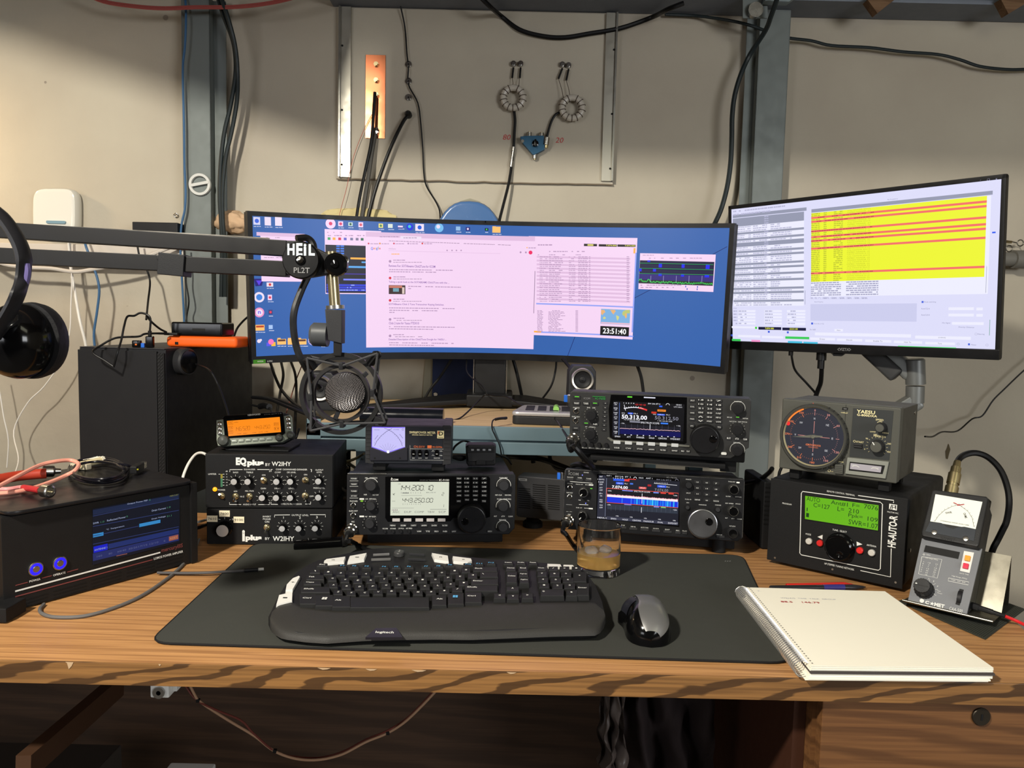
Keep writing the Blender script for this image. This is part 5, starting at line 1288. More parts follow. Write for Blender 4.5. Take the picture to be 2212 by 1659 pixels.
for t_,x_,w_ in (('20W',737,24),('200W',797,32),('SET',857,24),('SELECTOR',952,56)):s.T(t_,x_,550,w_,8,.0014)
s.T('SWR',990,486,24,8,.0014).T('FWD',990,526,24,8,.0014);s.L([(906,492),(914,480),(922,482),(928,492)],.0004,.0014);s.L([(906,528),(914,520),(928,528)],.0004,.0014)
s.out('lettering',pm.root)
s=pm.mb(CR);s.R(986,334,62,70,.0014);s.use(OR).poly([(960,305),(978,305),(960,340)],.0017);s.use(INKB).T('D',990,325,38,36,.0017,.02).T('DAIWA',986,359,50,10,.0017,.02);s.out('maker_badge',pm.root)
for x_ in (738,797,857,952):
    m=pm.mb(BLKG);m.R(x_,503,38,62,.003,.003,rd=.45,bev=.0008);m.use(INK).R(x_,511,18,4,.0034);m.out('slide_button',pm.root)
for x_ in (-.055,.055):pm.mb(RUB).box(x_-.012,x_+.012,.01,.10,-.014,.0,.002).out('foot',pm.root)
  # black tapered bar lying behind the meter
m=MB(pl('glossy_black_bar',(16,18,24),.2));a=PY(790,890,1.70);b_=PY(958,912,1.70);a.z=b_.z=SZ+.019
def ext(m,a,b_,prof):
    d_=(b_-a).normalized();u=V((0,0,1));x=d_.cross(u)
    n=len(prof);vs=[p+x*q[0]+u*q[1]for p in (a,b_) for q in prof]
    return m.add(vs,[list(range(n))[::-1],list(range(n,2*n))]+[[i,(i+1)%n,(i+1)%n+n,i+n]for i in range(n)])
ext(m,a+V((-.01,0,0)),b_,[(.021*cos(2*PI*k/18),.0185*sin(2*PI*k/18)) for k in range(18)])
single('handheld_light','glossy black rounded bar lying on the shelf behind the power meter','flashlight',m)

  # hand microphone on the LCD radio
hm=Dev('hand_microphone','small black hand microphone standing on the LCD radio right of the meter','microphone',frame(.0,1.51,.8995,.05,0),(720,860,.2351))
m=hm.mb(BLK);m.poly([(1215,440),(1245,425),(1465,425),(1495,440),(1495,600),(1480,622),(1240,628),(1222,600)],.0,.034,bev=.004);m.out('housing',hm.root)
m=hm.mb(GRAPH);m.poly([(1232,500),(1480,498),(1478,560),(1462,575),(1240,580)],.0025,.003,bev=.001).R(1355,440,230,24,.003,.003,rd=.3)
m.use(BLK).R(1355,590,84,40,.005,.005,bev=.001);m.out('front_cover',hm.root)
for k in range(4):hm.button(1278+k*53,474,26,16,.0026,pl('grey_key',(150,152,156),.4),name='button')
a=hm.q(1355,628);z_=a[1]
m=hm.mb(RUB);m.cyl((a[0],.014,0),(0,0,1),.012,z_+.003,16,.001);m.out('stem',hm.root)
cable('coiled_cable','thin black cord curling over the top of the hand microphone',[PY(978,972,1.55),PY(985,962,1.56),PY(1000,953,1.57),PY(1015,956,1.57),PY(1028,964,1.56),PY(1060,975,1.60),PY(1075,982,1.62),PY(1095,990,1.64),PY(1105,1003,1.65)],.0022)
m=MB(RUB);p=PY(988,988,1.53);m.tube([PY(978,987,1.53),PY(995,989,1.53),PY(1006,988,1.53)],lambda t:.0035+.003*sin(t*PI),10)
single('cable_plug','small black plug lying between the power meter and the hand microphone','plug',m)

  # ================================================================== external speaker between the radios
es=Dev('extension_speaker','small black slotted extension speaker between the two radio stacks','speaker',frame(.0668,1.57,.7751,-.2767,0),(720,860,.2351))
m=es.mb(pl('speaker_grey',(52,52,54),.5,bump=.15,scale=900));m.prism([(-.054,.004),(-.050,0),(.052,0),(.056,.004),(.056,.084),(.050,.088),(-.050,.088),(-.054,.084)],0,.045,bev=.003);m.out('housing',es.root)
m=es.mb(INKB)
for j in range(12):
    for (a_,b_) in ((1700,1810),(1832,1950),(1972,2080)):
        y_=790+j*19.5
        if j<2 and a_==1700:continue
        m.R((a_+b_)/2,y_+((a_+b_)/2-1700)*.045,(b_-a_),8,.0006)
m.out('slots',es.root)
m=es.mb(INKG);m.R(1742,748,78,22,.0009);m.use(INKB).R(1742,748,50,5,.0012);m.out('name_plate',es.root)
m=es.mb(RUB);a=es.q(1800,1165);m.cyl((a[0],.03,-.0245),(0,0,1),.021,.012,24,.003);m.cyl((a[0],.03,-.014),(0,0,1),.014,.016,20);m.out('foot',es.root)
m=MB(pl('usb_blue',(36,96,190),.4));p=PY(1207,1028,1.45);m.cbox(p,(.006,.01,.012),.001);m.use(STEEL).cbox(p+V((.006,0,-.0005)),(.003,.01,.014),.0006)
o=single('memory_card','small blue card sticking out left of the lower right radio','memory card',m)

  # ================================================================== two-unit audio processor stack (left)
def silver_knob(d,cx,cy,r,h=.013):
    m=d.mb(BLKG);x,z=d.q(cx,cy,h*.8);R=r*d.k
    x0_,z0_=d.q(cx+8,cy-24 if r<50 else cy-60,0)
    m.lathe((x,0,z),(0,-1,0),[(0,R*1.25),(.003,R*1.25),(.004,R*1.02),(h,R)],36,(18,.08))
    m.use(pl('knob_silver',(206,206,206),.4,.55,var=.08)).lathe((x,-h+.0003,z),(0,-1,0),[(0,R*.95),(.0008,R*.93),(.001,0)],32);m.out('knob',d.root)
def toggle(d,cx,cy,up=-1):
    m=d.mb(BRASS);x,z=d.q(cx,cy);R=34*d.k
    m.lathe((x,0,z),(0,-1,0),[(0,R),(.0015,R),(.0018,R*.8),(.004,R*.72),(.005,R*.45)],20)
    m.use(CHROME).tube([V((x,-.004,z)),V((x,-.014,z-up*.006))],lambda t:.0014+.0009*t,10);m.out('toggle_switch',d.root)
EQ=Dev('audio_equalizer','black audio processor lettered EQplus with many silver knobs, upper of the two','audio processor',frame(-.4528,1.4292,.822,.0842,0),(420,860,.2049))
m=EQ.mb(BLKM);m.box(-.1167,.1167,0,.002,.0,.1005,.0006);m.out('front_panel',EQ.root)
m=EQ.mb(BLKM);m.box(-.1185,.1185,.002,.19,.001,.1025,.002);m.out('case',EQ.root)
s=EQ.mb(INK)
s.T('EQ',494,672,112,96,.0008,.06).T('plus',645,688,175,78,.0008,.06).T('BY',774,700,50,30,.0008).T('W2IHY',918,692,204,46,.0008,.012)
for t_,x_,y_,w_,h_ in (('EQUALIZER',583,752,118,17),('COMP / DOWNWARD EXPANDER',1025,752,330,17),('BASS',436,782,54,15),('TREBLE',583,782,74,15),('COMP',880,782,64,15),('DE LEVEL',1025,782,94,15),('OUTPUT',1318,757,84,15),('LEVEL',1318,780,58,15),('ON',731,810,36,15),('ON',1172,806,34,15),('dB',341,770,22,12),('LIMITER',190,800,86,15),('POWER',288,967,76,15),('600',434,981,38,13),('MIC PWR',582,979,92,14),('GAIN',727,951,54,16),('DELAY',878,951,64,14),('LEVEL',1024,951,62,14),('MON LEVEL',1316,947,120,16),('HI-Z',505,1037,44,15),('200',434,1086,38,13),('OFF',1234,1034,40,15),('1',1170,975,8,15),('2',1170,1083,12,15),('AUDIO INPUT',582,1120,138,15),('EFFECTS PROCESSOR',1024,1116,220,15),('0',341,800,10,11),('-6',341,829,14,11),('-12',340,858,20,11),('-18',340,888,20,11),('-24',340,917,20,11)):s.T(t_,x_,y_,w_,h_,.0008)
BW=.0010
s.L([(374,778),(374,753),(508,752)],BW,.0008);s.L([(664,751),(792,752),(792,778)],BW,.0008);s.L([(808,776),(808,751),(824,751)],BW,.0008);s.L([(1224,751),(1236,752),(1234,778)],BW,.0008)
s.L([(371,1098),(371,1120),(494,1120)],BW,.0008);s.L([(674,1121),(791,1120),(791,1094)],BW,.0008);s.L([(808,1094),(808,1118),(880,1119)],BW,.0008);s.L([(1168,1116),(1225,1116),(1226,1092)],BW,.0008);s.L([(254,801),(274,801)],BW*.7,.0008)
for y_ in (801,830,859,888,917):s.R(308,y_,18,4,.0008)
for c_ in ((434,875),(582,875),(878,875),(1024,875),(1318,872),(727,1045),(876,1045),(1024,1045),(1318,1043)):
    for k in range(7):
        a=math.radians(210-k*40);x_,z_=EQ.q(*c_);k_=EQ.k
        s.line([(x_+54*k_*cos(a),z_+50*k_*sin(a)),(x_+76*k_*cos(a),z_+70*k_*sin(a))],.0005,.0008)
s.out('lettering',EQ.root)
m=EQ.mb(pl('meter_green',(64,110,84),.4));m.R(288,890,22,90,.001);m.use(pl('meter_olive',(130,120,50),.4)).R(288,822,22,46,.001);m.out('level_meter',EQ.root)
m=EQ.mb(em('led_amber',(255,150,20),2.2));x,z=EQ.q(213,963,.002);m.lathe((x,0,z),(0,-1,0),[(0,.0042),(.002,.0038),(.0032,.002),(.0036,0)],16);m.out('indicator_lamp',EQ.root)
for c_ in ((418,880),(563,880),(866,880),(1010,880),(1306,876),(714,1050),(862,1050),(1010,1050),(1306,1046)):silver_knob(EQ,c_[0],c_[1],33)
for c_,u in (((732,866),1),((1171,864),1),((287,1030),1),((434,1034),-1),((582,1034),-1),((1169,1028),-1)):toggle(EQ,c_[0],c_[1],-u)
IP=Dev('audio_switch_box','low black audio box lettered iplus with taped paper tags, lower of the two','audio processor',frame(-.4526,1.4271,.752,.0538,0),(420,860,.2049))
m=IP.mb(BLKM);m.box(-.116,.116,0,.002,.0,.0678,.0006);m.out('front_panel',IP.root)
m=IP.mb(BLKM);m.box(-.1175,.1175,.002,.18,.001,.0682,.0015);m.use(RUB).box(-.10,-.08,.01,.03,-.0015,.001).box(.08,.10,.01,.03,-.0015,.001);m.out('case',IP.root)
s=IP.mb(INK);s.T('i',519,1448,30,120,.0008,.07).T('plus',625,1478,172,74,.0008,.06).T('BY',770,1480,48,26,.0008).T('W2IHY',940,1480,226,50,.0008,.012)
for t_,x_,y_,w_,h_ in (('INVERT',765,1248,86,17),('PHASE',764,1274,80,17),('ON',766,1302,46,22),('OUTPUT LEVEL',1115,1233,180,17),('1',940,1258,14,24),('2',1113,1258,18,24),('3',1291,1254,18,24),('3',403,1276,14,18)):s.T(t_,x_,y_,w_,h_,.0008)
s.L([(846,1255),(846,1232),(1008,1230)],BW,.0008);s.L([(1220,1228),(1382,1228),(1382,1254)],BW,.0008)
for c_ in ((940,1350),(1113,1350),(1290,1348)):
    for k in range(8):
        a=math.radians(215-k*36);x_,z_=IP.q(*c_);k_=IP.k
        s.line([(x_+50*k_*cos(a),z_+50*k_*sin(a)),(x_+68*k_*cos(a),z_+68*k_*sin(a))],.0005,.0008)
s.L([(255,1274),(275,1280)],.0009,.0008);s.L([(385,1278),(370,1284)],.0009,.0008);s.L([(320,1255),(320,1275)],.0007,.0008)
s.out('lettering',IP.root)
TAG=pl('paper_tag',(228,216,186),.8,var=0)
for t_,x_,y_ in (('7610',190,1270),('7600',319,1216),('9100',470,1281)):
    m=IP.mb(TAG);m.R(x_,y_,112,66,.0012);m.use(INKB).T(t_,x_,y_,90,24,.0015);m.out('paper_tag',IP.root)
silver_knob(IP,300,1395,66,.018)
for c_ in ((926,1374),(1099,1374),(1272,1372)):silver_knob(IP,c_[0],c_[1],32)
toggle(IP,766,1362,1)
m=MB(WHT);m.bar((-.577,1.45,.77),(-.577,1.49,.77),.006,.03,.002)
cable('white_cable','white cable arching from behind the left processor boxes down to the amplifier',[PY(448,983,1.50),PY(435,978,1.50),PY(422,982,1.50),PY(408,1000,1.48),PY(398,1022,1.46),PY(393,1040,1.45)],.0026,pl('white_cable_shiny',(225,220,210),.3))
cable('white_cable','white cable running low between the amplifier and the lower processor box',[PY(470,1115,1.52),PY(445,1123,1.50),PY(425,1128,1.47),PY(395,1134,1.46)],.0026,pl('white_cable_shiny',(225,220,210),.3))
cable('power_cable','black cable running low from the amplifier behind the lower processor box',[PY(470,1128,1.52),PY(445,1134,1.50),PY(428,1140,1.47),PY(395,1146,1.46)],.0035)

  # ================================================================== orange-screen control head on the processor stack
kh=Dev('control_head','silver radio control head with glowing orange display on the processor stack','radio',frame(-.4899,1.4654,.94,.1537,.2495,.0881),(420,860,.2049))
m=kh.mb(pl('head_silver',(128,134,122),.4,.35));m.poly([(235,235),(300,225),(945,190),(1010,178),(1030,200),(1042,400),(1000,425),(930,465),(900,468),(300,512),(250,505),(235,440)],.004,.014,bev=.002);m.out('housing',kh.root)
m=kh.mb(BLK);m.poly([(225,240),(300,190),(945,150),(1010,175),(1030,420),(930,475),(300,518),(235,500)],-.008,.02,bev=.002);m.out('rear_shell',kh.root)
m=kh.mb(BLKG);m.poly([(310,210),(330,188),(930,150),(945,170),(962,372),(935,392),(345,425),(325,410)],.0065,.004,bev=.0008);m.out('display_window',kh.root)
s=kh.mb(em('lcd_orange',(255,142,24),1.0));s.poly([(350,245),(905,203),(918,362),(367,405)],.0070)
s.use(em('lcd_orange_dark',(120,52,8),1));
def sT(t_,x_,y_,w_,h_):s.T(t_,x_,y_,w_,h_,.0074)
x_,z_=kh.q(500,328)
seg7(s,'146.520',510,326,168,42,.0074,.05,.1);seg7(s,'443.250',722,310,166,34,.0074,.05,.1)
for px,py,t_ in ((390,268,'CTRL'),(388,317,'TX'),(390,363,'PTT'),(869,279,'FM'),(873,326,'H')):
    s.L([(px-24,py-13),(px+24,py-16),(px+24,py+13),(px-24,py+16),(px-24,py-13)],.0005,.0074);sT(t_,px,py,36,14)
for t_,px,py in (('TONE',480,380),('REV',545,375),('LOW',640,368),('MUTE',705,363),('CTRL',765,358),('APRS',448,260)):sT(t_,px,py,42,9)
s.out('display',kh.root)
s=kh.mb(INK);s.T('KENWOOD',636,179,134,17,.0069,.02);s.use(INKG).T('TM-D710',830,173,190,8,.0069);s.out('lettering',kh.root)
for c_ in ((270,275),(272,325),(275,370),(990,220),(996,265),(1000,310)):
    m=kh.mb(STEEL);x,z=kh.q(*c_);m.lathe((x,-.004,z),(0,-1,0),[(0,.0048),(.0015,.0046),(.0025,.003),(.0028,0)],18);m.out('button',kh.root)
for k in range(6):kh.button(426+k*73.5,458-k*5.2,60,30,.0062,pl('head_key',(140,146,136),.35,.3),name='key',bev=.0012)
for c_,r_ in (((303,447),56),((892,415),38),((1012,388),38)):
    m=kh.mb(pl('dark_grey_knob',(62,64,60),.4));x,z=kh.q(c_[0],c_[1],.012);R=r_*kh.k;m.lathe((x,-.002,z),(0,-1,0),[(0,R*1.02),(.010,R),(.013,R*.8),(.0145,R*.4),(.0148,0)],28);m.out('knob',kh.root)
p=kh.q(560,515)
m=MB(BLKM);a=PY(470,958,1.47);
m=kh.mb(BLKM);Li=kh.Mi
A=[Li@V(q) for q in ((-.545,1.455,.9258),(-.425,1.455,.9258),(-.425,1.54,.9258),(-.545,1.54,.9258))];T_=V((0,.0,.003))
m.add(A+[Li@(kh.M@q+V((0,0,.003))) for q in A],[[0,3,2,1],[4,5,6,7],[0,1,5,4],[1,2,6,5],[2,3,7,6],[3,0,4,7]])
m.bar(Li@V((-.50,1.50,.927)),(0,.016,.012),.05,.008,.001);m.out('bracket',kh.root)
cable('power_cable','black cable with a plug behind the orange control head',[PY(545,858,1.9),PY(580,862,1.85),PY(615,876,1.8),PY(645,888,1.75),PY(690,905,1.72)],.0042)
cable('grey_cable','short cable with grey and black plug right of the computer tower',[PY(545,875,1.9),PY(560,878,1.88),PY(575,877,1.85),PY(585,885,1.8),PY(588,895,1.75)],.0028,ends=lambda m,P:m.tube([PY(562,878,1.88),PY(572,876,1.86),PY(582,879,1.82)],.0075,10))

  # ================================================================== antenna tuner at the right
hf=Dev('antenna_tuner','black antenna tuner box with green LCD reading SWR=1.07 at the right','antenna tuner',frame(.565,1.3146,.757,-.6981,0),(1640,840,.2773))
m=hf.mb(BLKM);m.box(-.1147,.1147,0,.004,0,.1521,.001);m.out('front_panel',hf.root)
m=hf.mb(BLKM);m.box(-.116,.116,.004,.27,.002,.1535,.007,3);m.use(STEEL).lathe((.1163,.03,.06),(1,0,0),[(0,.0035),(.001,.003),(.0014,0)],12)
m.use(RUB)
for x_ in (-.09,.09):
    for y_ in (.03,.24):m.cyl((x_,y_,-.0068),(0,0,1),.010,.0095,16)
m.out('case',hf.root)
s=hf.mb(INK);
def rr_(s,pts,w_,d_):s.L(pts,w_,d_)
rr_(s,[(330,812),(340,798),(945,882),(962,898),(945,1400),(930,1412),(330,1292),(318,1278),(330,812)],.0013,.0012)
s.L([(772,830),(1050,868),(1047,888)],.0013,.0012);s.L([(1030,1242),(1024,1464),(790,1414)],.0013,.0012)
s.T('REMOTE CONTROL TERMINAL',637,812,220,13,.0012).T('PROGRAM',218,895,72,12,.0012).T('TUNE - SELECT',628,1105,112,14,.0012).T('MODE',385,1132,42,13,.0012).T('ANTENNA',876,1221,76,14,.0012).T('HF STEPPER TUNING NETWORK',625,1383,234,15,.0012,.004).T('PALSTAR INC.',1044,963,90,11,.0012)
s.T('HF-AUTO-R',1040,1110,66,250,.0012,.03,rot=PI/2)
s.poly([(456,1152),(496,1136),(494,1172)],.0012);s.poly([(760,1188),(806,1210),(762,1222)],.0012)
s.R(1044,920,62,44,.0012);s.use(INKB);s.L([(1020,938),(1034,902)],.0012,.0015);s.L([(1036,940),(1040,905),(1062,910),(1060,925),(1042,922)],.0011,.0015);s.L([(1066,905),(1064,938)],.0012,.0015)
s.out('lettering',hf.root)
m=hf.mb(INKB);m.poly([(352,822),(940,900),(932,1110),(350,1018)],.001);m.use(em('lcd_green',(106,184,18),.95)).poly([(360,832),(932,906),(926,1102),(358,1012)],.0013)
m.use(em('lcd_green_text',(22,58,14),1));G=.0016
def lcd(t_,x0_,x1_,y_,h_=34):m.T(t_,(x0_+x1_)/2,y_,x1_-x0_,h_,G)
lcd('AUTO',372,476,860);lcd('Ant#1',560,692,892);lcd('F=',728,784,908,28);lcd('7076',818,928,922);lcd('C=127',424,552,912);lcd('L=',612,664,936);lcd('210',698,780,950,34);lcd('Ppk=',696,808,994,36);lcd('109',846,926,1016,34);lcd('SWR=1.07',696,926,1052,38)
m.R(376,938,7,28,G).R(379,982,22,32,G);m.out('display',hf.root)
RD=pl('button_red',(206,42,40),.35);GYB=pl('button_grey',(190,186,178),.4)
for c_,mt_ in (((382,1190),GYB),((468,1205),RD),((779,1262),RD),((871,1280),GYB)):
    m=hf.mb(mt_);m.rod(c_[0],c_[1],24,.006,0,24,.0012);m.out('button',hf.root)
m=hf.mb(BLKG);m.lathe((hf.q(618,1238,.01)[0],0,hf.q(618,1238,.01)[1]),(0,-1,0),[(0,.0245),(.003,.0245),(.004,.0235),(.014,.0225),(.016,.0205),(.0155,.019),(.0155,0)],48)
x,z=hf.q(626,1290,.016);m.lathe((x,-.0156,z),(0,-1,0),[(0,.0065),(.001,.0062),(.0012,.005),(.0002,.003),(.0002,0)],20);m.out('tuning_knob',hf.root)
m=hf.mb(STEEL)
for c_ in ((122,1316),(570,1406),(1062,1508)):m.rod(c_[0],c_[1],8,.0006,0,12)
m.out('screw',hf.root)

  # rotator controller on it
ro=Dev('rotator_controller','dark grey rotator controller with round lit compass dial on the antenna tuner','rotator controller',frame(.5643,1.3191,.930,-.6691,0),(1640,800,.18987))
RG=pl('rotator_grey',(74,74,68),.5,bump=.2,scale=1000);RGD=pl('rotator_panel',(48,50,50),.5)
m=ro.mb(RG);m.box(-.0977,.0977,0,.022,0,.1267,.0025,3);m.use(INKB).box(.0113,.0118,-.0003,.01,.003,.125);m.out('front_bezel',ro.root)
m=ro.mb(pl('rotator_case',(66,64,58),.55,bump=.25,scale=1100));m.box(-.095,.0975,.022,.135,.002,.1245,.002);m.use(STEEL).lathe((.0977,.11,.11),(1,0,0),[(0,.003),(.0012,.0026),(.0015,0)],12);m.out('case',ro.root)
for x_ in (-.075,.075):
    for y_ in (.025,.115):ro.mb(RUB).box(x_-.009,x_+.009,y_-.009,y_+.009,-.0188,.0,.002).out('foot',ro.root)
cxr,czr=ro.q(628,750);R=358*ro.k*1.0
m=ro.mb(pl('dial_ring',(58,58,54),.35));m.lathe((cxr,0,czr),(0,-1,0),[(0,R*1.02),(.009,R*1.02),(.012,R*.985),(.012,R*.93),(.004,R*.90),(0,R*.9)],72)
m.use(GRAPH)
for k in range(16):
    a=math.radians(-70+k*9);m.bar((cxr+R*1.01*cos(a),-.002,czr+R*1.01*sin(a)),(cxr+R*1.01*cos(a),-.011,czr+R*1.01*sin(a)),.0012,.003)
m.out('dial_ring',ro.root)
m=ro.mb(pl('inner_rim',(200,190,150),.4,.5));m.lathe((cxr,-.004,czr),(0,-1,0),[(0,R*.905),(.0045,R*.925),(.0045,R*.915),(0,R*.89)],72);m.out('inner_rim',ro.root)
s=ro.mb(em('dial_face_blue',(52,54,66),.7));s.add([V((cxr+R*.89*cos(2*PI*k/60),-.0042,czr+R*.89*sin(2*PI*k/60))) for k in range(60)],[list(range(60))])
OD=em('dial_orange',(240,130,80),.9);PD=em('dial_pink',(226,150,140),.9);WD=em('dial_white',(200,200,205),.8);DD=.0046
def pol(a,r):a=math.radians(90-a);return (cxr+R*r*cos(a),czr+R*r*sin(a))
for k in range(72):
    a=k*5;s.use(OD if 180<a<355 else PD);s.line([pol(a,.70),pol(a,.73 if k%3 else .70+.03)],.0003,DD)
for a in range(0,360,30):s.use(OD if 180<=a<360 else PD);s.line([pol(a,.66),pol(a,.76)],.0008,DD)
for a,t_ in ((0,'0'),(30,'30'),(60,'60'),(120,'120'),(150,'150'),(180,'180'),(210,'210'),(240,'240'),(270,'270'),(300,'300'),(330,'330')):
    p_=pol(a,.815);s.use(OD if 180<=a<360 else PD).text(t_,p_[0],p_[1],.0026*len(t_),.0036,DD,.01)
for a,t_ in ((0,'N'),(45,'NE'),(90,'E'),(135,'SE'),(180,'S'),(225,'SW'),(270,'W'),(315,'NW')):p_=pol(a,.56);s.use(WD).text(t_,p_[0],p_[1],.0026*len(t_),.0036,DD+.0002,.02)
s.use(PD)
for a in (0,90,180,270):s.line([pol(a,.1),pol(a,.48)],.0008,DD)
s.use(OD).text('AZIMUTH INDICATOR',cxr,czr-R*.27,.026,.0034,DD,.02);s.text('YAESU MUSEN',cxr,czr-R*.34,.017,.0018,DD)
s.use(em('dial_red_dot',(245,40,40),1)).add([V((cxr-R*.80+.0036*cos(k),-DD-.0002,czr+R*.33+.0036*sin(k))) for k in [2*PI*i/20 for i in range(20)]],[list(range(20))])
s.out('dial_face',ro.root)
m=ro.mb(pl('needle_grey',(110,110,100),.4,.5));m.prism([(cxr-R*.64,czr-R*.075),(cxr-R*.05,czr-R*.04),(cxr+R*.28,czr+R*.015),(cxr+R*.28,czr+R*.055),(cxr-R*.05,czr+R*.05)],-.0075,-.0068);m.cyl((cxr,-.0045,czr),(0,-1,0),.0035,.005,16,.0006);m.out('needle',ro.root)
m=ro.mb(em('dial_lamp_orange',(255,130,40),1.2));m.arc(628,750,318,112,152,.0022,.0068);m.out('dial_lamp',ro.root)
m=ro.mb(RGD);m.poly([(1072,430),(1530,460),(1480,1022),(1028,980)],.0008,.001,bev=.0003);m.use(INKB).poly([(948,420),(1012,424),(1008,455),(944,452)],.0006);m.use(INKG).R(980,438,36,8,.0009);m.out('control_panel',ro.root)
s=ro.mb(CR);s.T('YAESU',1215,473,210,40,.0012,.025).T('G-800DXA',1228,513,230,26,.0012,.02).T('SPEED',1372,563,90,20,.0012,.01).T('PRESET',1358,748,108,20,.0012,.01).T('START',1148,815,86,20,.0012,.01).T('LOW',1295,698,66,15,.0012,.01).T('HIGH',1438,712,66,15,.0012,.01).T('POWER',922,1040,80,15,.0008,.01).T('OVERLAP',970,483,80,13,.0008,.01)
s.T('I',806,1090,5,14,.0008);s.arc(798,1142,13,0,360,.0005,.0008);s.arc(1086,806,11,0,360,.0005,.0012);s.L([(820,1096),(846,1098)],.0005,.0008);s.L([(820,1150),(844,1152)],.0005,.0008)
s.arc(1378,625,40,60,140,.0007,.0012);s.ticks(1340,865,92,108,-40,220,14,.0004,.0012)
for t_,a in (('0',200),('90',145),('180',100),('270',60),('360',20),('450',-20)):
    a=math.radians(a);x_,z_=ro.q(1340,865);s.text(t_,x_+126*ro.k*cos(a),z_+126*ro.k*sin(a),.0018*len(t_),.0026,.0012)
s.out('lettering',ro.root)
m=ro.mb(em('azimuth_mark',(240,110,80),.8));m.R(615,385,10,30,.0009);m.out('index_mark',ro.root)
ro.knob(1385,650,52,.018,GRAPH,flute=(20,.05),cap=RG);ro.knob(1340,866,70,.016,GRAPH,flute=(24,.05),cap=RG,ptr=125)
m=ro.mb(GRAPH)
for k in range(2):m.R(1127,845+k*24,100,20,.004,.004,bev=.0008)
m.out('start_button',ro.root)
m=ro.mb(RG);m.poly([(872,1062),(966,1070),(960,1176),(864,1168)],.006,.006,bev=.001);m.use(INKB)
for k in range(4):m.R(914,1090+k*20,84,3,.0062)
m.out('power_switch',ro.root)
m=ro.mb(pl('switch_frame',(128,130,122),.45));m.poly([(1012,988),(1482,1038),(1442,1228),(985,1172)],.005,.006,bev=.0008);m.use(INKB).poly([(1040,1034),(1440,1078),(1412,1176),(1028,1134)],.0053);m.out('switch_frame',ro.root)
m=ro.mb(em('switch_lit',(200,190,190),.8));m.poly([(1052,1050),(1402,1090),(1390,1156),(1045,1116)],.0075,.003,bev=.0006);m.use(WHT);m.T('LEFT',1098,1074,60,14,.0078).T('RIGHT',1340,1104,72,14,.0078);m.arc(1110,1130,50,45,135,.001,.0078);m.arc(1325,1155,50,45,135,.001,.0078);m.out('direction_switch',ro.root)
cable('power_cable','black cable leaving the left side of the antenna tuner',[PY(1668,1012,1.46),PY(1660,1022,1.48),PY(1640,1036,1.52),PY(1615,1042,1.56),PY(1590,1046,1.6)],.0045)
cable('power_cable','dark cable lying behind the left foot of the rotator controller',[PY(1688,1010,1.44),PY(1684,1020,1.44),PY(1682,1030,1.44)],.003)
m=MB(BLKM);a,b_=PZ(1608,1190,.75),PZ(1655,1190,.75);m.box(a.x+.035,b_.x+.012,a.y+.01,a.y+.14,.751,PY(1630,1042,a.y).z,.004);m.use(INKB)
for k in range(9):m.box(a.x+.038,b_.x+.004,a.y+.0094,a.y+.0102,.80+k*.009,.803+k*.009)
single('black_box','black box squeezed between the lower right radio and the antenna tuner','box',m)
  # ================================================================== computer tower and the things on it
pc_=Dev('computer_tower','black computer tower standing behind the amplifier at the left','computer',frame(-.771-.102*cos(-.097),1.7-.102*sin(-.097),.752,-.097,0),(0,440,.25316))
TH=1.103-.752;TW=.102
PCB=pl('tower_black',(26,26,29),.55,bump=.12,scale=700)
m=pc_.mb(PCB);m.box(-TW,TW,.006,.449,.0,TH,.002);m.use(pl('tower_top',(44,44,48),.5)).box(-TW+.002,TW-.002,.004,.447,TH+.0001,TH+.0025,.001);m.out('case',pc_.root)
m=pc_.mb(pl('tower_front',(22,22,24),.5));m.box(-TW,TW-.018,0,.006,0,TH-.004,.001);m.out('front_panel',pc_.root)
m=pc_.mb(RUB);m.box(TW-.017,TW-.001,.001,.006,.0,TH-.008)
m.use(GRAPH)
for k in range(44):
    for j in (0,1):
        x=TW-.013+j*.007;z=.004+k*.0078
        m.bar((x-.003,.0006,z),(x+.003,.0006,z+.005),.0012,.0016)
m.out('mesh_strip',pc_.root)
m=pc_.mb(RUB)
for x_ in (-.08,.08):
    for y_ in (.04,.41):m.box(x_-.015,x_+.015,y_-.015,y_+.015,-.002,.0,0)
m.out('foot',pc_.root)
TZ=1.103+.0028
def on_tower(px,py,dz=0):return PZ(px,py,TZ+dz)
  # right side puck webcam
WC_=MB(GRAPH);c=PY(412,782,1.72)
n_=V((.995,.05,0));c0=V((-.5685-.0,0,0))
side=pc_.M@V((TW,.10,.30));
cpos=V((pc_.M@V((TW+.001,.065,0))).to_tuple());cpos.z=PY(400,781,cpos.y).z
ax=(pc_.M.to_3x3()@V((1,-.25,.0))).normalized()
WC_.lathe(cpos,ax,[(0,.026),(.004,.031),(.022,.031),(.026,.028)],32);WC_.use(BLKG).lathe(cpos+ax*.026,ax,[(0,.027),(.001,.024),(.0012,0)],28)
single('volume_knob','black round puck stuck to the right side of the computer tower','knob',WC_)
cable('thin_black_cable','black cable pair hanging from the round puck on the tower',[cpos+ax*.02+V((.02,0,-.005)),PY(452,800,1.66),PY(470,830,1.65),PY(482,860,1.62),PY(493,895,1.58),PY(500,930,1.55)],.0022)
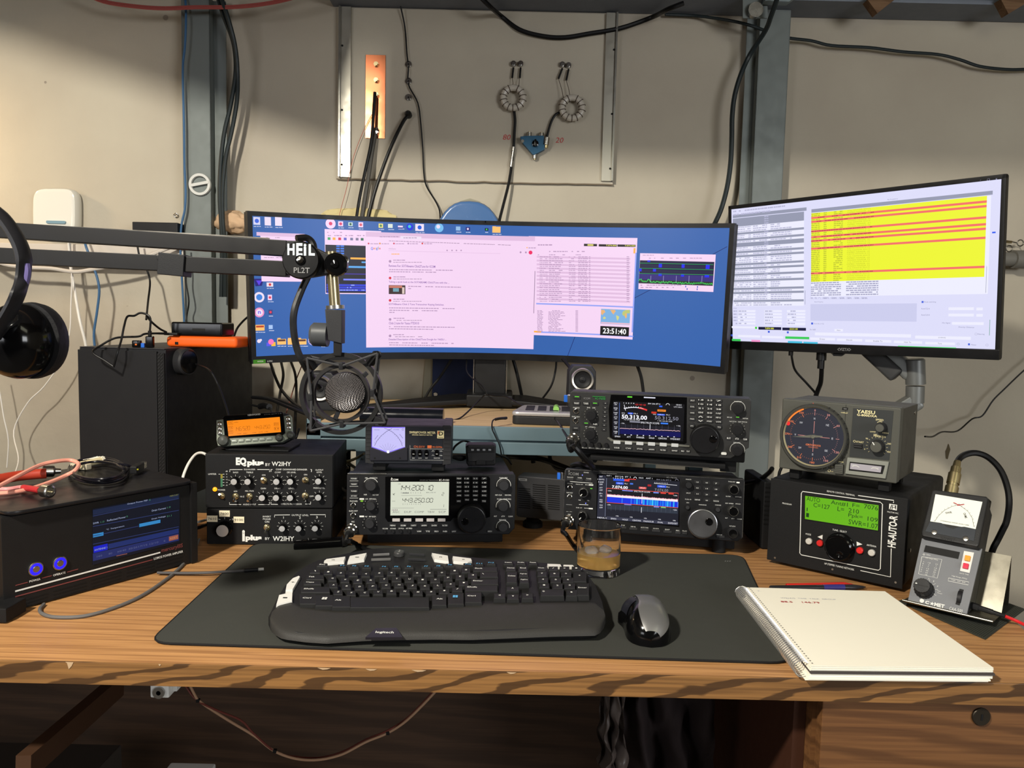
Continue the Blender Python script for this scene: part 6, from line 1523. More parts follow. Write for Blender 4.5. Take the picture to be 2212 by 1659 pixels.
  # orange rugged drive and black drive
o_=on_tower(455,745)
OY=1.86
px0,px1=PY(357,740,OY-.06),PY(513,735,OY)
ORD=pl('orange_silicone',(232,92,24),.5)
def od_box(name,label,cat,mat,x0,x1,y0,y1,z0,z1,bev,yaw):
    cx,cy=(x0+x1)/2,(y0+y1)/2
    M=Matrix.Translation((cx,cy,z0))@Matrix.Rotation(yaw,4,'Z')
    m=MB(mat).box(-(x1-x0)/2,(x1-x0)/2,-(y1-y0)/2,(y1-y0)/2,0,z1-z0,bev,3)
    return single(name,label,cat,m,M)
p0=on_tower(357,745);p1=on_tower(513,745)
Yc=1.80
a=PY(357,738,Yc);b_=PY(512,738,Yc)
zc=TZ
od=Dev('portable_drive','orange rugged portable drive lying on the computer tower','hard drive',frame((a.x+b_.x)/2,Yc,zc,-.02))
wd=(b_.x-a.x)/2
m=od.mb(ORD);m.box(-wd,wd,0,.09,0,PY(430,723,Yc).z-PY(430,747,Yc).z,.009,4);m.use(RUB).box(-wd+.022,-wd+.030,-.0008,.003,.006,.012,.0005);m.out('sleeve',od.root)
oz=zc+PY(430,723,Yc).z-PY(430,747,Yc).z
a2=PY(367,700,Yc);b2=PY(478,700,Yc)
bd=Dev('portable_drive','black glossy drive lying on the orange one, on the computer tower','hard drive',frame((a2.x+b2.x)/2,Yc+.005,oz+.0003,0))
w2=(b2.x-a2.x)/2;hh_=PY(420,692,Yc).z-PY(420,722,Yc).z
m=bd.mb(BLKG);m.box(-w2,w2,0,.08,0,hh_,.004,3);m.use(INKB).box(-.01,.02,-.0006,.002,.012,.018,.0004);m.out('case',bd.root)
m=bd.mb(BLK);m.box(-w2-.012,-w2+.02,-.012,-.0005,.001,.007,.0015).box(-w2-.026,-w2-.012,-.010,-.003,.002,.006,.001);m.out('connector',bd.root)
  # usb sticks on top front
for (px,py,w_,h_,lab,blue) in ((296,738,.020,.016,'short glossy black usb dongle on the computer tower',1),(324,733,.018,.026,'upright black usb plug on the computer tower',0)):
    p=PY(px,py+8,1.735);p.z=TZ
    m=MB(BLKG);m.box(-w_/2,w_/2,-.005,.005,0,h_,.0025);
    if not blue:m.use(RUB).cyl((0,0,h_),(0,0,1),.004,.012,10)
    else:m.use(em('led_orange',(255,120,30),1)).box(-.002,.002,-.0056,-.004,.005,.008);m.use(pl('usb_blue',(36,96,190),.4)).box(w_/2,w_/2+.008,-.004,.004,.0,.010,.001)
    single('usb_plug',lab,'usb plug',m,Matrix.Translation(p))
    if not blue:up=p+V((0,0,h_+.012))
cable('usb_cable','black cable rising from the upright plug over to the black drive',[up-V((0,0,.004)),PY(325,690,1.735),PY(318,680,1.735),PY(303,676,1.735),PY(290,682,1.73),PY(275,684,1.72),PY(268,705,1.70),PY(262,735,1.69),PY(254,760,1.675),PY(246,790,1.675),PY(243,790,1.675),PY(225,778,1.675),PY(205,766,1.675),PY(201,758,1.68),PY(215,748,1.70),PY(250,730,1.72),PY(298,727,1.74),PY(315,721,1.75),PY(358,720,1.78)],.0024,res=8)
cable('usb_cable','black cable sloping from the arch of wire down to the black drive connector',[PY(316,682,1.745),PY(328,696,1.75),PY(345,710,1.77),PY(360,718,1.785)],.0024)
cable('power_cable','dark cable curving from behind the tower to the wide monitor',[PY(505,728,1.98),PY(512,710,1.98),PY(522,697,2.0),PY(535,685,2.02),PY(548,678,2.04)],.0028)

  # ================================================================== power amplifier
AMY=.974
ap=Dev('power_amplifier','large black power amplifier with two blue-ringed buttons at the left','amplifier',frame(-.635,1.188,.752,AMY,0),(0,940,.25316))
AMB=pl('amp_black',(18,17,17),.55,bump=.25,scale=1100)
m=ap.mb(AMB);m.box(-.1475,.1475,0,.004,.0,.138,.0008);m.out('front_panel',ap.root)
m=ap.mb(BLKM);m.box(-.145,.146,.004,.25,.004,.139,.001);m.use(AMB).box(.1455,.158,-.004,.02,-.0,.141,.0008);m.out('case',ap.root)
m=ap.mb(INKB)
for k in range(6):
    x0_=140+k*0
for (xa,xb,ya,yb) in ((135,410,1432,1352),(455,740,1335,1258),(780,1035,1240,1168),(1080,1320,1148,1085),(1330,1560,1072,1010)):
    for j in range(3):
        a=ap.q(xa,ya+j*30-0);b2=ap.q(xb,yb+j*28)
        m.line([a,b2],.0012,.0004)
m.out('vent_slots',ap.root)
m=ap.mb(INK);m.line([ap.q(128,1332),ap.q(1366,1000)],.0024,.0006);
m.T('LOMOS POWER AMPLIFIER',1438,1022,250,20,.0006,.015).T('POWER',297,1237,96,18,.0006,.015).T('OPERATE',505,1183,106,18,.0006,.015);m.out('lettering',ap.root)
m=ap.mb(pl('dull_red_print',(112,56,54),.6,var=0));m.line([ap.q(128,1378),ap.q(1300,1062)],.0018,.0006);m.line([ap.q(130,1282),ap.q(235,1254)],.0014,.0006);m.line([ap.q(355,1220),ap.q(440,1198)],.0014,.0006);m.line([ap.q(570,1168),ap.q(665,1142)],.0014,.0006)
m.T('mercuryIIIS',1468,965,182,44,.0006,.02);m.out('red_lettering',ap.root)
for c_ in ((300,1140),(505,1090)):
    x,z=ap.q(*c_);
    m=ap.mb(STEEL);m.lathe((x,0,z),(0,-1,0),[(0,.0105),(.003,.0105),(.0035,.0098),(.0035,.0088),(.001,.0085)],32)
    m.lathe((x,-.001,z),(0,-1,0),[(0,.0050),(.003,.0050),(.0035,.0044),(.0035,0)],24);b_=m.out('push_button',ap.root)
    m=ap.mb(em('blue_ring_light',(30,20,255),2.2));m.lathe((x,-.0008,z),(0,-1,0),[(0,.0087),(.0026,.0087),(.003,.0080),(.003,.0056),(.0026,.0051),(0,.0051)],32);m.out('light_ring',b_)
  # amplifier screen
m=ap.mb(em('amp_screen',(16,20,34),.8));m.poly([(788,628),(1530,495),(1532,910),(788,1108)],.0008);
AT=E_(150,160,190);AD=E_(40,50,92);AG=E_(70,130,100)
def seg(pa,pb,w_,mt_,d=.0012):m.use(mt_);m.line([ap.q(*pa),ap.q(*pb)],w_,d)
for (pa,pb) in (((790,690),(1522,540)),((790,778),(1522,640)),((790,860),(1180,775)),((790,930),(1522,780))):seg(pa,pb,.0012,AD)
seg((790,660),(1522,522),.008,E_(26,36,64),.0010);seg((790,1042),(1522,868),.012,E_(34,42,96),.0010);seg((920,950),(1522,815),.008,E_(30,44,100),.0010)
seg((790,858),(880,840),.0055,E_(50,130,190));seg((1185,770),(1365,733),.0055,E_(50,130,190));seg((795,978),(915,950),.010,E_(20,30,190))
for t_,x_,y_,w_ in (('Output Power PEP',1170,572,175),('Reflected Power',990,712,160),('SWR',815,748,50),('Drain Current',1352,632,120),('Drain Voltage',1350,704,120),('°C  Temperature',980,790,155),('ANTENNE 1',856,968,110)):m.use(AT).T(t_,x_,y_,w_,15,.0015,.008)
m.use(E_(120,120,50)).T('MERCURY',1482,513,74,12,.0015);m.use(AG).T('0',1274,552,12,16,.0015).T('0',1080,692,12,14,.0015).T('1.0',870,738,32,14,.0015).T('1.0',1436,614,30,14,.0015).T('51.1',1440,688,40,14,.0015)
for t_,x_,y_ in (('160',845,1030),('80',938,1008),('60/40',1035,985),('30/20',1130,962),('17/15',1215,942),('12/10',1310,920),('6',1400,900)):m.use(E_(86,92,130)).T(t_,x_,y_,15*len(t_),15,.0015)
m.use(E_(150,84,66)).R(1478,875,80,38,.0013);m.use(E_(190,130,100)).T('RESET',1478,875,62,16,.0016);seg((990,1030),(1082,1010),.001,E_(150,90,80))
m.out('display',ap.root)
m=ap.mb(RUB)
for x_ in (-.12,.125):
    for y_ in (.03,.22):m.box(x_-.012,x_+.012,y_-.012,y_+.012,-.0018,.004)
m.out('foot',ap.root)
m=MB(BLKM);p=PZ(-5,1345,.752);m.box(p.x-.05,p.x+.012,p.y-.0,p.y+.045,.7512,.772,.002)
single('corner_block','small dark block on the desk at the bottom left edge','block',m)
  # tray / lid on the amplifier
TRZ=.752+.141+.0005
ty=Matrix.Translation((0,0,0))
lp=[PZ(50,1100,TRZ),PZ(390,1043,TRZ),PZ(255,990,TRZ),PZ(-60,1015,TRZ),PZ(-20,1090,TRZ)]
q0=[V((-.143,-.010)),V((.150,-.010)),V((.150,.245)),V((-.143,.245))]
P=rounded([V((a.x,a.y,0)) for a in q0],.022)
m=MB(pl('tray_black',(24,23,25),.35,bump=.1,scale=60));m.prism(P,.1415,.147,'z',bev=.0015)
single('lid_plate','black metal lid with rounded corners lying on the power amplifier','plate',m,ap.M)
AZ=.752+.1475
def PA(px,py,dz=.003):return PZ(px,py,AZ+dz)
def ca(x,y,dz=.003):return PA(x*.25316,940+y*.25316,dz)
BC=pl('cable_satin_black',(18,17,24),.3)
  # coiled black cable
pts=[]
for k in range(5):
    for j in range(14):
        a=2*PI*j/14+.3
        pts.append(ca(840+(255-k*12)*cos(a)+10*sin(k*2+a),300+(110-k*9)*sin(a)+(k%2)*6,.003+.0035*k+.001*sin(3*a+k)))
pts+=[ca(1000,250,.02),ca(1080,255,.018),ca(1140,275,.012)]
cable('coiled_cable','coil of thin black cable with a flat plug on the amplifier lid',pts,.0021,BC,ends=lambda m,P:(m.use(BLK),m.bar(ca(1135,300,.010),ca(1205,262,.010),.012,.013,.002),m.use(STEEL).bar(ca(1200,264,.010),ca(1232,248,.010),.009,.011,.001),m.use(em('tiny_yellow',(200,190,40),.8)).cbox(ca(1175,292,.016),(.002,.002,.002))))
m=MB(pl('pale_bristle',(222,214,196),.7));rnd=random.Random(2)
for k in range(26):
    a=ca(720+rnd.uniform(-10,10),215+rnd.uniform(-4,8),.006);b_=ca(870+rnd.uniform(-40,30),195+rnd.uniform(-14,14),.014);m.tube([a,b_],.0012,5)
m.use(pl('brush_handle',(205,190,150),.5)).tube([ca(680,255,.010),ca(860,215,.012)],.006,10)
single('brush','pale bristled brush lying behind the coiled cable on the lid','brush',m)
m=MB(pl('flat_cream_connector',(196,186,160),.5));m.bar(ca(620,258,.006),ca(760,270,.006),.012,.010,.001);single('flat_connector','cream flat connector under the coiled black cable','connector',m)
  # red handled probe
m=MB(pl('red_rubber',(158,52,34),.45));m.tube([ca(-60,385,.012),ca(180,345,.013),ca(395,325,.014)],.0085,14)
single('red_tube','thick red sleeve lying across the amplifier lid at the left edge','tube',m)
PKC=pl('pink_coax',(222,150,130),.4);PKC2=pl('pink_coax_light',(218,140,138),.4)
def pl259(m,a,b_):
    d_=(b_-a).normalized();m.use(STEEL)
    m.lathe(a,d_,[(0,.0042),(.008,.0050),(.010,.0090),(.012,.0098),(.026,.0098),(.027,.0086),(.0275,.0070),(.0265,.0060)],24,(24,.03));m.lathe(a+d_*.010,d_,[(0,.004),(.0162,.004),(.0165,0)],16);m.use(BRASS).lathe(a+d_*.026,d_,[(0,.0018),(.006,.0018),(.007,0)],10)
cable('pink_coax','pink coax jumper looping over the red sleeve, silver plug facing the viewer',[ca(-90,470,.02),ca(0,430,.022),ca(150,350,.026),ca(330,260,.03),ca(470,225,.032),ca(600,215,.030),ca(670,245,.026),ca(640,300,.020),ca(560,345,.012),ca(430,400,.008),ca(250,460,.006),ca(80,490,.006),ca(-60,500,.006)],.0034,PKC,ends=lambda m,P:pl259(m,ca(520,305,.012),ca(430,300,.010)+V((-.004,-.03,.004))))
cable('pink_coax','pink coax jumper lying lower left with a silver plug pointing right',[ca(-90,455,.006),ca(60,462,.006),ca(180,446,.006),ca(250,455,.008),ca(330,470,.009)],.0036,PKC2,ends=lambda m,P:(m.use(pl('red_sleeve',(170,40,44),.4)).tube([ca(200,447,.0085),ca(270,458,.0095),ca(340,470,.010)],.0048,10),pl259(m,ca(335,468,.010),ca(480,490,.011))))

  # ================================================================== boom arm, shock mount and microphone
BA=Dev('boom_arm','black twin-bar microphone boom arm reaching in from the left','boom arm',frame(0,1.09,0),(0,440,.25316))
BAR=pl('arm_black',(17,16,16),.45)
def bq(x,y,d=0):a=BA.q(x,y,d);return V((a[0],-d,a[1]))
m=BA.mb(BAR);m.bar(bq(-400,200),bq(2460,385),.022,.0215,.001);m.out('upper_bar',BA.root)
m=BA.mb(BAR);m.bar(bq(-400,425),bq(2460,560),.022,.0215,.001);m.use(BLK);m.bar(bq(1385,512),bq(1605,535),.030,.030,.001);m.bar(bq(1375,468),bq(1550,470),.028,.006,.0008);m.out('lower_bar',BA.root)
m=BA.mb(STEEL);m.tube([bq(120,175,.004),bq(1200,236,.004),bq(2300,300,.004)],.0016,6,smooth=False);m.use(BLKG).bar(bq(100,180),bq(2290,308),.010,.004);m.out('tension_rod',BA.root)
JX=520/.25316  # J crop offset
def jq(x,y,d=0):return bq(JX+x,y,d)
m=BA.mb(BLK);c=jq(515,480)
m.prism([(jq(330,310).x,jq(330,318).z),(jq(520,325).x,jq(520,322).z),(jq(640,370).x,jq(640,375).z),(jq(740,425).x,jq(740,425).z),(jq(850,470).x,jq(850,470).z),(jq(860,560).x,jq(860,560).z),(jq(800,590).x,jq(800,595).z),(jq(600,630).x,jq(600,630).z),(jq(480,630).x,jq(480,636).z),(jq(400,600).x,jq(400,600).z)],-.010,.012,bev=.002)
m.out('elbow_plate',BA.root)
m=BA.mb(pl('disc_black',(10,10,11),.4));cc=jq(515,482,.02);R=156*BA.k
m.lathe((cc.x,-.010,cc.z),(0,-1,0),[(0,R),(.010,R),(.013,R*.93),(.013,0)],64)
m.use(BLKG).lathe((cc.x,-.0228,cc.z),(0,-1,0),[(0,R*.28),(.002,R*.26),(.002,R*.2)],32);m.use(CHROME).lathe((cc.x,-.0228,cc.z),(0,-1,0),[(0,R*.22),(.003,R*.18),(.004,0)],8);m.out('elbow_disc',BA.root)
m=BA.mb(INK);BA2=BA
x_,z_=jq(522,392,.024).x,jq(522,392,.024).z
m.use(pl('logo_white',(215,228,228),.5,var=0))
for ch,ox,w_,h_ in (('H',-.0150,.0098,.0155),('E',-.0035,.0085,.0175),('i',.0042,.0036,.0160),('L',.0135,.0085,.0155)):m.text(ch,x_+ox,z_,w_,h_,.0238,.035)
x_,z_=jq(520,568,.024).x,jq(520,568,.024).z;m.use(INKG).text('PL2T',x_,z_,.022,.0075,.0238,.012);m.out('lettering',BA.root)
m=BA.mb(BLKG);cc=jq(812,518,.016);m.lathe((cc.x,-.010,cc.z),(0,-1,0),[(0,.0165),(.008,.016),(.011,.012),(.011,.006),(.013,.005),(.0145,0)],32);m.use(STEEL).torus((cc.x+.010,-.012,cc.z+.006),(0,-1,.2),.006,.0012,16,6);m.out('end_knob',BA.root)
m=BA.mb(pl('tarnished_brass',(150,140,112),.3,.9));a=jq(770,410);b_=jq(805,880);m.cyl(a,b_-a,.0078,(b_-a).length,20);m.use(STEEL).cyl(jq(804,868),b_-a,.0128,.005,24);m.out('rod',BA.root)
  # yoke
MY=BA
SM=Dev('shock_mount','black round spider shock mount hanging from the boom arm','shock mount',frame(0,1.075,0),(520,440,.25316))
def sq(x,y,d=0):a=SM.q(x,y,d);return V((a[0],-d,a[1]))
m=SM.mb(GRAPH);a=sq(808,905);b_=sq(812,1165);m.prism([(sq(735,905).x,a.z),(sq(880,905).x,a.z),(sq(878,1165).x,sq(0,1172).z),(sq(760,1165).x,b_.z),(sq(748,1040).x,sq(0,1040).z)],-.012,.010,bev=.0015);m.out('swivel_block',SM.root)
m=SM.mb(pl('knob_satin',(62,64,66),.45));c=sq(745,1120);m.cyl(c,V((-1,0,.02)),.0165,.024,28,.004);m.out('clamp_knob',SM.root)
m=SM.mb(BAR);m.bar(sq(828,1055,.006),sq(828,1300,.006),.006,.011,.001,up=(1,0,0));m.out('yoke_stem',SM.root)
oc=sq(858,1620);RO=352*SM.k
tl=V((0,-1,.06)).normalized()
def flat_ring(m,c,R,w_,t_):
    m.lathe(V(c)-tl*t_/2,tl,[(0,R-w_),(0,R),(t_,R),(t_,R-w_),(0,R-w_)],64)
m=SM.mb(BAR);flat_ring(m,oc,RO,.0062,.012);m.out('outer_ring',SM.root)
ic_=sq(860,1618,.0);RI=250*SM.k;ic_=ic_+V((0,-.004,0))
m=SM.mb(pl('inner_ring_grey',(26,24,24),.5));flat_ring(m,ic_,RI,.005,.010);m.out('inner_ring',SM.root)
corners=[(555,1320),(1170,1290),(1185,2070-250),(600,2090-250)]
  # elastic anchors: M crop pixels converted to J crop
def mj(x,y,d=0):return sq((500+.1808*x-520)/.25316,(700+.1808*y-440)/.25316,d)
arms=[((900,405),(985,530)),((1745,350),(1650,470)),((1835,1180),(1700,1120)),((945,1275),(1010,1170))]
for a,b_ in arms:SM.mb(BLK).bar(mj(*a,.010),mj(*b_,.0),.010,.010,.001).out('anchor_post',SM.root)
hooks=[(1320,500),(1690,820),(1330,1190),(955,870)]
for h in hooks:SM.mb(BLK).cbox(mj(*h,.006),(.006,.016,.010),.001).out('hook',SM.root)
m=SM.mb(pl('elastic_band',(52,52,54),.7));an=[mj(*a[0],.014) for a in arms];hk=[mj(*h,.012) for h in hooks]
for i in range(4):
    for j in (i,(i+1)%4):pass
lst=[(0,0),(1,0),(1,1),(2,1),(2,2),(3,2),(3,3),(0,3)]
for a,h in lst:
    m.tube([an[a],hk[h]],.0017,6,smooth=False);m.tube([an[a]+V((0,.020,.001)),hk[h]+V((0,.018,0))],.0017,6,smooth=False)
m.out('elastic_band',SM.root)
mc=Dev('studio_microphone','black large round-grille microphone held in the shock mount','microphone',frame(0,1.075,0),(500,700,.1808))
g=mj(1362,815,.012);ax=(V((.10,-1,.12))).normalized()
RG_=238*.1808/FPX*1.06
m=mc.mb(pl('mic_body_black',(20,19,20),.35));m.lathe(g-ax*.085,ax,[(0,RG_*.80),(.01,RG_*.86),(.055,RG_*.92),(.068,RG_*1.02),(.083,RG_*1.04),(.086,RG_*1.0)],56);m.out('body',mc.root)
m=mc.mb(pl('mic_band_bronze',(120,96,76),.35,.8));m.lathe(g-ax*.012,ax,[(0,RG_*1.055),(.004,RG_*1.06),(.004,RG_*1.045)],56);m.out('trim_band',mc.root)
  # woven grille: dark backing plus a wire lattice on a shallow dome
gx=V((1,0,0));gx=(gx-ax*gx.dot(ax)).normalized();gz=ax.cross(gx)*-1;gz=gz if gz.z>0 else -gz
def dome(u,v,e=0):r2=(u*u+v*v);return g+gx*(u*RG_)+gz*(v*RG_)+ax*(.010*(1-r2)+.0045+e)
m=mc.mb(INKB);n=40
vs=[dome(0,0,-.002)];
for k in range(1,7):
    for j in range(n):a=2*PI*j/n;vs.append(dome(k/6*cos(a),k/6*sin(a),-.002))
fs=[[0,1+j,1+(j+1)%n]for j in range(n)]+[[1+k*n+j,1+(k+1)*n+j,1+(k+1)*n+(j+1)%n,1+k*n+(j+1)%n]for k in range(5) for j in range(n)]
m.add(vs,fs)
m.use(pl('grille_wire',(120,116,116),.35,.7));c8,s8=cos(.28),sin(.28)
NR=27
for i in range(NR):
    v=-.97+1.94*i/(NR-1);h=math.sqrt(max(0,.97**2-v*v))
    if h<.1:continue
    pp=[]
    k=int(h/.035)*2
    for j in range(k+1):
        u=-h+2*h*j/k;z=v+.016*(1 if (j//2+i)%2 else -1);pp.append(dome(u*c8-z*s8*1,u*s8+z*c8,.0003))
    m.tube(pp,.0006,4,smooth=False)
for i in range(34):
    u=-.97+1.94*i/33;h=math.sqrt(max(0,.97**2-u*u))
    if h<.1:continue
    pp=[dome(u*c8-(-h+2*h*j/8)*s8,u*s8+(-h+2*h*j/8)*c8,-.0006) for j in range(9)]
    m.tube(pp,.0005,4,smooth=False)
m.out('grille',mc.root,sharp=60)
for a in (45,160,250,320):
    m=mc.mb(BLK);c=g+(gx*cos(math.radians(a))+gz*sin(math.radians(a)))*RG_*1.02-ax*.006;d_=(gx*cos(math.radians(a))+gz*sin(math.radians(a)));m.bar(c,c+d_*(RI-RG_*1.04),.006,.006,.001);m.out('support_post',mc.root)
cable('microphone_cable','thick black cable hanging from the boom elbow down into the shock mount',[PY(640,515,1.12),PY(665,515,1.13),PY(678,535,1.13),PY(672,580,1.12),PY(652,625,1.11),PY(636,670,1.10),PY(634,710,1.10),PY(642,755,1.10),PY(656,785,1.10),PY(672,812,1.11),PY(690,838,1.12)],.0050)

  # ================================================================== headphones hanging at the left edge
hp=Dev('headphones','black over-ear headphones hanging at the left edge of the picture','headphones',frame(0,.86,0),(0,460,.24111))
def hq(x,y,d=0):a=hp.q(x,y,d);return V((a[0],-d,a[1]))
m=hp.mb(pl('pad_leather',(20,20,22),.55,bump=.4,scale=200));c=hq(105,1150);
P=[(215*cos(a)*1.0,355*sin(a)) for a in [2*PI*k/48 for k in range(48)]]
def cup(m,cx,cy,rx,ry,y0,prof,shift=0):
    k=hp.k;n=48;vs=[];fs=[]
    c=hq(cx,cy)
    for t,f in prof:
        for j in range(n):a=2*PI*j/n;vs.append(V((c.x+rx*k*f*cos(a)+shift*t,y0-t,c.z+ry*k*f*sin(a))))
    for i in range(len(prof)-1):
        for j in range(n):q_=(j+1)%n;fs.append([i*n+j,i*n+q_,(i+1)*n+q_,(i+1)*n+j])
    fs.append(list(range(n))[::-1]);fs.append([(len(prof)-1)*n+j for j in range(n)])
    m.add(vs,fs)
cup(m,150,1150,300,355,.045,[(0,.86),(.006,.97),(.016,1.0),(.026,.98)]);m.out('ear_pad',hp.root)
m=hp.mb(BLKG);cup(m,105,1150,300,350,.018,[(0,.99),(.010,.98),(.022,.90),(.032,.72),(.037,.45),(.0385,.1)]);m.out('ear_cup',hp.root)
m=hp.mb(pl('headband_black',(30,30,33),.4));
band=[(-160,-120),(-60,-30),(20,40),(110,160),(185,300),(215,430),(205,580),(170,700),(130,800),(70,910),(0,1020),(-60,1120)]
pts=[hq(x,y,.034 if y>600 else .02) for x,y in band]
pp=catmull(pts,6);n=len(pp);vs=[];fs=[]
for i,p in enumerate(pp):
    t=(pp[min(i+1,n-1)]-pp[max(i-1,0)]).normalized();nn=V((-t.z,0,t.x)).normalized();w_=.0062 if i<n*.45 else .0052
    for a in range(10):g_=2*PI*a/10;vs.append(p+nn*cos(g_)*w_+V((0,sin(g_)*.012,0)))
for i in range(n-1):
    for a in range(10):q_=(a+1)%10;fs.append([i*10+a,i*10+q_,(i+1)*10+q_,(i+1)*10+a])
m.add(vs,fs+[list(range(10))[::-1],[(n-1)*10+a for a in range(10)]]);m.out('headband',hp.root)
m=hp.mb(pl('violet_sheen_slider',(92,84,128),.3));m.tube([hq(236,455,.022),hq(245,520,.022),hq(236,590,.022),hq(222,640,.022)],.0036,8);m.out('slider',hp.root)

  # ================================================================== speakers behind (round silver rings)
def spk(px,py,Y,r,label,bottom):
    p=PY(px,py,Y);z0_=SZ
    d=Dev('desktop_speaker',label,'speaker',frame(p.x,Y,z0_,0),(0,0,1),group='small round desktop speakers')
    zc=p.z-z0_
    m=d.mb(GRAPH);m.prism([(-r*1.18,.0),(r*1.18,.0),(r*1.22,zc*.6),(r*1.18,zc+r*.7),(r*.8,zc+r*1.2),(-r*.8,zc+r*1.2),(-r*1.18,zc+r*.7),(-r*1.22,zc*.6)],0,.07,bev=.006);m.out('housing',d.root)
    m=d.mb(pl('silver_ring',(176,172,166),.3,.9));m.lathe((0,0,zc),(0,-1,0),[(0,r*1.02),(.006,r),(.009,r*.93),(.008,r*.78),(.003,r*.7),(0,r*.7)],48);m.out('ring',d.root)
    m=d.mb(BLK);m.lathe((0,-.0005,zc),(0,-1,0),[(0,r*.70),(.005,r*.68),(.003,r*.5),(.0015,r*.3)],40);m.lathe((0,-.001,zc),(0,-1,0),[(0,r*.3),(.003,r*.26),(.005,0)],24);m.out('cone',d.root)
    return d
spk(1258,820,1.86,.028,'small desktop speaker with silver ring above the right radio stack',0)
spk(692,838,1.90,.033,'small desktop speaker with silver ring seen behind the shock mount',0)

  # battery charger on the shelf
c_=PZ(1170,905,SZ)
bc=Dev('battery_charger','silver battery charger holding one green battery on the shelf','battery charger',frame(.075,1.73,SZ,-.06),(850,760,.1808))
m=bc.mb(GRAPH);P=rounded([V((-.075,0,0)),V((.085,0,0)),V((.085,.15,0)),V((-.055,.15,0))],.018);m.prism(P,.0005,.020,'z',bev=.003);m.out('base',bc.root)
m=bc.mb(pl('silver_plastic',(176,174,176),.3,.3));P=rounded([V((-.076,-.001,0)),V((.086,-.001,0)),V((.086,.151,0)),V((-.056,.151,0))],.018);m.prism(P,.020,.030,'z',bev=.004)
m.use(GRAPH)
for k in range(4):m.box(-.045+k*.028,-.025+k*.028,.03,.13,.0301,.0306)
m.out('top',bc.root)
m=bc.mb(pl('green_battery',(150,206,110),.35));m.cyl((.026,.045,.033),(0,1,0),.0068,.04,16,.001);m.use(BLKG).cyl((.026,.085,.033),(0,1,0),.0068,.012,16,.001);m.out('battery_cell',bc.root)
cable('charger_cord','thin black cord dropping from the charger plug over the shelf edge',[PY(1093,905,1.70),PY(1078,905,1.69),PY(1065,908,1.675),PY(1063,925,1.650),PY(1070,942,1.650),PY(1080,965,1.650),PY(1085,1000,1.66)],.0016,ends=lambda m,P:m.tube([PY(1094,903,1.715),PY(1080,904,1.695),PY(1070,906,1.685)],.0032,8))
cable('black_cable','thin black cable draping over the shelf past the monitor neck to the right stack',[PY(960,910,1.80),PY(990,905,1.80),PY(1010,890,1.86),PY(1035,865,1.92),PY(1050,852,1.92),PY(1068,855,1.93),PY(1095,857,1.93),PY(1120,872,1.88),PY(1150,885,1.84),PY(1185,893,1.78),PY(1205,912,1.70),PY(1222,940,1.64),PY(1232,958,1.60)],.0020)
cable('black_cable','thin black cable looping in front of the dark blue cover under the wide monitor',[PY(1008,775,2.05),PY(1008,800,2.0),PY(1018,815,1.96),PY(1040,832,1.93),PY(1050,846,1.92),PY(1052,853,1.918)],.0018)
  # heavier cables seen under the wide monitor
for i,(pts,r_,lab) in enumerate((
    ([PY(1108,775,2.12),PY(1115,800,2.12),PY(1122,830,2.12),PY(1130,870,2.14)],.0045,'thick black cable under the wide monitor right of its neck'),
    ([PY(1202,775,2.1),PY(1200,800,2.1),PY(1190,835,2.1),PY(1165,870,2.12)],.0028,'thin black cable curving under the wide monitor left of the right speaker'),
    ([PY(1215,775,2.0),PY(1228,790,1.98),PY(1235,800,1.96)],.0042,'short thick black cable meeting the right speaker'),
    ([PY(1375,785,2.0),PY(1385,815,2.0),PY(1390,850,2.0),PY(1392,880,2.0)],.0042,'thick black cable dropping behind the top right radio'),
    ([PY(980,770,2.14),PY(950,815,2.14),PY(930,840,2.14),PY(912,872,2.14)],.0035,'black cable slanting left across the blue cover'),
    ([PY(583,780,2.1),PY(595,815,2.05),PY(610,845,2.0),PY(640,875,1.9),PY(680,895,1.82)],.0040,'leftmost black cable under the left end of the wide monitor'),
    ([PY(607,780,2.1),PY(612,810,2.05),PY(606,845,2.0),PY(599,890,1.9),PY(597,930,1.8)],.0036,'second black cable under the left end of the wide monitor'),
    ([PY(628,780,2.1),PY(638,810,2.05),PY(640,850,2.0),PY(638,900,1.9),PY(636,960,1.8)],.0036,'third black cable under the left end of the wide monitor, running straight down'),
    ([PY(652,790,2.1),PY(640,820,2.05),PY(628,860,2.0),PY(616,900,1.95)],.0016,'thin reddish wire among the black cables left of the shock mount'),
    ([PY(545,858,1.95),PY(590,862,1.9),PY(630,876,1.85),PY(680,905,1.8)],.0045,'thick black cable sweeping right from behind the tower'),
    ([PY(646,925,1.70),PY(640,945,1.70),PY(633,962,1.68)],.0026,'short black cable at the left rack post'))):
    cable('black_cable',lab,pts,r_,pl('reddish_wire',(120,72,62),.5) if 'reddish' in lab else CAB,group='cables under the wide monitor')
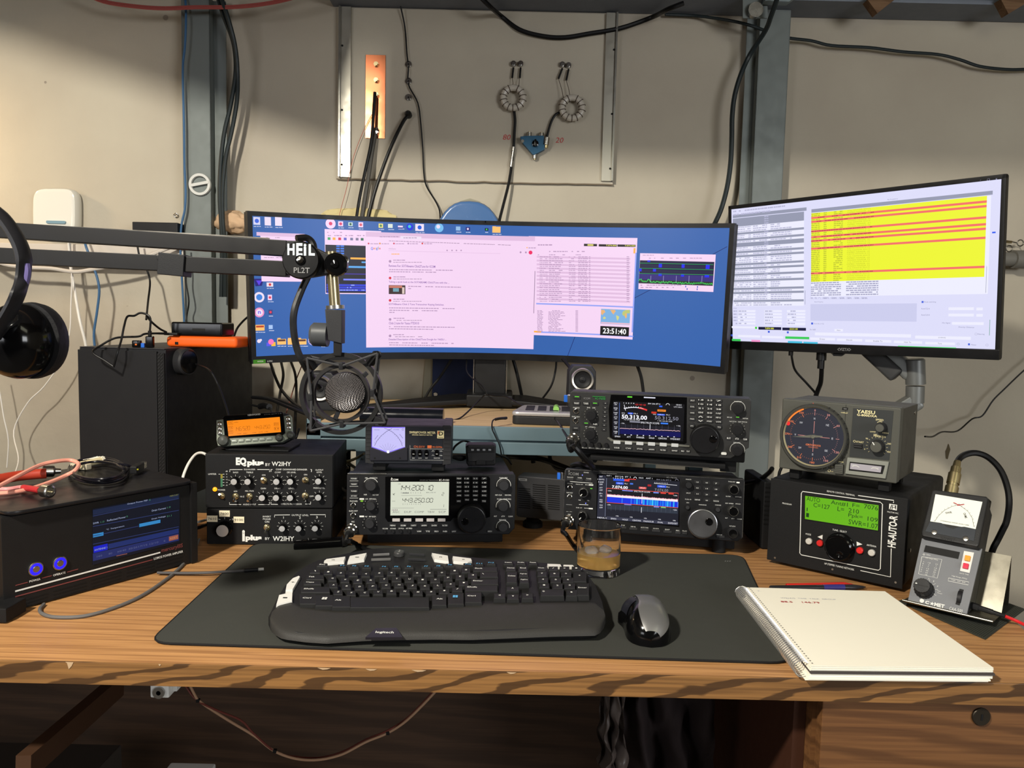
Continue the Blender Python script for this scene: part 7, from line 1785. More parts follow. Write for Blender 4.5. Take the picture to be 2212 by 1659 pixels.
  # cables below the shelf
for pts,r_,lab,mt_ in (
    ([PY(735,985,1.68),PY(752,1000,1.66),PY(770,1012,1.64),PY(782,1018,1.62)],.0032,'grey-green cable left of the power meter',pl('olive_grey_cable',(96,96,78),.5)),
    ([PY(728,1003,1.68),PY(745,998,1.66),PY(765,992,1.64),PY(786,980,1.60)],.0030,'pale cable crossing left of the power meter',pl('pale_cable',(150,146,118),.5)),
    ([PY(726,1045,1.56),PY(735,1052,1.56),PY(748,1062,1.56)],.0030,'upper grey cable between the processor boxes and the LCD radio',pl('grey_cable',(110,106,100),.5)),
    ([PY(726,1072,1.56),PY(738,1075,1.56),PY(752,1076,1.56)],.0034,'lower grey cable between the processor boxes and the LCD radio',pl('grey_cable',(110,106,100),.5)),
    ([PY(1190,970,1.9),PY(1188,990,1.88),PY(1200,1010,1.85),PY(1225,1018,1.8)],.005,'black cable looping behind the extension speaker',CAB),
    ([PY(1098,985,1.95),PY(1130,988,1.9),PY(1170,992,1.9),PY(1230,1014,1.8)],.007,'thick black cable behind the extension speaker',CAB),
    ([PY(1143,968,2.0),PY(1150,980,2.0),PY(1152,1000,2.0)],.006,'black cable stub under the shelf beam',CAB)):
    cable('loose_cable',lab,pts,r_,mt_)
m=MB(CHROME);rnd=random.Random(8)
for k in range(15):
    x_=rnd.choice([rnd.uniform(735,752),rnd.uniform(765,786)]);m.cyl(PY(x_,1013+rnd.uniform(-5,3),1.655),(0,-1,.5),.0028,.008,10,.001)
ob=single('terminal_strip','shiny row of small metal connector ends left of the power meter','connectors',m);ob['kind']='stuff'

  # ================================================================== cables on the desk at the left
GC=pl('grey_usb_cable',(96,94,92),.4)
cable('usb_cable','grey cable looping on the desk in front of the amplifier',[PZ(430,1165,.753),PZ(418,1190,.753),PZ(390,1225,.753),PZ(350,1258,.753),PZ(300,1290,.753),PZ(240,1315,.753),PZ(180,1331,.753),PZ(120,1333,.753),PZ(92,1326,.753),PZ(86,1316,.753),PZ(95,1305,.753)],.0026,GC)
cable('usb_cable','dark cable with a white-tipped plug lying across the corner of the mat',[PZ(340,1237,.755),PZ(400,1238,.755),PZ(450,1237,.756),PZ(500,1234,.7565),PZ(530,1232,.7565)],.0024,pl('dark_grey_cable',(70,68,68),.4),ends=lambda m,P:(m.use(BLK).tube([PZ(528,1232,.7575),PZ(558,1230,.7575)],.0036,10),m.use(WHT).tube([PZ(556,1230,.7575),PZ(570,1229,.7575)],.0024,8)))
m=MB(BLKG);a=PZ(634,1177,.7535+.009);b_=PZ(738,1170,.7535+.009);d_=(b_-a)
m.lathe(a,d_,[(0,.0078),(.0006,.0082),(d_.length*.28,.0088),(d_.length*.29,.0093),(d_.length*.95,.0098),(d_.length,.0098)],24)
m.use(RUB).lathe(b_,d_,[(0,.012),(.0025,.012),(.003,.006),(.02,.0045)],20);m.use(INKG).bar(a.lerp(b_,.3)+V((0,0,.0092)),a.lerp(b_,.31)+V((0,0,.0092)),.010,.0012)
single('probe_handle','black cylindrical handle lying on the desk edge of the mat below the processor boxes','handle',m)
  # ================================================================== keyboard
KB0,KBS=.772,.085
def PK(px,py,e=0):
    d=ray(px,py);z0_=KB0+e  # plane z = z0_ + KBS (y - 1)
    t=(z0_-KBS-CAM.z)/(d.z-KBS*d.y);return CAM+d*t
kb=bpy.data.objects.new('keyboard',None);COL.objects.link(kb);kb.location=(0,0,0)
tag(kb,'black curved keyboard with padded wrist rest on the desk mat','keyboard')
def F(x,y):return (560+.18083*x,1160+.18083*y)
def G(x,y):return (940+.25316*x,1160+.25316*y)
outl=[F(110,1000),F(145,860),F(200,740),F(300,570),F(420,430),F(560,330),F(700,268),F(900,218),F(1150,165),F(1350,132),F(1700,112),F(1950,128),(935,1190),(970,1193),G(300,165),G(500,188),G(700,198),G(900,212),G(1180,238),G(1290,290),G(1370,400),G(1430,540),G(1452,650),G(1440,740),G(1400,800),G(1300,815),G(1000,822),G(600,842),G(300,850),G(0,850),F(1720,1195),F(1260,1200),F(800,1235),F(450,1210),F(250,1150),F(140,1080)]
outl=[(p[0],p[1]-13 if p[1]>1335 else p[1]) for p in outl]
top=[PK(*p) for p in outl];n=len(top)
cen=sum(top,V())/n
KBB=pl('keyboard_body',(26,26,26),.5,bump=.1,scale=800)
m=MB(KBB)
def ins(p,k,dz):return V((cen.x+(p.x-cen.x)*k,cen.y+(p.y-cen.y)*k,p.z+dz))
r0=[V((cen.x+(p.x-cen.x)*.985,cen.y+(p.y-cen.y)*.97,MATZ+.0006)) for p in top]
r1=[V((p.x,p.y,MATZ+.006)) for p in top];r2=[p+V((0,0,-.003)) for p in top];r3=[ins(p,.992,-.0008) for p in top]
vs=r0+r1+r2+r3;fs=[list(range(n))[::-1],[3*n+i for i in range(n)]]
for a in range(3):fs+=[[a*n+i,a*n+(i+1)%n,(a+1)*n+(i+1)%n,(a+1)*n+i]for i in range(n)]
m.add(vs,fs);m.out('body',kb,sharp=50)
  # wrist rest
def interp(pts,t):
    L=[0]
    for a,b in zip(pts,pts[1:]):L.append(L[-1]+math.hypot(b[0]-a[0],b[1]-a[1]))
    s_=t*L[-1]
    for i in range(len(pts)-1):
        if s_<=L[i+1]+1e-9:k=(s_-L[i])/max(L[i+1]-L[i],1e-9);return (pts[i][0]+(pts[i+1][0]-pts[i][0])*k,pts[i][1]+(pts[i+1][1]-pts[i][1])*k)
    return pts[-1]
bpts=[(588,1322),(604,1306),(632,1302),(650,1311),(722,1321),(795,1321),(921,1318),(966,1312),(1041,1305),(1200,1303),(1285,1302),(1303,1318)]
fpts=[(583,1345),(588,1360),(610,1372),(660,1379),(705,1382),(788,1376),(871,1374),(940,1373),(1016,1374),(1092,1371),(1193,1367),(1285,1365),(1301,1357),(1308,1338)]
cols=60;prof=[(0,-.0005),(.03,.0022),(.18,.0035),(.45,.0037),(.65,.0030),(.78,.0016),(.88,-.0004),(.94,-.0024),(.98,-.0055),(1.0,-.0095)]
vs=[]
for i in range(cols+1):
    t=i/cols;b_=PK(*interp(bpts,t));f_=PK(*interp(fpts,t),-.004)
    sc_e=min(1,12*t,12*(1-t));sc_e=.35+.65*sc_e
    for u,h in prof:p=b_.lerp(f_,u);vs.append(V((p.x,p.y,KB0+KBS*(p.y-1)+(h if h<0 else h*sc_e))))
k=len(prof);fs=[[i*k+j,i*k+j+1,(i+1)*k+j+1,(i+1)*k+j]for i in range(cols) for j in range(k-1)]+[list(range(k)),[cols*k+j for j in range(k)][::-1]]
WR=pl('wrist_rest',(46,45,43),.55,bump=.25,scale=900)
m=MB(WR);m.add(vs,fs);m.out('wrist_rest',kb,sharp=89)
def kplate(m,pts,e0,e1,inset=.0):
    A=[PK(*p,e0) for p in pts];B=[PK(*p,e1) for p in pts];c=sum(B,V())/len(B)
    B2=[V((c.x+(p.x-c.x)*(1-inset),c.y+(p.y-c.y)*(1-inset),p.z)) for p in B];A=[V((p.x,p.y,KB0+e0+KBS*(p.y-1))) for p in B]
    n=len(pts);return m.add(A+B2,[list(range(n))[::-1],[n+i for i in range(n)]]+[[i,(i+1)%n,n+(i+1)%n,n+i]for i in range(n)])
m=MB(pl('badge_black',(30,30,36),.2));kplate(m,[F(1268,1198),F(1395,1085),F(1430,1068),F(1600,1068),F(1640,1085),F(1714,1196)],-.002,.0012)
def kt(m,txt,c,w_,h_,b=.0):
    vs,fs=_text(txt,b)
    if not vs:return
    ax_,bx_=min(v.x for v in vs),max(v.x for v in vs);ay,by=min(v.y for v in vs),max(v.y for v in vs)
    kx,ky=w_/max(bx_-ax_,1e-6),h_/max(by-ay,1e-6)
    m.add([c+V(((v.x-(ax_+bx_)/2)*kx,(v.y-(ay+by)/2)*ky,(v.y-(ay+by)/2)*ky*KBS)) for v in vs],fs)
m.use(INK);kt(m,'logitech',PK(*F(1498,1140),.0015),.024,.0075,.02);m.out('badge',kb)
KEY=pl('key_black',(30,30,30),.5,bump=.08,scale=900);KSIDE=pl('key_side',(40,40,42),.3)
BLI=pl('blue_print',(90,165,215),.5,var=0)
def key(x0,x1,yt,yb,txt=None,name='key',e=.0075,mat=None,ink=None,tw=None,arc=0):
    """key top rectangle in photo px"""
    ins_=.0011
    A=[PK(x0,yb,e),PK(x1,yb,e),PK(x1,yt,e),PK(x0,yt,e)]
    zf=lambda p,e_:KB0+e_+KBS*(p.y-1)
    c=sum(A,V())/4
    def ring(grow,e_):
        o=[]
        for p in A:d=V((math.copysign(1,p.x-c.x),math.copysign(1,p.y-c.y),0));q=p+d*grow;o.append(V((q.x,q.y,zf(q,e_))))
        return o
    R_=[ring(.0004,-.001),ring(-.0001,e-.0012),ring(-.0007,e-.0001),ring(-.0022,e-.0006)]
    vs=sum(R_,[]);fs=[[3,2,1,0],[12,13,14,15]]
    for a in range(3):fs+=[[4*a+i,4*a+(i+1)%4,4*a+4+(i+1)%4,4*a+4+i]for i in range(4)]
    m=MB(mat or KEY);m.add(vs,fs)
    if txt:
        w_=abs(A[1].x-A[0].x);h_=abs(A[2].y-A[0].y)
        tl_=len(txt);cw=min(w_*.7,.0030*tl_ if tl_>1 else .0032);m.use(ink or INK);kt(m,txt,V((c.x-(w_*.5-cw*.5-.003 if w_>.022 else 0),c.y+h_*.12,zf(c,e)-.0002+.12*h_*KBS)),cw,min(h_*.34,.0040),.015)
    m.out(name,kb,sharp=25)
def rowF(lst,dy=0):
    for x0,x1,y0,y1,t in lst:a=F(x0,y0-dy);b_=F(x1,y1);key(a[0],b_[0],a[1],b_[1],t)
def rowG(lst):
    for x0,x1,y0,y1,t in lst:a=G(x0,y0);b_=G(x1,y1);key(a[0],b_[0],a[1],b_[1],t)
for x0,x1,y0,y1,t in ((685,818,312,348,'Esc'),(938,1040,325,362,'F1'),(1080,1188,328,366,'F2'),(1228,1335,332,370,'F3'),(1432,1545,336,374,'F4'),(1580,1692,338,374,'F5'),(1730,1845,336,372,'F6'),(1935,2050,334,370,'F7'),(2080,2200,330,366,'F8')):
    a=F(x0,y0);b_=F(x1,y1);key(a[0],b_[0],a[1],b_[1],t,'function_key',.005,ink=BLI if t!='Esc' else INK)
for x0,x1,y0,y1,t in ((88,165,226,252,'F9'),(240,325,222,246,'F10'),(340,412,216,238,'F11'),(440,515,208,232,'F12'),(583,665,205,232,'Insert'),(692,772,205,232,'PrtSc'),(797,872,206,232,'Pause')):
    a=G(x0,y0);b_=G(x1,y1);key(a[0],b_[0],a[1],b_[1],t,'function_key',.005,ink=BLI if t[0]=='F' else INK)
rowF([(600,728,385,430,'`'),(768,875,395,445,'1'),(918,1025,405,462,'2'),(1068,1178,412,470,'3'),(1217,1325,415,475,'4'),(1372,1490,405,468,'5'),(1522,1635,400,460,'6'),(1675,1785,402,462,'7'),(1828,1940,405,462,'8'),(1975,2090,405,465,'9'),(2125,2235,400,460,'0')])
rowG([(125,205,270,312,'-'),(222,303,262,304,'='),(322,532,252,292,'Back')])
rowF([(558,775,452,508,'Tab'),(818,925,470,525,'Q'),(968,1078,485,542,'W'),(1120,1233,492,552,'E'),(1275,1388,492,550,'R'),(1432,1545,478,540,'T'),(1582,1700,472,532,'Y'),(1735,1850,478,536,'U'),(1890,2008,484,545,'I'),(2040,2165,482,545,'O')])
rowG([(70,150,328,372,'P'),(172,255,318,362,'['),(277,362,306,350,']'),(382,538,296,342,'\\')])
rowF([(528,740,520,570,'Caps'),(828,940,548,605,'A'),(983,1098,560,622,'S'),(1140,1253,566,630,'D'),(1298,1412,562,624,'F'),(1455,1572,550,610,'G'),(1610,1728,548,604,'H'),(1765,1885,555,614,'J'),(1920,2040,560,622,'K'),(2075,2195,555,612,'L')])
rowG([(88,175,384,426,';'),(200,287,372,414,"'"),(305,540,355,404,'Enter')])
rowF([(498,845,592,662,'Shift'),(882,998,630,688,'Z'),(1040,1155,640,698,'X'),(1198,1318,640,698,'C'),(1358,1478,630,690,'V'),(1520,1640,622,680,'B'),(1675,1800,624,682,'N'),(1835,1955,632,692,'M'),(1990,2115,630,690,',')])
rowG([(30,125,440,482,'.'),(143,235,425,466,'/'),(252,535,408,460,'Shift')])
rowF([(482,680,680,800,'Ctrl'),(668,885,688,822,None),(868,1090,700,836,'Alt'),(1085,2032,716,842,None)])
rowG([(0-28,98,492,582,'Alt'),(107,246,475,572,None),(254,398,466,558,'Ctrl')])
for p,w_,ink_ in ((F(780,735),.008,INK),(G(172,508),.008,BLI)):
    m=MB(ink_);c=PK(*p,.0074)
    for ox in (-1,1):
        for oy in (-1,1):m.add([c+V((ox*.0019+sx*.0016,oy*.0019+sy*.0016,(oy*.0019+sy*.0016)*KBS+.0004)) for sx,sy in ((-1,-1),(1,-1),(1,1),(-1,1))],[[0,1,2,3]])
    m.out('key_symbol',kb)
rowG([(602,690,246,288,'Home'),(708,790,246,290,'End'),(607,700,295,388,'Delete'),(713,796,298,338,'PgUp'),(718,802,345,392,'PgDn'),(605,716,420,458,'^'),(500,600,478,522,'<'),(612,716,485,530,'v'),(738,836,475,522,'>'),
      (865,945,248,284,'Num'),(968,1048,250,286,'/'),(1062,1146,250,288,'*'),(1165,1245,250,286,'-'),(870,955,292,334,'7'),(972,1065,294,338,'8'),(1070,1164,294,338,'9'),(1176,1292,294,380,'+'),
      (875,965,344,384,'4'),(983,1076,346,388,'5'),(1086,1182,346,388,'6'),(885,975,394,432,'1'),(998,1090,394,440,'2'),(1100,1196,392,438,'3'),(1206,1314,392,495,'Enter'),(898,1100,442,500,'0'),(1116,1212,448,502,'.')])
KW=pl('media_white',(214,212,206),.3)
def pk(pts,name='media_key',mat=None,e=.004,symb=None,sw=.006):
    m=MB(mat or KW);kplate(m,pts,-.001,e,.05)
    if symb:c=sum([PK(*p,e) for p in pts],V())/len(pts);m.use(INKB);kt(m,symb,c+V((0,0,.0005)),sw,.003,.01)
    m.out(name,kb)
pk([F(770,285),F(800,262),F(1035,232),F(1015,290),F(800,308)],symb='@');pk([F(1078,225),F(1288,188),F(1255,265),F(1050,298)],symb='=')
pk([(932,1194),(968,1200),(970,1213),(938,1208)],symb='n',sw=.004);pk([(977,1201),(1018,1206),(1020,1211),(1011,1215),(979,1212)],symb='o',sw=.004)
pk([F(325,568),F(400,490),F(475,460),F(490,470),F(398,628),F(312,636)],symb='+');pk([F(235,690),F(400,655),F(395,762),F(200,808)],symb='-')
pk([G(955,228),G(1070,232),G(1082,252),G(965,248)]);pk([G(1092,236),G(1175,238),G(1188,252),G(1096,250)])
SB=pl('silver_bar',(170,168,164),.3,.8)
for a,b_ in (((1360,215),(1555,205)),((1338,272),(1570,265)),((1790,205),(1975,215)),((1775,265),(1990,275))):
    m=MB(GRAPH if a[0]>1700 else SB);m.bar(PK(*F(*a),.003),PK(*F(*b_),.003),.0022,.004,.0006);m.out('media_bar',kb)
m=MB(pl('volume_grey',(56,56,56),.35));c=PK(*F(1672,215),.0);m.lathe(c,V((0,-KBS,1)),[(0,.0092),(.005,.0088),(.0065,.0075),(.0065,0)],32);m.use(INK);kt(m,'+',c+V((0,.003,.0071)),.003,.003);kt(m,'-',c+V((0,-.003,.0066)),.003,.0008);m.out('volume_button',kb)

  # ================================================================== mouse
a=PZ(1410,1386,.758);b_=PZ(1396,1292,.780)
ms=Dev('mouse','silver and black cordless mouse on the mat right of the keyboard','mouse',frame(.1935,.995,MATZ,-.06),(940,1160,.25316))
def mouse_sect(t):
    """t 0 near .. 1 far : half width left, right, height"""
    wl=.031*(1-abs(2*t-.9)**3*.35)+(.010*math.exp(-((t-.78)/.16)**2));wr=.031*(1-abs(2*t-.9)**3*.4)
    h=.036*(max(0,1-(abs(t-.52)/.62)**2.4))+.009
    return wl,wr,h
LN=.112;NT,NA=30,32;vs=[];kinds=[]
for i in range(NT+1):
    t=i/NT;e=max(1e-3,1-abs(2*t-1)**6)**.5
    wl,wr,h=mouse_sect(t)
    for j in range(NA+1):
        a=PI*j/NA;c_,s_=cos(a),sin(a)
        x=(wr if c_>0 else wl)*math.copysign(abs(c_)**.75,c_)*e;z=h*abs(s_)**.72
        if c_<-.35 and s_>.2 and t>.3:x+=.004*sin((t-.3)/.7*PI) 
        vs.append(V((x,LN*t,.0012+z*(.55+.45*e))))
fs=[];mi=[]
m=ms.mb(BLKG)
for i in range(NT):
    for j in range(NA):
        f=[i*(NA+1)+j,(i+1)*(NA+1)+j,(i+1)*(NA+1)+j+1,i*(NA+1)+j+1]
        t=(i+.5)/NT;a=(j+.5)/NA*180
        silver=30<a<112 and .03<t<.95
        fs.append(f);mi.append(silver)
m.add(vs,[f for f,k_ in zip(fs,mi) if not k_]+[[j for j in range(NA+1)],[NT*(NA+1)+j for j in range(NA+1)][::-1]]);m.out('body',ms.root,sharp=70)
m=ms.mb(pl('mouse_silver',(128,128,128),.32,.6,var=.06));up_=[v+V((0,0,.0006)) for v in vs];m.add(up_,[f for f,k_ in zip(fs,mi) if k_])
m.out('top_shell',ms.root,sharp=70)
m=ms.mb(pl('thumb_satin',(30,31,38),.35));m.add([v+V((-.0006,0,.0004)) for v in vs],[fs[i*NA+j]for i in range(16,27) for j in range(21,29)]);m.out('thumb_grip',ms.root,sharp=70)
m=ms.mb(INK)
vt_,ft_=_text('logitech',.02)
bx0,bx1=min(v.x for v in vt_),max(v.x for v in vt_);sc2=.019/(bx1-bx0)
def mz(x,y):
    t=y/LN;wl,wr,h=mouse_sect(t);c_=min(.99,abs(x)/(wr if x>0 else wl))**(1/.75);s_=math.sqrt(max(0,1-c_*c_));e=max(1e-3,1-abs(2*t-1)**6)**.5;return .0012+h*s_**.72*(.55+.45*e)
def mt_(v):x=.006+(v.x-(bx0+bx1)/2)*sc2;y=.084+v.y*sc2;return V((x,y,mz(x,y)+.0012))
m.add([mt_(v) for v in vt_],ft_);m.out('logo',ms.root)

  # ================================================================== tumbler with whisky
gc=PZ(1292,1236,MATZ)
gt=Dev('tumbler','short clear glass with amber drink and ice on the mat behind the keyboard','glass',frame(gc.x,gc.y,MATZ+.0004))
GLS=bpy.data.materials.new('clear_glass');GLS.use_nodes=True;b_=GLS.node_tree.nodes['Principled BSDF']
b_.inputs['Base Color'].default_value=(1,1,1,1);b_.inputs['Transmission Weight'].default_value=1;b_.inputs['Roughness'].default_value=.01;b_.inputs['IOR'].default_value=1.5
GH=.0;
  # height from the rim's place in the picture
rim=PY(1292,1133,gc.y);GHt=rim.z-MATZ
RO_,RB=.0378,.0368
m=gt.mb(GLS);m.lathe((0,0,0),(0,0,1),[(0,0),(0,RB-.001),(.001,RB),(.003,RB+.0001),(GHt-.003,RO_),(GHt-.0008,RO_),(GHt,RO_-.0006),(GHt-.0006,RO_-.0018),(GHt-.003,RO_-.0018),(.015,RB-.0024),(.013,RB-.0026),(.0105,RB-.008),(.010,0)],64);m.out('glass',gt.root,sharp=40,fixn=True)
lz=PY(1292,1192,gc.y).z-MATZ
WK=bpy.data.materials.new('amber_drink');WK.use_nodes=True;b_=WK.node_tree.nodes['Principled BSDF']
b_.inputs['Base Color'].default_value=L3((250,204,120));b_.inputs['Transmission Weight'].default_value=.6;b_.inputs['Roughness'].default_value=.05;b_.inputs['IOR'].default_value=1.34
dr_=Dev('drink','amber drink filling the lower half of the clear glass','drink',frame(gc.x,gc.y,MATZ+.0004))
m=dr_.mb(WK);ri=RB-.0020;m.lathe((0,0,0),(0,0,1),[(.0114,0),(.0114,ri-.006),(.0142,ri-.0003),(lz,ri+.0004),(lz,0)],64);m.out('liquid',dr_.root,sharp=40,fixn=True)
ICE=bpy.data.materials.new('ice');ICE.use_nodes=True;b_=ICE.node_tree.nodes['Principled BSDF']
b_.inputs['Base Color'].default_value=L3((240,238,236));b_.inputs['Transmission Weight'].default_value=.75;b_.inputs['Roughness'].default_value=.18;b_.inputs['IOR'].default_value=1.31
for (x_,y_,r_,lab) in ((-.013,-.004,.3,'ice cube floating at the left in the amber drink'),(.012,.004,1.1,'ice cube floating at the right in the amber drink')):
    m=MB(ICE);m.cbox((0,0,0),(.021,.019,.015),.005,3)
    single('ice_cube',lab,'ice',m,Matrix.Translation((gc.x+x_,gc.y+y_,MATZ+lz+.0012))@Matrix.Rotation(r_,4,'Z')@Matrix.Rotation(.25,4,'X'))

  # ================================================================== spiral notebook and pens
def Hc(x,y):return (1560+.29476*x,1180+.29476*y)
NZ=.7725
tl_,tr_,br_,bl_=PZ(*Hc(172,297),NZ),PZ(*Hc(1190,326),NZ),PZ(*Hc(1986,886),NZ),PZ(*Hc(645,872),NZ)
nb=bpy.data.objects.new('spiral_notebook',None);COL.objects.link(nb);tag(nb,'open white spiral notebook lying across the right edge of the mat','notebook')
PAP=pl('paper_white',(243,238,222),.8,bump=.1,scale=120)
def slab(m,z0_,z1_,grow=0,shift=(0,0)):
    c=(tl_+tr_+br_+bl_)/4;P=[]
    for p in (bl_,br_,tr_,tl_):P.append((c.x+(p.x-c.x)*(1+grow)+shift[0],c.y+(p.y-c.y)*(1+grow)+shift[1]))
    return m.prism(P,z0_,z1_,'z')
m=MB(PAP)
for k in range(9):slab(m,NZ-.0070+k*.00078,NZ-.0070+k*.00078+.0007,-.002*(k%3),(.0006*(k%2),-.0008*(k%3)))
m.out('page_block',nb)
m=MB(pl('notebook_cover',(70,64,62),.6));slab(m,NZ-.0102,NZ-.0074,.006,(.001,-.001));m.out('cover',nb)
m=MB(PAP);slab(m,NZ-.0148,NZ-.0105,.001);slab(m,NZ-.0170,NZ-.0152,-.004,(-.003,-.003));slab(m,NZ-.0182,NZ-.0174,.0,(-.006,-.002));m.out('lower_pages',nb)
m=MB(pl('spiral_wire',(205,203,200),.3,.8));d_=(bl_-tl_);d_.z=0;Lh=d_.length;du=d_.normalized();nrm=V((du.y,-du.x,0));nrm=nrm if nrm.x<0 else -nrm
pts=[];NC=52
for i in range(NC*12+1):
    a=2*PI*i/12;s_=i/(NC*12);c=tl_+d_*(.01+.975*s_)+nrm*.0065;c.z=NZ-.0080
    pts.append(c+nrm*cos(a)*.0105+V((0,0,sin(a)*.0100)))
m.tube(pts,.0008,5,smooth=False);m.out('spiral_binding',nb)
m=MB(pl('punch_hole',(90,86,80),.8))
for i in range(40):
    c=tl_+d_*(.02+.96*i/39)-nrm*.0045;c.z=NZ+.0003;m.cyl(c,(0,0,1),.0011,.0001,8)
m.out('punch_hole',nb)['kind']='stuff'
m=MB(pl('red_ink',(176,44,52),.7,var=0))
ex=(tr_-tl_).normalized();ey=V((-ex.y,ex.x,0))
def write(m,txt,px,w_,h_,b=0):
    vs,fs=_text(txt,b);c=PZ(*Hc(*px),NZ+.0004);ax_,bx_=min(v.x for v in vs),max(v.x for v in vs);ay,by=min(v.y for v in vs),max(v.y for v in vs)
    m.add([c+ex*((v.x-(ax_+bx_)/2)*w_/(bx_-ax_))+ey*((v.y-(ay+by)/2)*h_/(by-ay)) for v in vs],fs)
write(m,'88.5    146.79',(572,409),.058,.006,.01);m.use(pl('faint_ink',(170,172,188),.8,var=0));write(m,'W2J/AG  TIME  TALK  GROUP',(632,385),.084,.005);write(m,'T.',(270,328),.006,.004);m.out('handwriting',nb)
def pen(name,label,a,b_,r,mat,tip,extra=None):
    m=MB(mat);d_=b_-a;m.lathe(a,d_,[(0,r*.8),(.001,r),(d_.length*.86,r),(d_.length*.97,r*.45),(d_.length,r*.15)],16)
    if extra:m.use(extra).lathe(a.lerp(b_,.55),d_,[(0,r*.6),(.0001,r*1.06),(d_.length*.22,r*1.06),(d_.length*.2201,r*.6)],16)
    return single(name,label,'pen',m)
pen('pen','red pen lying behind the notebook',PZ(*Hc(470,292),.755),PZ(*Hc(960,281),.755),.0045,pl('red_pen',(190,42,36),.35),None)
pen('pen','black and blue pen lying closest behind the notebook',PZ(*Hc(350,309),.755),PZ(*Hc(1052,299),.755),.0048,pl('black_pen',(40,40,44),.25),None,pl('blue_barrel',(52,50,120),.35))

  # ================================================================== antenna analyser on its steel stand
an_=Dev('antenna_analyzer','grey handheld antenna analyzer with analogue meter leaning on a steel stand','antenna analyzer',frame(.6578,1.1471,.762,-.7279,.5788),(1900,960,.26531))
AGR=pl('analyzer_grey',(108,110,114),.45,bump=.12,scale=900);ABK=pl('analyzer_black',(30,30,31),.5,bump=.15,scale=900)
m=an_.mb(AGR);m.poly([(232,1268),(708,1388),(835,850),(345,765)],0,.004);m.out('front_panel',an_.root)
m=an_.mb(ABK);m.prism([(.0042,.0),(.052,.030),(.052,.186),(.0042,.186)],-.0405,.0405,'x',bev=.002);m.out('case',an_.root)
m=an_.mb(ABK);m.prism([an_.q(*p,.014) for p in ((345,745),(340,715),(425,380),(450,368),(870,425),(888,445),(812,820),(795,838),(360,752))],-.016,.006,bev=.003)
m.out('meter_housing',an_.root)
D_=.0164
def aq(x,y,d=D_):a=an_.q(x,y,d);return (a[0],a[1])
def apoly(m,pts,d=D_):return m.add([V((aq(*p,d)[0],-d,aq(*p,d)[1])) for p in pts],[list(range(len(pts)))])
m=an_.mb(pl('meter_paper',(228,230,220),.6));apoly(m,[(455,405),(838,468),(782,690),(412,628)],D_)
m.use(pl('meter_shade_black',(46,50,56),.35));apoly(m,[(412,626),(505,640),(545,672),(600,688),(640,672),(690,670),(784,690),(768,786),(372,708)],D_+.0004)
m.use(INKG)
def apl(m,pts,w_,d):m.line([aq(*p,d) for p in pts],w_,d)
m.use(INKB);apl(m,[(450,625),(480,580),(530,535),(590,505),(650,490),(688,484)],.0004,D_+.0003);apl(m,[(600,478),(660,500),(720,545),(755,600),(768,670)],.0004,D_+.0003)
for t_,x_,y_ in (('SWR',563,556),('OHMS',698,580),):m.text(t_,*aq(x_,y_),.009,.0034,D_+.0003,.01,rot=.35 if t_=='SWR' else -1.1)
m.text('STANDING WAVE ANALYZER',*aq(612,640),.040,.0016,D_+.0003)
for k in range(9):
    t=k/8;p=interp([(450,625),(480,580),(530,535),(590,505),(650,490)],t);apl(m,[p,(p[0]-6,p[1]-10)],.0003,D_+.0003);p=interp([(640,492),(720,545),(755,600),(768,670)],t);apl(m,[p,(p[0]+9,p[1]-8)],.0003,D_+.0003)
m.use(pl('needle_red',(190,50,60),.5,var=0));apl(m,[(602,472),(650,496)],.0010,D_+.0006);apl(m,[(632,497),(690,488)],.0010,D_+.0006)
m.out('meter_dial',an_.root)
m=an_.mb(STEEL)
for c_ in ((446,716),(702,768)):a=aq(*c_,D_);m.lathe((a[0],-D_,a[1]),(0,-1,0),[(0,.0042),(.0012,.004),(.0015,.003),(.0015,0)],20);m.use(INKB).box(a[0]-.003,a[0]+.003,-D_-.0017,-D_-.0015,a[1]-.0003,a[1]+.0003);m.use(STEEL)
m.out('meter_screw',an_.root)
m=an_.mb(pl('embossed_black',(40,40,42),.3));m.text('COMET',*aq(555,766),.020,.0045,D_+.0002,.01);m.out('embossed_name',an_.root)
s=an_.mb(INKB);s.poly([(375,822),(655,878),(640,934),(360,875)],.0006);s.out('display_window',an_.root)
s=an_.mb(pl('switch_label_white',(214,212,206),.5));s.poly([(688,868),(770,882),(733,1048),(655,1030)],.0006);s.out('button_plate',an_.root)
an_.button(718,932,46,44,.004,pl('orange_button',(232,150,40),.4),name='button');an_.button(703,995,46,44,.004,pl('crimson_button',(206,34,66),.4),name='button')
s=an_.mb(INK)
s.L([(345,915),(508,938),(470,1090),(318,1055),(345,915)],.0006,.0006);s.T('Low Range (MHz)',425,934,105,13,.0008)
for k,(l_,a_,b2) in enumerate((('A','1.8','3.5'),('B','3','7'),('C','7','13'),('D','13','35'),('E','30','65'),('F','65','120'),('','140','270'))):
    y_=962+k*16;x_=360-k*4.2
    if l_:s.T(l_,x_,y_-6,8,9,.0008)
    s.T(a_,x_+45,y_+4,20 if len(a_)>1 else 7,9,.0008).T(b2,x_+105,y_+15,20 if len(b2)>1 else 7,9,.0008)
s.T('High Range (MHz)',650,1085,128,13,.0008);s.L([(563,1088),(728,1122),(722,1146),(558,1112),(563,1088)],.0006,.0006);s.T('High  300  500',642,1117,118,11,.0008);s.T('GATE TIME',688,1056,78,10,.0008);s.T('CHECK',398,902,36,9,.0008)
s.arc(362,897,6,0,360,.0005,.0006)
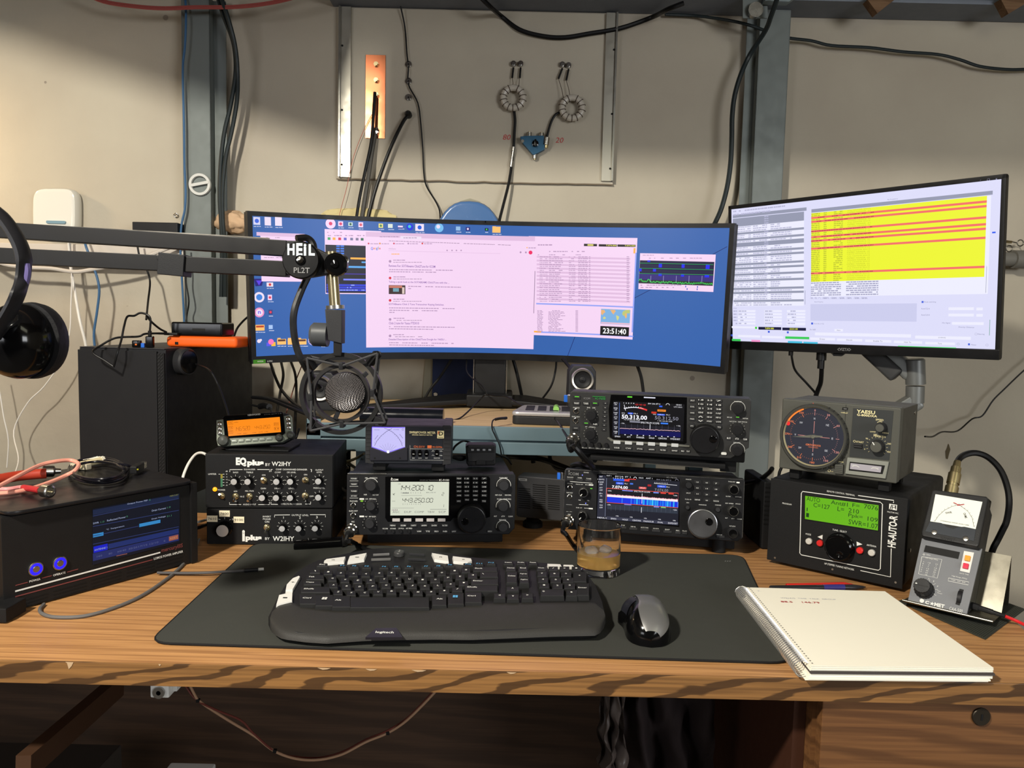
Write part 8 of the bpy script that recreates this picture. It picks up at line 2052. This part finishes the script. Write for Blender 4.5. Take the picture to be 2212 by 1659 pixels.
s.T('C',388,1288,34,28,.0008,.05).T('MET',488,1312,88,32,.0008,.05).T('CAA-500',622,1348,112,28,.0008);cxs,czs=s.dev.q(428,1298);s.add([V((cxs+(.0034 if k%2==0 else .0014)*sin(2*PI*k/10),-.0008,czs+(.0034 if k%2==0 else .0014)*cos(2*PI*k/10))) for k in range(10)],[list(range(10))])
s.disc(345,1274,15,.0008);s.T('V',345,1294,12,12,.0008)
for t_,x_,y_ in (('C',352,1098),('D',402,1096),('E',442,1116),('F',474,1158)):s.T(t_,x_,y_,10,12,.0008)
s.T('High',484,1196,30,10,.0008).T('Range',492,1214,40,10,.0008);s.ticks(372,1180,62,84,-20,110,5,.0004,.0008)
s.out('lettering',an_.root)
m=an_.mb(ABK);a=an_.q(345,1165,.018);kc=an_.q(365,1185,0)
m.lathe((kc[0],0,kc[1]),(0,-1,0),[(0,.0145),(.004,.0145),(.005,.0130),(.020,.0122),(.0215,.0112),(.0215,0)],40,(20,.05));m.use(INK).disc(365-0,1185,.1,.03)
e_=V((kc[0]-.008,-.0217,kc[1]+.001));m.cyl(e_,(0,-1,0),.0014,.0004,10);m.use(pl('pointer_groove',(20,20,20),.5)).box(kc[0]-.011,kc[0]+.009,-.0222,-.0215,kc[1]-.0005,kc[1]+.0005);m.out('range_knob',an_.root)
m=an_.mb(INKB);m.poly([(652,1176),(686,1184),(652,1312),(618,1302)],.0006);a=an_.q(652,1243,0)
m.use(ABK).cyl((a[0]-.0028,.006,a[1]),(1,0,0),.0115,.0056,32,.0008);m.out('thumb_wheel',an_.root)
  # connector on top
a=an_.q(568,372,0)
m=an_.mb(BRASS);m.lathe((a[0],.014,.182),(0,0,1),[(0,.0085),(.012,.0085),(.012,.0102),(.026,.0102),(.027,.0085),(.038,.0085),(.040,.0092)],24);m.out('socket',an_.root)
m=an_.mb(BLKG);m.cyl((.030,.030,.182),(0,0,1),.0098,.020,24,.003);m.out('tuning_cap',an_.root)
m=an_.mb(BLK);m.lathe((.0405,.022,.022),(1,0,-.1),[(0,.0055),(.010,.0055),(.011,.0042),(.028,.0042),(.029,.0035),(.045,.003)],16,(12,.1));m.out('power_plug',an_.root)
base=an_.M@V((a[0],.014,.218))
up_=(an_.M.to_3x3()@V((0,0,1)))
def pcn(x,y,Y):return PY(1900+.26531*x,960+.26531*y,Y)
cable('coax_cable','thick black coax arching from the brass connector of the analyzer',[base,base+up_*.02,pcn(640,130,base.y+.03),pcn(700,82,base.y+.035),pcn(790,70,base.y+.035),pcn(890,110,base.y+.03),pcn(985,210,base.y+.02),pcn(1040,350,base.y+.01),pcn(1055,480,base.y),pcn(1035,620,base.y),pcn(1000,700,base.y),pcn(960,780,base.y),pcn(920,860,base.y),pcn(880,1000,base.y+.02)],.0052,
      ends=lambda m,P:(m.use(BRASS).lathe(base-up_*.004,up_,[(0,.0098),(.018,.0098),(.019,.0082),(.030,.0078),(.031,.0062),(.040,.0055),(.042,.005)],24)))
pw=an_.M@V((.085,.022,.0175))
cable('power_cable','bright red power lead leaving the analyzer plug at the right edge',[pw,pcn(1110,1435,pw.y+.0),pcn(1180,1468,pw.y-.01),pcn(1300,1520,pw.y-.03)],.0024,pl('red_lead',(206,40,44),.35))
  # folded steel stand
sd=Dev('device_stand','folded brushed steel stand holding the antenna analyzer','stand',frame(.6578,1.1471,.762,-.7279,.5788),(1900,960,.26531))
SS=pl('stand_steel',(156,152,138),.28,.95,bump=.05,scale=30,var=.1)
xr,zr=sd.q(1075,912,-.0545);Lw=V((xr,.0545,zr));xl=-.046
mi_=sd.Mi;dnp=mi_@PZ(1900+.26531*1165,960+.26531*1340,.7535)
foot_l=mi_@(sd.M@V((xl,dnp.y,dnp.z)))
rl=sd.q(945,1508,.004)
m=sd.mb(SS)
def plate(m,A,t):
    nrm_=(A[1]-A[0]).cross(A[2]-A[0]).normalized()*t;n=len(A)
    return m.add(A+[p+nrm_ for p in A],[list(range(n)),[2*n-1-i for i in range(n)]]+[[i,(i+1)%n,n+(i+1)%n,n+i]for i in range(n)])
zb_=-.0035
plate(m,[V((xl,.0535,.0262)),V((xr,.0535,.0262)),V((xr,.0535,zr)),V((xl,.0535,zr))],-.0012);m.out('front_plate',sd.root)
m=sd.mb(SS);plate(m,[V((xl,-.006,zb_)),V((xr,-.006,zb_)),V((xr,.0545,.0262)),V((xl,.0545,.0262))],.0012);m.cyl((xl,-.006,zb_+.001),(1,0,0),.0022,xr-xl,12);m.out('lip',sd.root)
m=sd.mb(SS);plate(m,[V((xl,.0547,zr)),V((xr,.0547,zr)),V((xr,dnp.y,dnp.z)),V((xl,dnp.y,dnp.z))],.0012);m.out('rear_leg',sd.root)
  # ribbed rubber mat under it
def vq(x,y):return PZ(1900+.26531*x,960+.26531*y,.7515)
P=[vq(150,1278),vq(862,1585),vq(1180,1345),vq(640,1150)]
m=MB(pl('ribbed_rubber',(52,54,48),.8,bump=.3,scale=300));m.prism([(p.x,p.y) for p in P],.7504,.7524,'z')
e1=(P[1]-P[0]);e2=(P[3]-P[0])
for k in range(46):
    a=P[0]+e1*((k+.5)/46);b_=P[3]+(P[2]-P[3])*((k+.5)/46);a.z=b_.z=.7526;m.bar(a,b_,.0016,.0008)
single('rubber_pad','dark ribbed rubber pad under the steel stand of the analyzer','pad',m)
